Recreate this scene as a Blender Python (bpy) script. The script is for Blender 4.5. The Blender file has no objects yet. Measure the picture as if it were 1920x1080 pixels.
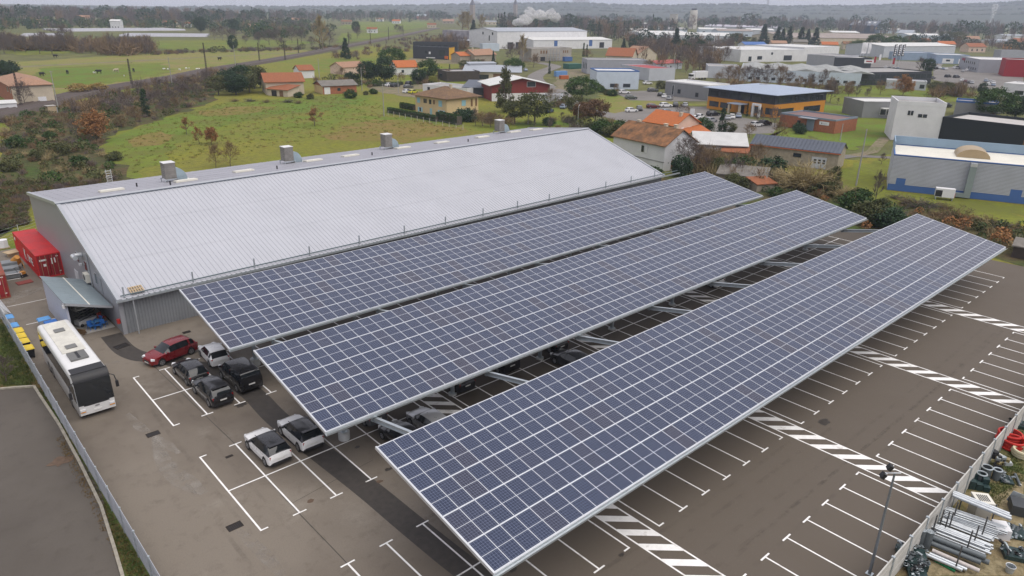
import bpy, bmesh, math, random
from mathutils import Vector, Matrix
R_ = math.radians
scene = bpy.context.scene

# ------------------------------------------------------------------ camera
cam_data = bpy.data.cameras.new('camera')
cam = bpy.data.objects.new('camera', cam_data)
scene.collection.objects.link(cam)
cam_data.sensor_width = 36.0
cam_data.lens = 1338.95 / 1920 * 36
cam_data.clip_start = 0.5
cam_data.clip_end = 20000
YAW, PITCH, ROLL = R_(47.5164), R_(21.2601), R_(1.0556)
fwd = Vector((math.cos(YAW) * math.cos(PITCH), math.sin(YAW) * math.cos(PITCH), -math.sin(PITCH)))
rgt = Vector((math.sin(YAW), -math.cos(YAW), 0))
upv = rgt.cross(fwd)
rgt, upv = (math.cos(ROLL) * rgt + math.sin(ROLL) * upv), (-math.sin(ROLL) * rgt + math.cos(ROLL) * upv)
m = Matrix((rgt, upv, -fwd)).transposed().to_4x4()
m.translation = Vector((-12.4386, -60.4376, 29.3548))
cam.matrix_world = m
scene.camera = cam

# ------------------------------------------------------------------ world: even overcast sky
SUN_EL, SUN_AZ = R_(64), R_(-75)          # direction towards the sun: azimuth measured from +X, anticlockwise
world = bpy.data.worlds.new('World'); scene.world = world; world.use_nodes = True
nt = world.node_tree; nt.nodes.clear()
out = nt.nodes.new('ShaderNodeOutputWorld'); bg = nt.nodes.new('ShaderNodeBackground')
sky = nt.nodes.new('ShaderNodeTexSky'); sky.sky_type = 'NISHITA'; sky.sun_disc = False
sky.sun_elevation = SUN_EL; sky.sun_rotation = math.pi / 2 - SUN_AZ
sky.dust_density = 4.0; sky.air_density = 1.0; sky.ozone_density = 1.0
mixn = nt.nodes.new('ShaderNodeMix'); mixn.data_type = 'RGBA'
mixn.inputs[0].default_value = 0.82
mixn.inputs[7].default_value = (8.2, 8.05, 8.9, 1)     # cloud deck
nt.links.new(sky.outputs[0], mixn.inputs[6]); nt.links.new(mixn.outputs[2], bg.inputs[0])
bg.inputs[1].default_value = 0.057
nt.links.new(bg.outputs[0], out.inputs[0])

# ------------------------------------------------------------------ sun behind the clouds
sd = bpy.data.lights.new('sun', 'SUN'); sd.energy = 1.5; sd.angle = R_(75); sd.color = (1.0, 0.95, 0.88)
sun = bpy.data.objects.new('sun', sd); scene.collection.objects.link(sun)
sdir = Vector((math.cos(SUN_AZ) * math.cos(SUN_EL), math.sin(SUN_AZ) * math.cos(SUN_EL), math.sin(SUN_EL)))
sun.rotation_euler = (-sdir).to_track_quat('-Z', 'Y').to_euler()

# ------------------------------------------------------------------ exposure
vs = scene.view_settings
scene.display_settings.display_device = 'sRGB'
vs.view_transform = 'Standard'; vs.look = 'None'; vs.gamma = 1.0; vs.exposure = 0.70; vs.use_curve_mapping = False
scene.cycles.max_bounces = 6; scene.cycles.diffuse_bounces = 1; scene.cycles.glossy_bounces = 3
scene.cycles.transmission_bounces = 3; scene.cycles.volume_bounces = 1; scene.cycles.transparent_max_bounces = 6
scene.cycles.caustics_reflective = False; scene.cycles.caustics_refractive = False
scene.cycles.use_denoising = True

# ------------------------------------------------------------------ helpers
COL = scene.collection
def link(o):
    COL.objects.link(o); return o
MATS = {}
def mat(name, col, rough=0.6, metal=0.0, var=0.1, scale=1.5, bump=0.0, bscale=None, spec=0.5, col2=None, thr=(0.4, 0.62), coat=0.0, stripes=None, detail=4):
    """Principled material; colour varies with noise, optional second colour in blotches, optional bump and fine stripes."""
    if name in MATS: return MATS[name]
    mt = bpy.data.materials.new(name); mt.use_nodes = True
    n = mt.node_tree.nodes; l = mt.node_tree.links
    b = n['Principled BSDF']
    b.inputs['Roughness'].default_value = rough; b.inputs['Metallic'].default_value = metal
    b.inputs['Specular IOR Level'].default_value = spec
    b.inputs['Coat Weight'].default_value = coat
    geo = n.new('ShaderNodeNewGeometry')
    def noise(s, d=4, r=0.55):
        t = n.new('ShaderNodeTexNoise'); t.inputs['Scale'].default_value = s; t.inputs['Detail'].default_value = d; t.inputs['Roughness'].default_value = r
        l.new(geo.outputs['Position'], t.inputs['Vector']); return t
    a = noise(scale, detail)
    ramp = n.new('ShaderNodeMapRange'); ramp.inputs[1].default_value = 0.3; ramp.inputs[2].default_value = 0.7
    l.new(a.outputs['Fac'], ramp.inputs[0])
    mx = n.new('ShaderNodeMix'); mx.data_type = 'RGBA'
    mx.inputs[6].default_value = tuple(c * (1 - var) for c in col) + (1,)
    mx.inputs[7].default_value = tuple(min(1, c * (1 + var)) for c in col) + (1,)
    l.new(ramp.outputs[0], mx.inputs[0])
    cur = mx.outputs[2]
    if col2:
        a2 = noise(scale * 0.37, 6, 0.65)
        r2 = n.new('ShaderNodeMapRange'); r2.inputs[1].default_value = thr[0]; r2.inputs[2].default_value = thr[1]
        l.new(a2.outputs['Fac'], r2.inputs[0])
        m2 = n.new('ShaderNodeMix'); m2.data_type = 'RGBA'
        l.new(r2.outputs[0], m2.inputs[0]); l.new(cur, m2.inputs[6]); m2.inputs[7].default_value = tuple(col2) + (1,)
        cur = m2.outputs[2]
    if bump:
        t = noise(bscale or scale * 8, 3)
        bp = n.new('ShaderNodeBump'); bp.inputs['Strength'].default_value = bump; bp.inputs['Distance'].default_value = 0.05
        l.new(t.outputs['Fac'], bp.inputs['Height']); l.new(bp.outputs[0], b.inputs['Normal'])
    l.new(cur, b.inputs['Base Color'])
    rr = n.new('ShaderNodeMapRange'); rr.inputs[3].default_value = max(0.02, rough * 0.85); rr.inputs[4].default_value = min(1, rough * 1.15)
    l.new(a.outputs['Fac'], rr.inputs[0]); l.new(rr.outputs[0], b.inputs['Roughness'])
    MATS[name] = mt
    return mt

class MB:
    """collects vertices and faces; build() links them as one mesh object"""
    def __init__(s): s.v = []; s.f = []; s.m = []
    def add(s, vs, fs, mi=0):
        o = len(s.v); s.v += [tuple(p) for p in vs]; s.f += [tuple(i + o for i in f) for f in fs]; s.m += [mi] * len(fs); return s
    def bx(s, x0, x1, y0, y1, z0, z1, mi=0):
        return s.add([(x0, y0, z0), (x1, y0, z0), (x1, y1, z0), (x0, y1, z0), (x0, y0, z1), (x1, y0, z1), (x1, y1, z1), (x0, y1, z1)],
                     [(0, 3, 2, 1), (4, 5, 6, 7), (0, 1, 5, 4), (1, 2, 6, 5), (2, 3, 7, 6), (3, 0, 4, 7)], mi)
    def rbox(s, c, d, rz=0, mi=0, rx=0, ry=0):
        M = Matrix.Rotation(rz, 3, 'Z') @ Matrix.Rotation(ry, 3, 'Y') @ Matrix.Rotation(rx, 3, 'X')
        vs = [Vector(c) + M @ Vector((sx * d[0] / 2, sy * d[1] / 2, sz * d[2] / 2)) for sz in (-1, 1) for sx, sy in ((-1, -1), (1, -1), (1, 1), (-1, 1))]
        return s.add(vs, [(0, 3, 2, 1), (4, 5, 6, 7), (0, 1, 5, 4), (1, 2, 6, 5), (2, 3, 7, 6), (3, 0, 4, 7)], mi)
    def quad(s, a, b, c, d, mi=0): return s.add([a, b, c, d], [(0, 1, 2, 3)], mi)
    def poly(s, pts, mi=0): return s.add(pts, [tuple(range(len(pts)))], mi)
    def tube(s, p, q, r, n=8, r2=None, cap=True, mi=0):
        p, q = Vector(p), Vector(q); r2 = r if r2 is None else r2
        d = (q - p)
        if d.length < 1e-6: return s
        d.normalize(); a = d.orthogonal().normalized(); b = d.cross(a)
        vs = [p + (a * math.cos(2 * math.pi * i / n) + b * math.sin(2 * math.pi * i / n)) * r for i in range(n)]
        vs += [q + (a * math.cos(2 * math.pi * i / n) + b * math.sin(2 * math.pi * i / n)) * r2 for i in range(n)]
        fs = [(i, (i + 1) % n, n + (i + 1) % n, n + i) for i in range(n)]
        if cap: fs += [tuple(range(n - 1, -1, -1)), tuple(range(n, 2 * n))]
        return s.add(vs, fs, mi)
    def path(s, pts, r, n=6, mi=0):
        for p, q in zip(pts, pts[1:]): s.tube(p, q, r, n, mi=mi)
        return s
    def torus(s, c, R, r, nR=20, nr=6, mi=0, sq=1.0, ax='z'):
        vs = []; fs = []
        for i in range(nR):
            a = 2 * math.pi * i / nR
            for j in range(nr):
                b = 2 * math.pi * j / nr
                x, y, z = (R + r * math.cos(b)) * math.cos(a), (R + r * math.cos(b)) * math.sin(a) * sq, r * math.sin(b)
                if ax == 'y': x, y, z = x, z, y
                if ax == 'x': x, y, z = z, x, y
                vs.append((c[0] + x, c[1] + y, c[2] + z))
        for i in range(nR):
            for j in range(nr):
                fs.append((i * nr + j, ((i + 1) % nR) * nr + j, ((i + 1) % nR) * nr + (j + 1) % nr, i * nr + (j + 1) % nr))
        return s.add(vs, fs, mi)
    def prism(s, poly, z0, z1, mi=0):
        n = len(poly); vs = [(x, y, z0) for x, y in poly] + [(x, y, z1) for x, y in poly]
        return s.add(vs, [tuple(range(n - 1, -1, -1)), tuple(range(n, 2 * n))] + [(i, (i + 1) % n, n + (i + 1) % n, n + i) for i in range(n)], mi)
    def mesh(s, name, mats, smooth=None):
        me = bpy.data.meshes.new(name); me.from_pydata(s.v, [], s.f)
        if not isinstance(mats, (list, tuple)): mats = [mats]
        for x in mats: me.materials.append(x)
        if len(mats) > 1: me.polygons.foreach_set('material_index', s.m)
        if smooth is not None:
            me.polygons.foreach_set('use_smooth', [True] * len(me.polygons)); me.set_sharp_from_angle(angle=R_(smooth))
        me.update(); return me
    def build(s, name, mats, parent=None, loc=(0, 0, 0), rz=0, smooth=None):
        return obj(name, s.mesh(name, mats, smooth), parent, loc, rz)
def obj(name, me, parent=None, loc=(0, 0, 0), rz=0):
    o = bpy.data.objects.new(name, me); link(o); o.parent = parent; o.location = loc; o.rotation_euler = (0, 0, rz); return o
def tag(o, label, cat, group=None, kind=None):
    if label: o['label'] = label
    if cat: o['category'] = cat
    if group: o['group'] = group
    if kind: o['kind'] = kind
    return o
def thing(name, label, cat, loc=(0, 0, 0), rz=0, group=None):
    o = bpy.data.objects.new(name, None); link(o); o.empty_display_size = 0.3
    o.location = tuple(loc) + ((0,) if len(loc) == 2 else ()); o.rotation_euler = (0, 0, rz)
    return tag(o, label, cat, group)
def struct(name, mb, mats, parent=None, smooth=None):
    o = mb.build(name, mats, parent, smooth=smooth)
    if parent is None: o['kind'] = 'structure'
    return o
def stuff(o, label=None, cat=None):
    o['kind'] = 'stuff'
    return tag(o, label, cat)
def copy_tree(src, parent=None):
    c = src.copy(); link(c); c.parent = parent
    for ch in list(src.children): copy_tree(ch, c)
    return c
def text(name, s, size, m, parent, loc, rot, ext=0.004):
    """raised lettering as a mesh"""
    cu = bpy.data.curves.new(name, 'FONT'); cu.body = s; cu.size = size; cu.extrude = ext; cu.align_x = 'CENTER'; cu.align_y = 'CENTER'; cu.resolution_u = 3
    tmp = bpy.data.objects.new(name + '_curve', cu); link(tmp)
    bpy.context.view_layer.update()
    me = bpy.data.meshes.new_from_object(tmp.evaluated_get(bpy.context.evaluated_depsgraph_get()))
    bpy.data.objects.remove(tmp); bpy.data.curves.remove(cu); me.materials.clear(); me.materials.append(m)
    o = obj(name, me, parent, loc); o.rotation_euler = rot; return o
rnd = random.Random(7)
ORDN = ['%s from the left' % w for w in 'first second third fourth fifth sixth seventh eighth ninth tenth eleventh twelfth thirteenth fourteenth fifteenth sixteenth seventeenth eighteenth nineteenth twentieth twenty-first twenty-second twenty-third twenty-fourth twenty-fifth twenty-sixth twenty-seventh twenty-eighth twenty-ninth thirtieth thirty-first thirty-second thirty-third'.split()]
ORD = ORDN
def left_to_right(pts):
    """sort ground points as they stand from left to right in the view"""
    return sorted(pts, key=lambda p: -math.atan2(p[0][1] + 60.44, p[0][0] + 12.44))

# ------------------------------------------------------------------ shared materials
WHITE = mat('white_paint', (0.78, 0.78, 0.79), 0.45, var=0.04)
GALV = mat('galvanised_steel', (0.50, 0.55, 0.58), 0.38, 0.55, var=0.08, scale=4)
ALU = mat('aluminium', (0.72, 0.74, 0.76), 0.35, 0.6, var=0.05)
DARK = mat('dark_plastic', (0.018, 0.018, 0.02), 0.5, var=0.1)
RUBBER = mat('tyre_rubber', (0.02, 0.02, 0.02), 0.75)
GLASS = mat('dark_glass', (0.012, 0.015, 0.018), 0.06, spec=0.7, var=0.0)
PANE = mat('window_glass', (0.03, 0.04, 0.05), 0.08, spec=0.8, var=0.2, scale=0.4)
CONC = mat('concrete', (0.42, 0.40, 0.37), 0.85, var=0.15, scale=2.5, bump=0.1)

# ------------------------------------------------------------------ ground, lot, markings
def ground_mat(name, cols, scales=(0.012, 0.09, 0.9), rough=0.95, bump=0.5, bscale=6.0):
    """three noises at different sizes mix four colours: broad patches, tufts, fine speckle"""
    mt = bpy.data.materials.new(name); mt.use_nodes = True
    n = mt.node_tree.nodes; l = mt.node_tree.links; b = n['Principled BSDF']; b.inputs['Roughness'].default_value = rough
    b.inputs['Specular IOR Level'].default_value = 0.2
    geo = n.new('ShaderNodeNewGeometry'); cur = None
    for i, s in enumerate(scales):
        t = n.new('ShaderNodeTexNoise'); t.inputs['Scale'].default_value = s; t.inputs['Detail'].default_value = 6; t.inputs['Roughness'].default_value = 0.62
        l.new(geo.outputs['Position'], t.inputs['Vector'])
        r = n.new('ShaderNodeMapRange'); r.inputs[1].default_value = 0.42 if i < 2 else 0.46; r.inputs[2].default_value = 0.6
        l.new(t.outputs['Fac'], r.inputs[0])
        mx = n.new('ShaderNodeMix'); mx.data_type = 'RGBA'
        if cur is None: mx.inputs[6].default_value = tuple(cols[0]) + (1,)
        else: l.new(cur, mx.inputs[6])
        mx.inputs[7].default_value = tuple(cols[i + 1]) + (1,)
        if i == 2:
            k = n.new('ShaderNodeMath'); k.operation = 'MULTIPLY'; k.inputs[1].default_value = 0.55
            l.new(r.outputs[0], k.inputs[0]); l.new(k.outputs[0], mx.inputs[0])
        else: l.new(r.outputs[0], mx.inputs[0])
        cur = mx.outputs[2]
    l.new(cur, b.inputs['Base Color'])
    t = n.new('ShaderNodeTexNoise'); t.inputs['Scale'].default_value = bscale; t.inputs['Detail'].default_value = 4
    l.new(geo.outputs['Position'], t.inputs['Vector'])
    bp = n.new('ShaderNodeBump'); bp.inputs['Strength'].default_value = bump; bp.inputs['Distance'].default_value = 0.15
    l.new(t.outputs['Fac'], bp.inputs['Height']); l.new(bp.outputs[0], b.inputs['Normal'])
    MATS[name] = mt; return mt
GRASS = ground_mat('meadow_grass', [(0.135, 0.190, 0.022), (0.235, 0.210, 0.028), (0.190, 0.180, 0.036), (0.105, 0.118, 0.026)])
GREEN = ground_mat('lush_grass', [(0.105, 0.195, 0.022), (0.185, 0.205, 0.026), (0.135, 0.150, 0.026), (0.12, 0.125, 0.034)])
OLIVE = ground_mat('dry_pasture', [(0.215, 0.215, 0.045), (0.155, 0.205, 0.030), (0.235, 0.195, 0.075), (0.17, 0.15, 0.055)])
SCRUB = ground_mat('scrub_ground', [(0.082, 0.080, 0.032), (0.065, 0.105, 0.022), (0.110, 0.080, 0.040), (0.035, 0.032, 0.016)], scales=(0.03, 0.15, 1.1))
SOIL = ground_mat('bare_earth', [(0.24, 0.19, 0.13), (0.17, 0.14, 0.10), (0.12, 0.13, 0.05), (0.3, 0.25, 0.18)], scales=(0.05, 0.3, 1.6))
WOODFLOOR = ground_mat('far_fields', [(0.12, 0.14, 0.045), (0.10, 0.095, 0.045), (0.15, 0.15, 0.05), (0.08, 0.08, 0.035)], scales=(0.004, 0.02, 0.12))

def asphalt(name, base, stain, light, gran=0.25, newer_and_shade=False):
    mt = bpy.data.materials.new(name); mt.use_nodes = True
    n = mt.node_tree.nodes; l = mt.node_tree.links; b = n['Principled BSDF']
    geo = n.new('ShaderNodeNewGeometry')
    def noise(s, d, r=0.6):
        t = n.new('ShaderNodeTexNoise'); t.inputs['Scale'].default_value = s; t.inputs['Detail'].default_value = d; t.inputs['Roughness'].default_value = r
        l.new(geo.outputs['Position'], t.inputs['Vector']); return t.outputs['Fac']
    def mr(x, lo, hi):
        r = n.new('ShaderNodeMapRange'); r.inputs[1].default_value = lo; r.inputs[2].default_value = hi; l.new(x, r.inputs[0]); return r.outputs[0]
    def mix(f, a, c, k=1.0):
        mx = n.new('ShaderNodeMix'); mx.data_type = 'RGBA'
        if k != 1.0:
            mm = n.new('ShaderNodeMath'); mm.operation = 'MULTIPLY'; mm.inputs[1].default_value = k; l.new(f, mm.inputs[0]); f = mm.outputs[0]
        l.new(f, mx.inputs[0])
        if isinstance(a, tuple): mx.inputs[6].default_value = a + (1,)
        else: l.new(a, mx.inputs[6])
        mx.inputs[7].default_value = c + (1,); return mx.outputs[2]
    c = mix(mr(noise(0.055, 5, 0.6), 0.44, 0.66), base, stain, 0.85)
    c = mix(mr(noise(0.16, 6, 0.7), 0.56, 0.74), c, light, 0.45)
    c = mix(mr(noise(0.9, 6, 0.7), 0.53, 0.72), c, stain, 0.65)
    if newer_and_shade:                                          # the younger, darker surfacing on the far-right half of the lot, and painted carport shade
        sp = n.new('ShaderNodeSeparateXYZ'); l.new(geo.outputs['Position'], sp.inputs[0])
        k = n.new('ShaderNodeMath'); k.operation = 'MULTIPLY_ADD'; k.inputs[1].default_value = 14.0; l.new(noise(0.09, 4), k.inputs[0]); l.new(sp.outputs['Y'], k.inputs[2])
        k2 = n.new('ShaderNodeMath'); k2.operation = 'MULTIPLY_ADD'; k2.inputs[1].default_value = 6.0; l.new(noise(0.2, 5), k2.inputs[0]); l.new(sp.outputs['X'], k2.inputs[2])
        c = mix(mr(k2.outputs[0], 10.5, 16.0), c, (0.045, 0.037, 0.030), 0.70)  # shade beneath the carports, painted into the asphalt colour along x
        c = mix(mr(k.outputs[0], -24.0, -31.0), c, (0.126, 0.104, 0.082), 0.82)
    c = mix(mr(noise(14.0, 3, 0.8), 0.5, 0.75), c, tuple(x * 0.45 for x in base), gran * 2.2)
    c = mix(mr(noise(9.0, 2, 0.8), 0.62, 0.78), c, tuple(min(1, x * 1.7) for x in base), gran)
    l.new(c, b.inputs['Base Color'])
    r = n.new('ShaderNodeMapRange'); r.inputs[3].default_value = 0.6; r.inputs[4].default_value = 0.9; l.new(noise(0.3, 4), r.inputs[0]); l.new(r.outputs[0], b.inputs['Roughness'])
    bp = n.new('ShaderNodeBump'); bp.inputs['Strength'].default_value = 0.25; bp.inputs['Distance'].default_value = 0.02
    l.new(noise(22, 3), bp.inputs['Height']); l.new(bp.outputs[0], b.inputs['Normal'])
    b.inputs['Specular IOR Level'].default_value = 0.3
    MATS[name] = mt; return mt
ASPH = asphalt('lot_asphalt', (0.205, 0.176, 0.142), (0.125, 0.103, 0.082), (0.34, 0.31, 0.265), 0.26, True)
ASPH2 = asphalt('old_asphalt', (0.112, 0.098, 0.083), (0.075, 0.064, 0.054), (0.14, 0.123, 0.105), 0.15)
ROADM = asphalt('road_asphalt', (0.20, 0.185, 0.17), (0.15, 0.138, 0.125), (0.26, 0.24, 0.22), 0.1)
PATCH = mat('fresh_asphalt', (0.050, 0.043, 0.037), 0.7, var=0.25, scale=2.5, bump=0.2, bscale=20)
MARK = mat('marking_paint', (0.86, 0.85, 0.83), 0.6, var=0.08, scale=2.0, col2=(0.45, 0.42, 0.38), thr=(0.57, 0.72))
KERBM = mat('kerb_stone', (0.36, 0.33, 0.27), 0.9, var=0.2, scale=3)
IRON = mat('cast_iron', (0.035, 0.027, 0.022), 0.6, 0.4)

def rough_edge(pts, amp):
    q = random.Random(len(pts) * 7 + int(abs(pts[0][0]) * 10)); out = []
    for a, b in zip(pts, pts[1:] + pts[:1]):
        L = math.hypot(b[0] - a[0], b[1] - a[1]); n = max(1, min(14, int(L / (amp * 1.6))))
        for k in range(n): out.append((a[0] + (b[0] - a[0]) * k / n + (q.uniform(-amp, amp) if k else 0), a[1] + (b[1] - a[1]) * k / n + (q.uniform(-amp, amp) if k else 0)))
    return out
def sheet(name, pts, z, m, parent=None, rough=0.0):
    if rough: pts = rough_edge(pts, rough)
    mb = MB(); a = sum(p[0] * q[1] - q[0] * p[1] for p, q in zip(pts, pts[1:] + pts[:1]))
    if a < 0: pts = pts[::-1]
    mb.poly([(p[0], p[1], z) for p in pts])
    return struct(name, mb, m, parent)
def ribbon(name, pts, width, z, m, parent=None):
    mb = MB(); P = [Vector((p[0], p[1])) for p in pts]; Lf = []; Rt = []
    ws = width if isinstance(width, (list, tuple)) else [width] * len(P)
    for i, p in enumerate(P):
        d = (P[min(i + 1, len(P) - 1)] - P[max(i - 1, 0)]).normalized(); nn = Vector((-d.y, d.x)) * ws[i] / 2
        Lf.append(p + nn); Rt.append(p - nn)
    vs = [(p.x, p.y, z) for p in Lf] + [(p.x, p.y, z) for p in Rt]; n = len(P)
    mb.add(vs, [(n + i, n + i + 1, i + 1, i) for i in range(n - 1)])
    return struct(name, mb, m, parent)
def smooth_line(pts, k=6):
    """Catmull-Rom through the points"""
    P = [Vector((p[0], p[1])) for p in pts]; P = [2 * P[0] - P[1]] + P + [2 * P[-1] - P[-2]]; out = []
    for i in range(1, len(P) - 2):
        for j in range(k):
            t = j / k; a, b, c, d = P[i - 1], P[i], P[i + 1], P[i + 2]
            out.append(0.5 * ((2 * b) + (c - a) * t + (2 * a - 5 * b + 4 * c - d) * t * t + (3 * b - a - 3 * c + d) * t ** 3))
    out.append(P[-2]); return [(p.x, p.y) for p in out]

gm = MB(); gm.quad((-6000, -6000, -0.06), (9000, -6000, -0.06), (9000, 9000, -0.06), (-6000, 9000, -0.06))
struct('ground', gm, WOODFLOOR)
sheet('meadow', [(4.73, 95.05), (16.04, 171.09), (56.22, 228.6), (117.44, 290.82), (198.61, 367.34), (318.59, 475.25), (317.35, 398.98), (211.84, 187.02), (140.06, 66.54), (148.21, 4.89), (227.06, -7.6), (117.62, -34.94), (110, -70), (-60, -70), (-60, 40)], -0.03, GRASS)
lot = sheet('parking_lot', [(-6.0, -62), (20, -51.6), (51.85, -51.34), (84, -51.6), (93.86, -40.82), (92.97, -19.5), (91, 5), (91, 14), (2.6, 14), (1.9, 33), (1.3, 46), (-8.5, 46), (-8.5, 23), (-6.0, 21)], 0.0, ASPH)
sheet('side_road', [(-8.68, 4.97), (-6.51, 3.36), (-6.3, -2.03), (-6.19, -14.95), (-7.26, -23.5), (-9.11, -27.62), (-30, -62), (-45, -20)], -0.012, ASPH2)
# grass verge between the side road and the fence, and the small lawn above it
VERGE = ground_mat('verge_grass', [(0.10, 0.125, 0.035), (0.16, 0.105, 0.045), (0.06, 0.10, 0.022), (0.13, 0.085, 0.04)], scales=(0.12, 0.6, 3.0), bscale=9)
sheet('verge', [(-6.05, 21), (-6.05, -62), (-9.0, -62), (-9.0, 21)], -0.02, VERGE)
sheet('lawn', [(-6.12, 22.18), (-6.1, 21.5), (-6.1, 3.4), (-6.52, 3.72), (-8.65, 5.17), (-20, 15), (-20, 25)], -0.016, VERGE)
kerb_pts = [(-8.69, 4.87), (-7.58, 4.27), (-6.54, 3.62), (-6.48, 0.75), (-6.34, -3.99), (-6.39, -10.43), (-6.55, -16.39), (-7.0, -21.01), (-7.27, -23.54), (-7.66, -25.72)]
kroot = bpy.data.objects.new('kerb', None); link(kroot); kroot['kind'] = 'structure'
for i in range(len(kerb_pts) - 1):
    a, b = Vector(kerb_pts[i]), Vector(kerb_pts[i + 1]); nseg = max(1, int((b - a).length / 1.0))
    for k in range(nseg):
        p, q = a.lerp(b, k / nseg), a.lerp(b, (k + 0.985) / nseg); d = q - p
        MB().bx(0, d.length, -0.09, 0.09, -0.05, 0.12).build('kerb_stone', KERBM, kroot, (p.x, p.y, 0), math.atan2(d.y, d.x))

# painted bays
ZM = 0.006
LX = [0.0, 2.5, 5.05, 7.65, 10.3, 12.95, 15.58]
P6 = 17.905
groups = [LX] + [[18.48 + (g - 1) * P6 + 2.5 * i for i in range(7)] for g in (1, 2, 3, 4)]
def stripe(name, x0, x1, y0, y1, z=ZM):
    mb = MB(); mb.quad((x0, y0, z), (x1, y0, z), (x1, y1, z), (x0, y1, z)); return struct(name, mb, MARK, lot)
LW = 0.11
def bay_line(x, ya, yb, cap_a, cap_b, side=0):
    """a line along y with short end caps (T, or L at the ends of a row) as one painted mark"""
    mb = MB()
    if ya < yb: ya, yb = yb, ya
    mb.quad((x - LW / 2, yb, ZM), (x + LW / 2, yb, ZM), (x + LW / 2, ya, ZM), (x - LW / 2, ya, ZM))
    x0 = x - (0.45 if side <= 0 else LW / 2); x1 = x + (0.45 if side >= 0 else LW / 2)
    if cap_a: mb.quad((x0, ya, ZM), (x1, ya, ZM), (x1, ya + LW, ZM), (x0, ya + LW, ZM))
    if cap_b: mb.quad((x0, yb - LW, ZM), (x1, yb - LW, ZM), (x1, yb, ZM), (x0, yb, ZM))
    struct('bay_line', mb, MARK, lot)
for rows in ((0.0, -9.66), (-15.1, -24.9), (-30.84, -40.4)):
    for g, xs in enumerate(groups):
        for i, x in enumerate(xs):
            if rows[0] == 0.0 and g == 4 and i > 3: continue
            bay_line(x, rows[0], rows[1], True, True, 1 if i == 0 else (-1 if i == 6 else 0))
        ym = (rows[0] + rows[1]) / 2
        stripe('bay_centre_line', xs[0], xs[-1], ym - LW / 2, ym + LW / 2, ZM + 0.004)
for g, xs in enumerate(groups[1:4]):
    for i, x in enumerate(xs): bay_line(x, -46.2, -51.5, True, False, 1 if i == 0 else (-1 if i == 6 else 0))
for i, x in enumerate(groups[0][3:]): bay_line(x, -46.2, -51.5, True, False, -1 if i == 3 else 0)
for g in range(4):
    xa = groups[g][-1] + 0.62; xb = groups[g + 1][0] - 0.62
    for x in (xa, xb): stripe('hatch_edge_line', x - 0.06, x + 0.06, -51.5, -2.0)
    y = -2.9; w = xb - xa - 0.12
    while y > -50.4:
        mb = MB(); mb.quad((xa + 0.06, y, ZM), (xb - 0.06, y - w * 0.92, ZM), (xb - 0.06, y - w * 0.92 + 0.72, ZM), (xa + 0.06, y + 0.72, ZM))
        struct('hatch_stripe', mb, MARK, lot); y -= 1.67
stripe('yard_line', -4.6, -0.6, 18.0, 18.1); stripe('yard_line', -5.2, -1.2, 24.3, 24.38)
ribbon('asphalt_patch', smooth_line([(0.94, 10.35), (0.99, 6.28), (1.62, 3.93), (2.87, 2.46), (4.22, -0.3), (5.57, -2.86), (6.19, -5.89), (6.43, -9.35), (6.27, -13.78), (6.58, -19.9), (6.93, -25.7), (7.05, -29.82), (7.19, -33.46), (7.31, -36.24), (7.13, -39.11)], 5), 1.75, 0.004, PATCH, lot)
ribbon('asphalt_seam', [(1.94, 1.9), (2.48, -14.98), (2.43, -24.96), (2.48, -30.11), (2.45, -33.56)], 0.05, 0.003, PATCH, lot)
ribbon('asphalt_seam', [(2.45, -23.83), (4.63, -23.56), (8.94, -23.12)], 0.035, 0.003, PATCH, lot)
STAIN = mat('oil_stain', (0.045, 0.038, 0.032), 0.5, var=0.3, scale=4)
RUST = mat('rusty_patch', (0.11, 0.07, 0.045), 0.8, var=0.3, scale=4)
def blot(x, y, r, m, sq=0.7, name='oil_stain', seed=0):
    q = random.Random(seed); k = [1 + q.uniform(-0.3, 0.25) for _ in range(16)]
    sheet(name, [(x + r * k[i] * math.cos(i * math.pi / 8), y + r * sq * k[i] * math.sin(i * math.pi / 8)) for i in range(16)], 0.0052, m, lot)
for i, (p, r) in enumerate([((37.99, -41.49), 0.55), ((5.02, -10.01), 0.5), ((9.11, -24.74), 0.25), ((8.91, -21.03), 0.22), ((23.48, -39.07), 0.2), ((9.25, -37.28), 0.25), ((14.79, -40.53), 0.2)]):
    blot(p[0], p[1], r, STAIN, seed=i)
for i, (p, r) in enumerate([((-7.28, -9.34), 0.8), ((3.56, -24.37), 0.25), ((7.94, -25.52), 0.25), ((18.92, -37.0), 0.3)]): blot(p[0], p[1], r, RUST, name='rust_stain', seed=40 + i)
PALE = mat('mineral_runoff', (0.36, 0.33, 0.29), 0.9, var=0.12, scale=1.5)
def streaky(mt, lo, hi, top):
    n = mt.node_tree.nodes; l = mt.node_tree.links; b = n['Principled BSDF']; geo = n.new('ShaderNodeNewGeometry'); t = n.new('ShaderNodeTexNoise'); t.inputs['Scale'].default_value = 0.8; t.inputs['Detail'].default_value = 8; t.inputs['Roughness'].default_value = .7
    l.new(geo.outputs['Position'], t.inputs['Vector']); r = n.new('ShaderNodeMapRange'); r.inputs[1].default_value = lo; r.inputs[2].default_value = hi; r.inputs[4].default_value = top; l.new(t.outputs['Fac'], r.inputs[0]); l.new(r.outputs[0], b.inputs['Alpha'])
streaky(PALE, .40, .66, .6)
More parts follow.
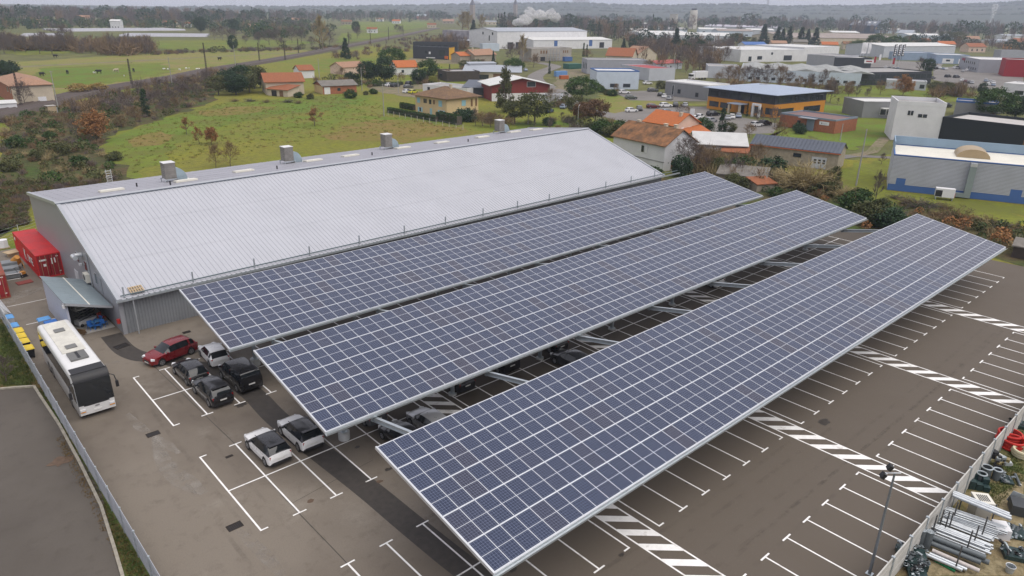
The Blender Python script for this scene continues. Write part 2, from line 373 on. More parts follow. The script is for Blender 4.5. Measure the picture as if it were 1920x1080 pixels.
for k, (pts, w) in enumerate((([(-1.51, -10.29), (-1.92, -12.77), (-2.05, -15.13), (-1.7, -17.36), (-1.19, -19.27)], [.4, .9, 1.2, 1.4, .5]), ([(-1.41, -10.19), (-1.17, -12.11), (-0.94, -13.61)], [.3, .7, .3]), ([(-1.05, -23.83), (-0.86, -25.46), (-0.72, -27.33), (-0.68, -29.28)], [.3, .7, .8, .5]), ([(-2.03, -5.68), (-1.93, -8.24), (-1.67, -9.6)], [.3, .8, .4]), ([(-5.71, 24.89), (-4.5, 26.72), (-2.34, 27.93), (-1.08, 27.93)], [1.2, 2.0, 1.6, .5]), ([(-1.72, 3.82), (-0.81, 4.09), (0.03, 4.04)], [.3, .5, .3]))):
    ribbon('runoff_stain', smooth_line(pts, 5), [w[min(len(w) - 1, i // 5)] + (w[min(len(w) - 1, i // 5 + 1)] - w[min(len(w) - 1, i // 5)]) * (i % 5) / 5 for i in range(5 * (len(pts) - 1) + 1)], 0.0046 + .0002 * k, PALE, lot)
TYRE = mat('tyre_marks', (0.05, 0.043, 0.036), 0.85, var=.2); streaky(TYRE, .46, .78, .22)
for k, pts in enumerate(([(1.77, -31.36), (8.99, -30.51), (17.78, -30.54)], [(17.01, -43.59), (29.52, -43.89), (47.48, -44.04), (69.07, -43.77)], [(18.63, -45.0), (31.77, -45.05), (48.67, -45.29), (68.83, -45.27)], [(-1.67, -4.42), (-1.73, -15.4), (-1.67, -27.34)], [(1.93, -0.54), (1.38, -13.86), (1.36, -27.09)], [(12.62, -40.6), (23.61, -41.05), (36.53, -41.14)])):
    for o in (0, 1.6): ribbon('tyre_mark', [(p[0] + o * .7, p[1] - o * .7) for p in smooth_line(pts, 5)], .26, 0.0054 + .0001 * k, TYRE, lot)
# drain grates
def drain(p, label, a=0.9, b=0.6, rz=0.0):
    t = thing('drain_grate', label, 'drain', (p[0], p[1], 0.006), rz)
    f = MB()
    for x0, x1, y0, y1 in ((-a / 2, a / 2, -b / 2, -b / 2 + 0.05), (-a / 2, a / 2, b / 2 - 0.05, b / 2), (-a / 2, -a / 2 + 0.05, -b / 2 + 0.05, b / 2 - 0.05), (a / 2 - 0.05, a / 2, -b / 2 + 0.05, b / 2 - 0.05)): f.bx(x0, x1, y0, y1, 0, 0.02)
    f.build('frame', IRON, t)
    q = MB(); q.quad((-a / 2 + 0.05, -b / 2 + 0.05, 0.001), (a / 2 - 0.05, -b / 2 + 0.05, 0.001), (a / 2 - 0.05, b / 2 - 0.05, 0.001), (-a / 2 + 0.05, b / 2 - 0.05, 0.001)); q.build('pit', DARK, t)
    for i in range(7):
        x = -a / 2 + 0.05 + (i + 0.5) * (a - 0.1) / 7
        s = MB(); s.bx(x - 0.03, x + 0.03, -b / 2 + 0.05, b / 2 - 0.05, 0.004, 0.018); s.build('bar', IRON, t)
drain((-1.51, -9.92), 'iron drain grate in the asphalt nearer to the coach')
drain((-1.04, -23.58), 'iron drain grate in the asphalt nearest to the camera')
drain((6.56, 6.43), 'small rusty drain grate in front of the corrugated hall wall', 0.7, 0.5)
drain((1.0, 7.14), 'wide drain cover in the dark patch before the lean-to shed', 1.2, 0.9, 0.2)
drain((1.57, -16.27), 'tiny gully cover left of the white cars', 0.5, 0.25)

# ------------------------------------------------------------------ solar carports
def panel_mat():
    mt = bpy.data.materials.new('solar_glass'); mt.use_nodes = True
    n = mt.node_tree.nodes; l = mt.node_tree.links; b = n['Principled BSDF']
    tc = n.new('ShaderNodeTexCoord'); sp = n.new('ShaderNodeSeparateXYZ'); l.new(tc.outputs['Object'], sp.inputs[0])
    def math_(op, a, v=None):
        k = n.new('ShaderNodeMath'); k.operation = op
        if isinstance(a, (int, float)): k.inputs[0].default_value = a
        else: l.new(a, k.inputs[0])
        if v is not None:
            if isinstance(v, (int, float)): k.inputs[1].default_value = v
            else: l.new(v, k.inputs[1])
        return k.outputs[0]
    def line(axis, period, w):
        fr = math_('FRACT', math_('ADD', math_('DIVIDE', axis, period), 100.0))
        return math_('LESS_THAN', math_('ABSOLUTE', math_('SUBTRACT', fr, 0.5)), w / period / 2)
    cols = line(sp.outputs['X'], 0.1675, 0.012); rows = line(sp.outputs['Y'], 0.1675, 0.009)
    bus = line(sp.outputs['X'], 0.0335, 0.0022)
    g = math_('MAXIMUM', cols, rows); g2 = math_('MAXIMUM', math_('MULTIPLY', g, 0.50), math_('MULTIPLY', bus, 0.34))
    oi = n.new('ShaderNodeObjectInfo')
    ramp = n.new('ShaderNodeValToRGB'); ramp.color_ramp.elements[0].color = (0.005, 0.014, 0.050, 1); ramp.color_ramp.elements[1].color = (0.018, 0.016, 0.036, 1)
    e = ramp.color_ramp.elements.new(0.72); e.color = (0.007, 0.017, 0.056, 1)
    l.new(oi.outputs['Random'], ramp.inputs[0])
    mx = n.new('ShaderNodeMix'); mx.data_type = 'RGBA'; l.new(g2, mx.inputs[0]); l.new(ramp.outputs[0], mx.inputs[6]); mx.inputs[7].default_value = (0.36, 0.41, 0.52, 1)
    l.new(mx.outputs[2], b.inputs['Base Color'])
    b.inputs['Roughness'].default_value = 0.14; b.inputs['Specular IOR Level'].default_value = 0.8
    b.inputs['Coat Weight'].default_value = 0.25; b.inputs['Coat Roughness'].default_value = 0.08
    return mt
SOLAR = panel_mat()
PFRAME = mat('panel_frame', (0.74, 0.77, 0.82), 0.45, 0.0, var=0.02)
PW, PH = 1.0476, 2.079           # pitch along and down the slope
def panel_mesh(n=1, rest=None):
    w, h, t = PW - 0.014, PH - 0.034, 0.035
    def one(mb, cx=0, cy=0):
        x0, x1, y0, y1 = cx - w / 2, cx + w / 2, cy - h / 2, cy + h / 2; f = 0.015; g = 0.024
        o = [(x0, y0, t), (x1, y0, t), (x1, y1, t), (x0, y1, t)]; i = [(x0 + f, y0 + g, t), (x1 - f, y0 + g, t), (x1 - f, y1 - g, t), (x0 + f, y1 - g, t)]
        bt = [(x0, y0, 0), (x1, y0, 0), (x1, y1, 0), (x0, y1, 0)]; gl = [(a, b, t - 0.004) for a, b, _ in i]
        mb.add(o + i, [(0, 1, 5, 4), (1, 2, 6, 5), (2, 3, 7, 6), (3, 0, 4, 7)], 0)
        mb.add(o + bt, [(4, 5, 1, 0), (5, 6, 2, 1), (6, 7, 3, 2), (7, 4, 0, 3), (7, 6, 5, 4)], 0)
        mb.add(gl, [(0, 1, 2, 3)], 1)
        mb.quad((x0 + f, cy - 0.011, t - 0.002), (x1 - f, cy - 0.011, t - 0.002), (x1 - f, cy + 0.011, t - 0.002), (x0 + f, cy + 0.011, t - 0.002), 0)
    mb = MB()
    if rest is None: one(mb)
    else:
        for c in rest: one(mb, *c)
    return mb.mesh('solar_panel', [PFRAME, SOLAR])
PMESH = panel_mesh()
TILT = math.atan2(1.84, 10.23); NC, NR_ = 76, 5
FOOT = mat('column_foot', (0.52, 0.53, 0.52), 0.8, var=0.1, scale=3)
def carport(x0, yh, zh, label):
    t = thing('solar_carport', label, 'solar carport', (x0, yh - 5.1, 0), 0, 'rows of solar carports over the parking lot')
    ct, st = math.cos(TILT), math.sin(TILT)
    def P(u, s, off=0.0):        # u along, s down the slope, off above the plane -> local
        return Vector((u, 5.1 - s * ct + off * st * -1, zh - s * st + off * ct))
    # local frame of the slope: x along, y up the slope
    rest = []
    cells = [(c, r) for c in range(NC) for r in range(NR_)]
    for k, (c, r) in enumerate(cells):
        u, s = (c + 0.5) * PW, (r + 0.5) * PH
        if k < 300:
            o = bpy.data.objects.new('solar_panel', PMESH); link(o); o.parent = t
            o.location = P(u, s); o.rotation_euler = (TILT, 0, 0)
        else: rest.append((u, -s))
    far = obj('solar_panel_field', panel_mesh(rest=rest), t, P(0, 0)); far.rotation_euler = (TILT, 0, 0); far['kind'] = 'stuff'
    Lg = NC * PW; S = NR_ * PH
    def along(name, mb, m): o = mb.build(name, m, t, P(0, 0)); o.rotation_euler = (TILT, 0, 0); return o
    for r in range(NR_ + 1):                           # rails under the joints
        mb = MB(); y = -r * PH; mb.bx(0, Lg, y - 0.045, y + 0.045, -0.12, 0.012); along('rail', mb, ALU)
    mb = MB(); mb.bx(-0.1, Lg + 0.1, -S - 0.24, -S - 0.02, -0.16, -0.15).bx(-0.1, Lg + 0.1, -S - 0.25, -S - 0.24, -0.16, 0.0).bx(-0.1, Lg + 0.1, -S - 0.02, -S - 0.01, -0.16, -0.02)
    along('gutter', mb, GALV)
    for xx in (-0.1, Lg):                              # end profiles
        mb = MB(); mb.bx(xx, xx + 0.1, -S - 0.05, 0.06, -0.14, 0.05); along('edge_profile', mb, ALU)
        mb = MB(); mb.bx(xx + (0.12 if xx < 0 else -0.12), xx + (0.2 if xx < 0 else -0.04), -S, 0.0, -0.30, -0.15); along('end_purlin', mb, GALV)
    for s in (1.2, 3.4, 5.6, 7.8, 9.7):
        mb = MB(); mb.bx(0.3, Lg - 0.3, -s - 0.04, -s + 0.04, -0.30, -0.13); along('purlin', mb, GALV)
    for k in range(8):                                 # frames: column, raking beam, valley beam up to the next row
        u = 3.55 + 9.95 * k
        mb = MB()
        for a, b, w in ((-0.30, -0.32, 0.2), (-0.62, -0.64, 0.2)): mb.bx(u - w / 2, u + w / 2, -S + 0.1, -0.4, b, a)
        mb.bx(u - 0.008, u + 0.008, -S + 0.1, -0.4, -0.63, -0.31); along('beam', mb, GALV)
        yc = -0.6; zc = zh - (5.1 - yc) / ct * st - 0.6
        c = MB(); c.bx(u - 0.1, u + 0.1, yc - 0.15, yc - 0.135, 0.1, zc).bx(u - 0.1, u + 0.1, yc + 0.135, yc + 0.15, 0.1, zc).bx(u - 0.007, u + 0.007, yc - 0.135, yc + 0.135, 0.1, zc)
        col = c.build('column', GALV, t)
        f = MB(); f.tube((u, yc, 0.0), (u, yc, 0.62 if k == 0 else 0.14), 0.42 if k == 0 else 0.36, 20); f.build('column_foot', FOOT, t, smooth=40)
        pl = MB(); pl.bx(u - 0.22, u + 0.22, yc - 0.24, yc + 0.24, (0.62 if k == 0 else 0.14), (0.645 if k == 0 else 0.165)); pl.build('base_plate', GALV, col)
        br = MB(); br.tube((u, yc - 0.1, zc - 1.1), (u, yc - 1.7, zc - 0.32), 0.06, 8).tube((u, yc + 0.1, zc - 1.1), (u, yc + 1.7, zc + 0.28), 0.06, 8); br.build('knee_brace', GALV, col)
    return t, P
CP = []
for (x0, yh, zh, lb, nxt) in ((5.2, 1.49, 6.2, 'blue solar carport beside the white roofed hall, farthest row', -13.78), (5.2, -13.78, 6.1, 'blue solar carport in the middle of the three rows', -29.97), (5.31, -29.97, 6.1, 'blue solar carport nearest to the camera, front row', None)):
    t, P = carport(x0, yh, zh, lb)
    if nxt is not None:                                # beams rising from this row's gutter to the next row's high edge
        for k in range(8):
            u = 3.55 + 9.95 * k
            a = P(u, 10.2, -0.62); b = Vector((u, nxt - (yh - 5.1) + 0.1, 5.05))
            d = (b - a); L = d.length; ang = math.atan2(d.z, -d.y)
            mb = MB(); mb.bx(-0.11, 0.11, -L, 0, 0.15, 0.17).bx(-0.11, 0.11, -L, 0, -0.17, -0.15).bx(-0.008, 0.008, -L, 0, -0.15, 0.15)
            o = mb.build('link_beam', GALV, t, a); o.rotation_euler = (-ang, 0, 0)
            k2 = MB(); k2.bx(u - 0.1, u + 0.1, a.y - 0.12, a.y + 0.06, a.z - 0.2, a.z + 0.55); k2.build('beam_bracket', GALV, t)

# ------------------------------------------------------------------ the hall
ROOFW = mat('hall_roof_sheet', (0.475, 0.485, 0.52), 0.42, 0.15, var=0.035, scale=0.25)
ROOFD = mat('hall_back_roof', (0.34, 0.34, 0.375), 0.5, 0.1, var=0.06, scale=0.4)  # darker than the front slope: its weaker reflection is put into the colour
CLAD = mat('hall_cladding', (0.33, 0.335, 0.36), 0.5, 0.1, var=0.05, scale=0.5)
CLAD2 = mat('hall_front_cladding', (0.27, 0.285, 0.305), 0.45, 0.2, var=0.06, scale=0.8)
TRIM = mat('hall_trim', (0.44, 0.46, 0.49), 0.4, 0.3, var=0.05)
CREAM = mat('cream_plastic', (0.72, 0.70, 0.62), 0.5, var=0.05)
HL, HY, HZ, HB, HZB, HE = 85.4, 17.15, 9.4, 32.5, 7.6, 3.85
hall = thing('factory_hall', 'long grey hall with white ribbed metal roof behind the solar carports', 'hall', (1.95, 9.7, 0), R_(1.1))
def corrugated(x0, x1, period, depth, fn, duty=(0.3, 0.4, 0.72, 0.82)):
    """trapezoid ribs: fn(x, d) gives the two end points of a line at x raised by d"""
    mb = MB(); xs = []; n = int(round((x1 - x0) / period)); period = (x1 - x0) / n
    for i in range(n):
        b = x0 + i * period
        xs += [(b, 0), (b + duty[0] * period, 0), (b + duty[1] * period, depth), (b + duty[2] * period, depth), (b + duty[3] * period, 0)]
    xs.append((x1, 0)); vs = []
    for x, d in xs: vs += list(fn(x, d))
    mb.add(vs, [(2 * i, 2 * i + 2, 2 * i + 3, 2 * i + 1) for i in range(len(xs) - 1)]); return mb
sl = math.atan2(HZ - HE, HY)
# the front slope: three runs of sheet lapped down the slope
runs = [(-0.55, 5.4), (5.3, 11.5), (11.4, HY)]
for k, (ya, yb) in enumerate(runs):
    lift = (2 - k) * -0.012
    zz = lambda y: HE + (y + 0.0) * (HZ - HE) / HY
    mb = corrugated(-0.2, HL + 0.2, 0.5, 0.055, lambda x, d: ((x, ya, zz(ya) + d + lift), (x, yb, zz(yb) + d + lift)), (0.55, 0.62, 0.80, 0.87))
    mb.build('roof_sheet', ROOFW, hall)
zb = lambda y: HZ + (y - HY) * (HZB - HZ) / (HB - HY)
corrugated(-0.2, HL + 0.2, 1.0, 0.03, lambda x, d: ((x, HB, zb(HB) + d), (x, HY, zb(HY) + d)), (0.86, 0.9, 0.95, 0.99)).build('back_roof_sheet', ROOFD, hall)
mb = MB(); mb.add([(-0.3, HY - 0.35, HZ - 0.02), (HL + 0.3, HY - 0.35, HZ - 0.02), (HL + 0.3, HY, HZ + 0.1), (-0.3, HY, HZ + 0.1), (-0.3, HY + 0.35, HZ + 0.05), (HL + 0.3, HY + 0.35, HZ + 0.05)], [(0, 1, 2, 3), (3, 2, 5, 4)]); mb.build('ridge_cap', TRIM, hall)
mb = MB(); mb.bx(-0.3, HL + 0.3, HY - 0.45, HY - 0.36, HZ - 0.12, HZ + 0.02); mb.build('ridge_flashing', mat('ridge_dark', (0.12, 0.14, 0.17), 0.5), hall)
# gable ends
for x, nm in ((0.0, 'gable_wall'), (HL, 'gable_wall')):
    mb = MB(); mb.poly([(x, 0.02, 0), (x, HB, 0), (x, HB, HZB - 0.03), (x, HY, HZ - 0.04), (x, 0.02, HE - 0.04)] if x == 0 else [(x, 0.02, HE - 0.04), (x, HY, HZ - 0.04), (x, HB, HZB - 0.03), (x, HB, 0), (x, 0.02, 0)])
    mb.build(nm, CLAD, hall)
    for ya, za, yb, zbb in ((-0.6, HE - 0.19, HY, HZ), (HY, HZ, HB + 0.1, HZB - 0.01)):
        mb = MB(); e = 0.25
        mb.add([(x - 0.22, ya, za - e), (x + 0.12, ya, za - e), (x + 0.12, yb, zbb - e), (x - 0.22, yb, zbb - e), (x - 0.22, ya, za + 0.10), (x + 0.12, ya, za + 0.10), (x + 0.12, yb, zbb + 0.10), (x - 0.22, yb, zbb + 0.10)],
               [(4, 5, 6, 7), (0, 4, 7, 3), (1, 2, 6, 5), (0, 1, 5, 4), (3, 7, 6, 2)]); mb.build('verge_trim', TRIM, hall)
mb = MB(); mb.quad((HL, HB, 0), (0, HB, 0), (0, HB, HZB - 0.05), (HL, HB, HZB - 0.05)); mb.build('back_wall', CLAD, hall)
corrugated(0.02, HL, 0.28, 0.05, lambda x, d: ((x, -d, 0.0), (x, -d, HE - 0.1)), (0.4, 0.5, 0.85, 0.95)).build('front_wall', CLAD2, hall)
mb = MB(); mb.bx(-0.02, 0.3, -0.09, -0.055, 0, HE - 0.1).bx(-0.06, -0.02, -0.09, 0.3, 0, HE - 0.1); mb.build('corner_trim', CLAD, hall)
# gutter with rail and posts, downpipes
mb = MB(); mb.bx(-0.3, HL + 4.2, -0.82, -0.58, HE - 0.36, HE - 0.33).bx(-0.3, HL + 4.2, -0.85, -0.82, HE - 0.36, HE - 0.14).bx(-0.3, HL + 4.2, -0.58, -0.56, HE - 0.36, HE - 0.2); mb.build('gutter', GALV, hall)
mb = MB(); mb.bx(0.2, HL + 4.0, -0.40, -0.32, HE + 0.06, HE + 0.16); mb.build('safety_rail', mat('rail_steel', (0.20, 0.26, 0.28), 0.45, 0.5), hall)
pm = MB(); pm.bx(-0.06, 0.06, -0.06, 0.06, 0, 1.05); pme = pm.mesh('rail_post', GALV)
for i in range(14): obj('rail_post', pme, hall, (0.5 + 6.33 * i, -0.37, HE - 0.1))
mb = MB(); mb.tube((1.1, -0.72, 0), (1.1, -0.72, HE - 0.3), 0.06, 8); mb.build('downpipe', TRIM, hall)
mb = MB(); mb.tube((11.6, -0.25, 0), (11.6, -0.25, HE - 0.3), 0.16, 8); mb.build('downpipe', WHITE, hall)
# gable fittings
def gable_box(name, y, z, w, h, m, d=0.05, child=None):
    mb = MB(); mb.bx(-d - 0.004, -0.004, y - w / 2, y + w / 2, z - h / 2, z + h / 2); o = mb.build(name, m, hall)
    if child:
        c = MB(); c.bx(-d - 0.012, -d - 0.005, y - w / 2 + 0.07, y + w / 2 - 0.07, z - h / 2 + 0.07, z + h / 2 - 0.07); c.build('pane', child, o)
gable_box('window', 12.9, 4.4, 1.1, 1.1, TRIM, child=PANE); gable_box('window', 9.9, 4.2, 1.1, 1.1, TRIM, child=PANE); gable_box('window', 6.6, 3.8, 0.8, 1.2, TRIM, child=PANE)
gable_box('door', 15.1, 1.15, 1.5, 2.3, mat('pale_door', (0.55, 0.56, 0.58), 0.5)); gable_box('door', 5.3, 3.4, 0.7, 1.5, CLAD2, 0.04)
mb = MB(); mb.tube((-0.02, 10.9, 5.2), (-0.8, 10.9, 5.2), 0.25, 12).tube((-0.8, 10.9, 5.2), (-0.8, 10.0, 5.2), 0.25, 12); mb.build('exhaust_pipe', ALU, hall, smooth=40)
mb = MB(); mb.tube((-0.08, 8.6, 2.4), (-0.08, 8.6, 5.9), 0.06, 8); mb.build('downpipe', TRIM, hall)
mb = MB(); mb.bx(-0.46, -0.06, 8.95, 10.05, 2.7, 3.6); ac = mb.build('condenser_unit', CREAM, hall)
mb = MB(); mb.tube((-0.463, 9.6, 3.15), (-0.472, 9.6, 3.15), 0.32, 16); mb.build('fan_grille', DARK, ac)
mb = MB(); mb.bx(-0.3, -0.06, 11.3, 11.7, 3.9, 4.1); mb.build('wall_lamp', WHITE, hall)
mb = MB(); mb.bx(-0.35, -0.08, 0.15, 0.5, 1.1, 1.5); mb.build('hose_box', mat('signal_red', (0.5, 0.03, 0.02), 0.4), hall)
# roof lights on the back slope
for x, y in ((6.4, 21.4), (14.7, 20.9), (22.9, 22.9), (33.9, 24.4), (39.9, 24.2), (50.3, 25.6), (58.4, 25.8), (67.3, 25.7), (76.6, 27.4), (81.1, 26.1)):
    mb = MB(); z = zb(y); mb.bx(-1.3, 1.3, -0.55, 0.55, 0.02, 0.22); o = mb.build('roof_light', CREAM, hall, (x, y, z)); o.rotation_euler = (math.atan2(HZB - HZ, HB - HY), 0, 0)
    c = MB(); c.bx(-1.15, 1.15, -0.42, 0.42, 0.222, 0.26); c.build('dome', mat('milky_dome', (0.80, 0.78, 0.70), 0.3), o)
for x, y in ((9.5, 22.5), (12.3, 19.2), (26.5, 20.5), (42, 21.5), (61, 22)):
    mb = MB(); mb.tube((x, y, zb(y)), (x, y, zb(y) + 0.45), 0.09, 8); mb.build('vent_pipe', DARK, hall)
# caged ladder behind the back eave
mb = MB()
for dx in (-0.3, 0.3): mb.tube((9.2 + dx, HB + 0.3, 0), (9.2 + dx, HB + 0.3, HZB + 1.6), 0.03, 6)
for i in range(30): mb.tube((8.9, HB + 0.3, 0.3 + i * 0.3), (9.5, HB + 0.3, 0.3 + i * 0.3), 0.018, 5)
for i in range(6):
    z = HZB - 2.2 + i * 0.7
    for k in range(6):
        a, b = math.pi * k / 6, math.pi * (k + 1) / 6
        mb.tube((9.2 + 0.4 * math.cos(a), HB + 0.3 + 0.6 * math.sin(a), z), (9.2 + 0.4 * math.cos(b), HB + 0.3 + 0.6 * math.sin(b), z), 0.02, 5)
mb.build('caged_ladder', ALU, hall)
# pallet lying on the eave
def world_of(root, p):
    return Matrix.LocRotScale(root.location, root.rotation_euler, None) @ Vector(p)
WOOD = mat('pallet_wood', (0.42, 0.32, 0.20), 0.8, var=0.2, scale=5)
def pallet(loc, rz, label, rx=0.0, group=None):
    t = thing('wooden_pallet', label, 'pallet', loc, rz, group); t.rotation_euler = (rx, 0, rz)
    for i in range(6):
        mb = MB(); mb.bx(-0.6 + i * 0.22, -0.6 + i * 0.22 + 0.12, -0.5, 0.5, 0.12, 0.145); mb.build('slat', WOOD, t)
    for y in (-0.45, 0, 0.45):
        mb = MB(); mb.bx(-0.6, 0.62, y - 0.05, y + 0.05, 0.0, 0.12); mb.build('runner', WOOD, t)
w = world_of(hall, (1.75, 0.25, HE + 0.14)); pallet(tuple(w), R_(1.1), 'wooden pallet lying on the hall roof above the eave', sl)
# rooftop ventilation units
UNITC = mat('unit_casing', (0.27, 0.255, 0.235), 0.45, 0.3, var=0.15, scale=2.0)
UNITD = mat('unit_duct', (0.36, 0.45, 0.50), 0.35, 0.4, var=0.05)
for k, (x, y, nm) in enumerate(((13.1, 23.4, 'leftmost, nearest to the red container'), (30.3, 26.2, 'second from the left'), (48.3, 27.9, 'third from the left'), (74.5, 29.7, 'rightmost, farthest along the ridge'))):
    z = zb(y); p = world_of(hall, (x, y, z))
    t = thing('ventilation_unit', 'grey rooftop ventilation unit with curved duct, ' + nm, 'ventilation unit', tuple(p + Vector((.55, 0, 0))), R_(1.1), 'ventilation units on the hall roof'); t.scale = (.70, .70, .78)
    mb = MB(); mb.bx(-0.95, 0.95, -0.95, 0.95, 0.55, 3.05); cs = mb.build('casing', UNITC, t)
    mb = MB(); mb.bx(-1.02, 1.02, -1.02, 1.02, 3.05, 3.13); mb.build('lid', mat('unit_lid', (0.7, 0.7, 0.7), 0.5), cs)
    for s in (-1, 1):
        for q in range(7):
            mb = MB()
            if s < 0: mb.bx(-0.99, -0.955, -0.85, 0.85, 0.75 + q * 0.32, 0.95 + q * 0.32)
            else: mb.bx(-0.85, 0.85, -0.99, -0.955, 0.75 + q * 0.32, 0.95 + q * 0.32)
            mb.build('louvre', UNITC, cs)
    mb = MB()
    for yy in (-1.1, 1.1): mb.bx(-1.25, 1.25, yy - 0.06, yy + 0.06, 0.4, 0.53)
    for xx in (-1.1, 1.1):
        for yy in (-1.1, 1.1): mb.bx(xx - 0.06, xx + 0.06, yy - 0.06, yy + 0.06, -0.1, 0.4)
    mb.build('support_frame', GALV, t)
    mb = MB(); n = 10; vs = []                          # quarter-bend duct going down into the roof
    for i in range(n + 1):
        a = math.pi / 2 * i / n; c, s_ = math.cos(a), math.sin(a)
        for r in (0.45, 2.15):
            for yy in (-0.95, 0.25): vs.append((0.955 + r * s_ * 0.85, yy, 0.12 + r * c * 0.95))
    fs = []
    for i in range(n):
        b0, b1 = 4 * i, 4 * (i + 1)
        fs += [(b0 + 2, b0 + 3, b1 + 3, b1 + 2), (b0 + 1, b0, b1, b1 + 1), (b0, b0 + 2, b1 + 2, b1), (b0 + 3, b0 + 1, b1 + 1, b1 + 3)]
    mb.add(vs, fs); mb.build('duct', UNITD, t, smooth=40)
    mb = MB(); mb.bx(1.0, 3.3, -0.95, 0.95, -0.12, 0.14); mb.build('roof_curb', CREAM, t)

# ------------------------------------------------------------------ lean-to shed on the gable
LEANW = mat('shed_wall', (0.50, 0.53, 0.62), 0.55, var=0.04)
LEANR = mat('shed_roof', (0.27, 0.33, 0.36), 0.45, 0.25, var=0.07)
shed = thing('lean_to_shed', 'blue-grey lean-to shed open at the front beside the hall gable', 'shed', (-1.95, 12.0, 0), R_(1.1))
SW, SD, ZL, ZR = 3.72, 8.8, 3.6, 2.35
mb = MB(); mb.bx(0, 0.18, 0, SD, 0, ZL - 0.03); mb.build('side_wall', LEANW, shed)
mb = MB(); mb.add([(0.18, SD - 0.15, 0), (SW, SD - 0.15, 0), (SW, SD - 0.15, ZR), (0.18, SD - 0.15, ZL - 0.05), (0.18, SD, 0), (SW, SD, 0), (SW, SD, ZR), (0.18, SD, ZL - 0.05)], [(0, 1, 2, 3), (5, 4, 7, 6)]); mb.build('back_wall', LEANW, shed)
zs = lambda x: ZL + (ZR - ZL) * x / SW
for k, (xa, xb_) in enumerate(((-0.15, SW / 2 - 0.03), (SW / 2 + 0.03, SW))):
    for j in range(14):
        y0 = -0.5 + j * (SD + 0.6) / 14; y1 = y0 + (SD + 0.6) / 14 - 0.03
        mb = MB(); mb.add([(xa, y0, zs(xa)), (xb_, y0, zs(xb_)), (xb_, y1, zs(xb_)), (xa, y1, zs(xa)), (xa, y0, zs(xa) + 0.06), (xb_, y0, zs(xb_) + 0.06), (xb_, y1, zs(xb_) + 0.06), (xa, y1, zs(xa) + 0.06)], [(0, 3, 2, 1), (4, 5, 6, 7), (0, 1, 5, 4), (1, 2, 6, 5), (2, 3, 7, 6), (3, 0, 4, 7)]); mb.build('roof_board', LEANR, shed)
mb = MB(); mb.rbox((SW / 2, SD / 2 - 0.2, zs(SW / 2) + 0.05), (0.12, SD + 0.65, 0.06), 0, 0, 0, math.atan2(ZL - ZR, SW)); mb.build('roof_strip', CREAM, shed)
mb = MB(); mb.rbox((SW / 2 - 0.05, -0.56, zs(SW / 2) - 0.06), (SW + 0.3, 0.06, 0.22), 0, 0, 0, math.atan2(ZL - ZR, SW)); mb.build('fascia', TRIM, shed)
mb = MB(); mb.quad((0.18, 0, 0.012), (SW, 0, 0.012), (SW, SD - 0.2, 0.012), (0.18, SD - 0.2, 0.012)); mb.build('floor_slab', CONC, shed)
mb = MB(); mb.tube((-0.12, -0.1, 3.05), (-0.12, -0.1, 3.35), 0.14, 12).bx(-0.16, 0.05, -0.2, 0.1, 3.35, 3.5); mb.build('security_camera', WHITE, shed, smooth=40)

# ------------------------------------------------------------------ vehicles
def paint(name, c, metal=0.0): return mat('car_paint_' + name, c, 0.28, metal, var=0.02, coat=0.6)
PAINT = {'red': paint('red', (0.22, 0.008, 0.012), 0.2), 'black': paint('black', (0.008, 0.008, 0.01)), 'white': paint('white', (0.84, 0.84, 0.84)), 'silver': paint('silver', (0.45, 0.46, 0.48), 0.5),
         'grey': paint('grey', (0.13, 0.135, 0.145), 0.4), 'darkgrey': paint('darkgrey', (0.04, 0.043, 0.05), 0.3), 'blue': paint('blue', (0.03, 0.06, 0.2), 0.3), 'paleblue': paint('paleblue', (0.30, 0.36, 0.46), 0.4),
         'green': paint('green', (0.10, 0.12, 0.11), 0.3), 'maroon': paint('maroon', (0.12, 0.01, 0.015), 0.2), 'yellow': paint('yellow', (0.55, 0.52, 0.02)), 'navy': paint('navy', (0.012, 0.02, 0.05), 0.2)}
RIM = mat('wheel_rim', (0.40, 0.41, 0.43), 0.35, 0.8)
LAMP = mat('headlamp', (0.75, 0.76, 0.78), 0.15); TAIL = mat('tail_lamp', (0.35, 0.008, 0.01), 0.2); PLATE = mat('number_plate', (0.75, 0.75, 0.72), 0.5)
AMBER = mat('amber_lamp', (0.9, 0.35, 0.02), 0.3)
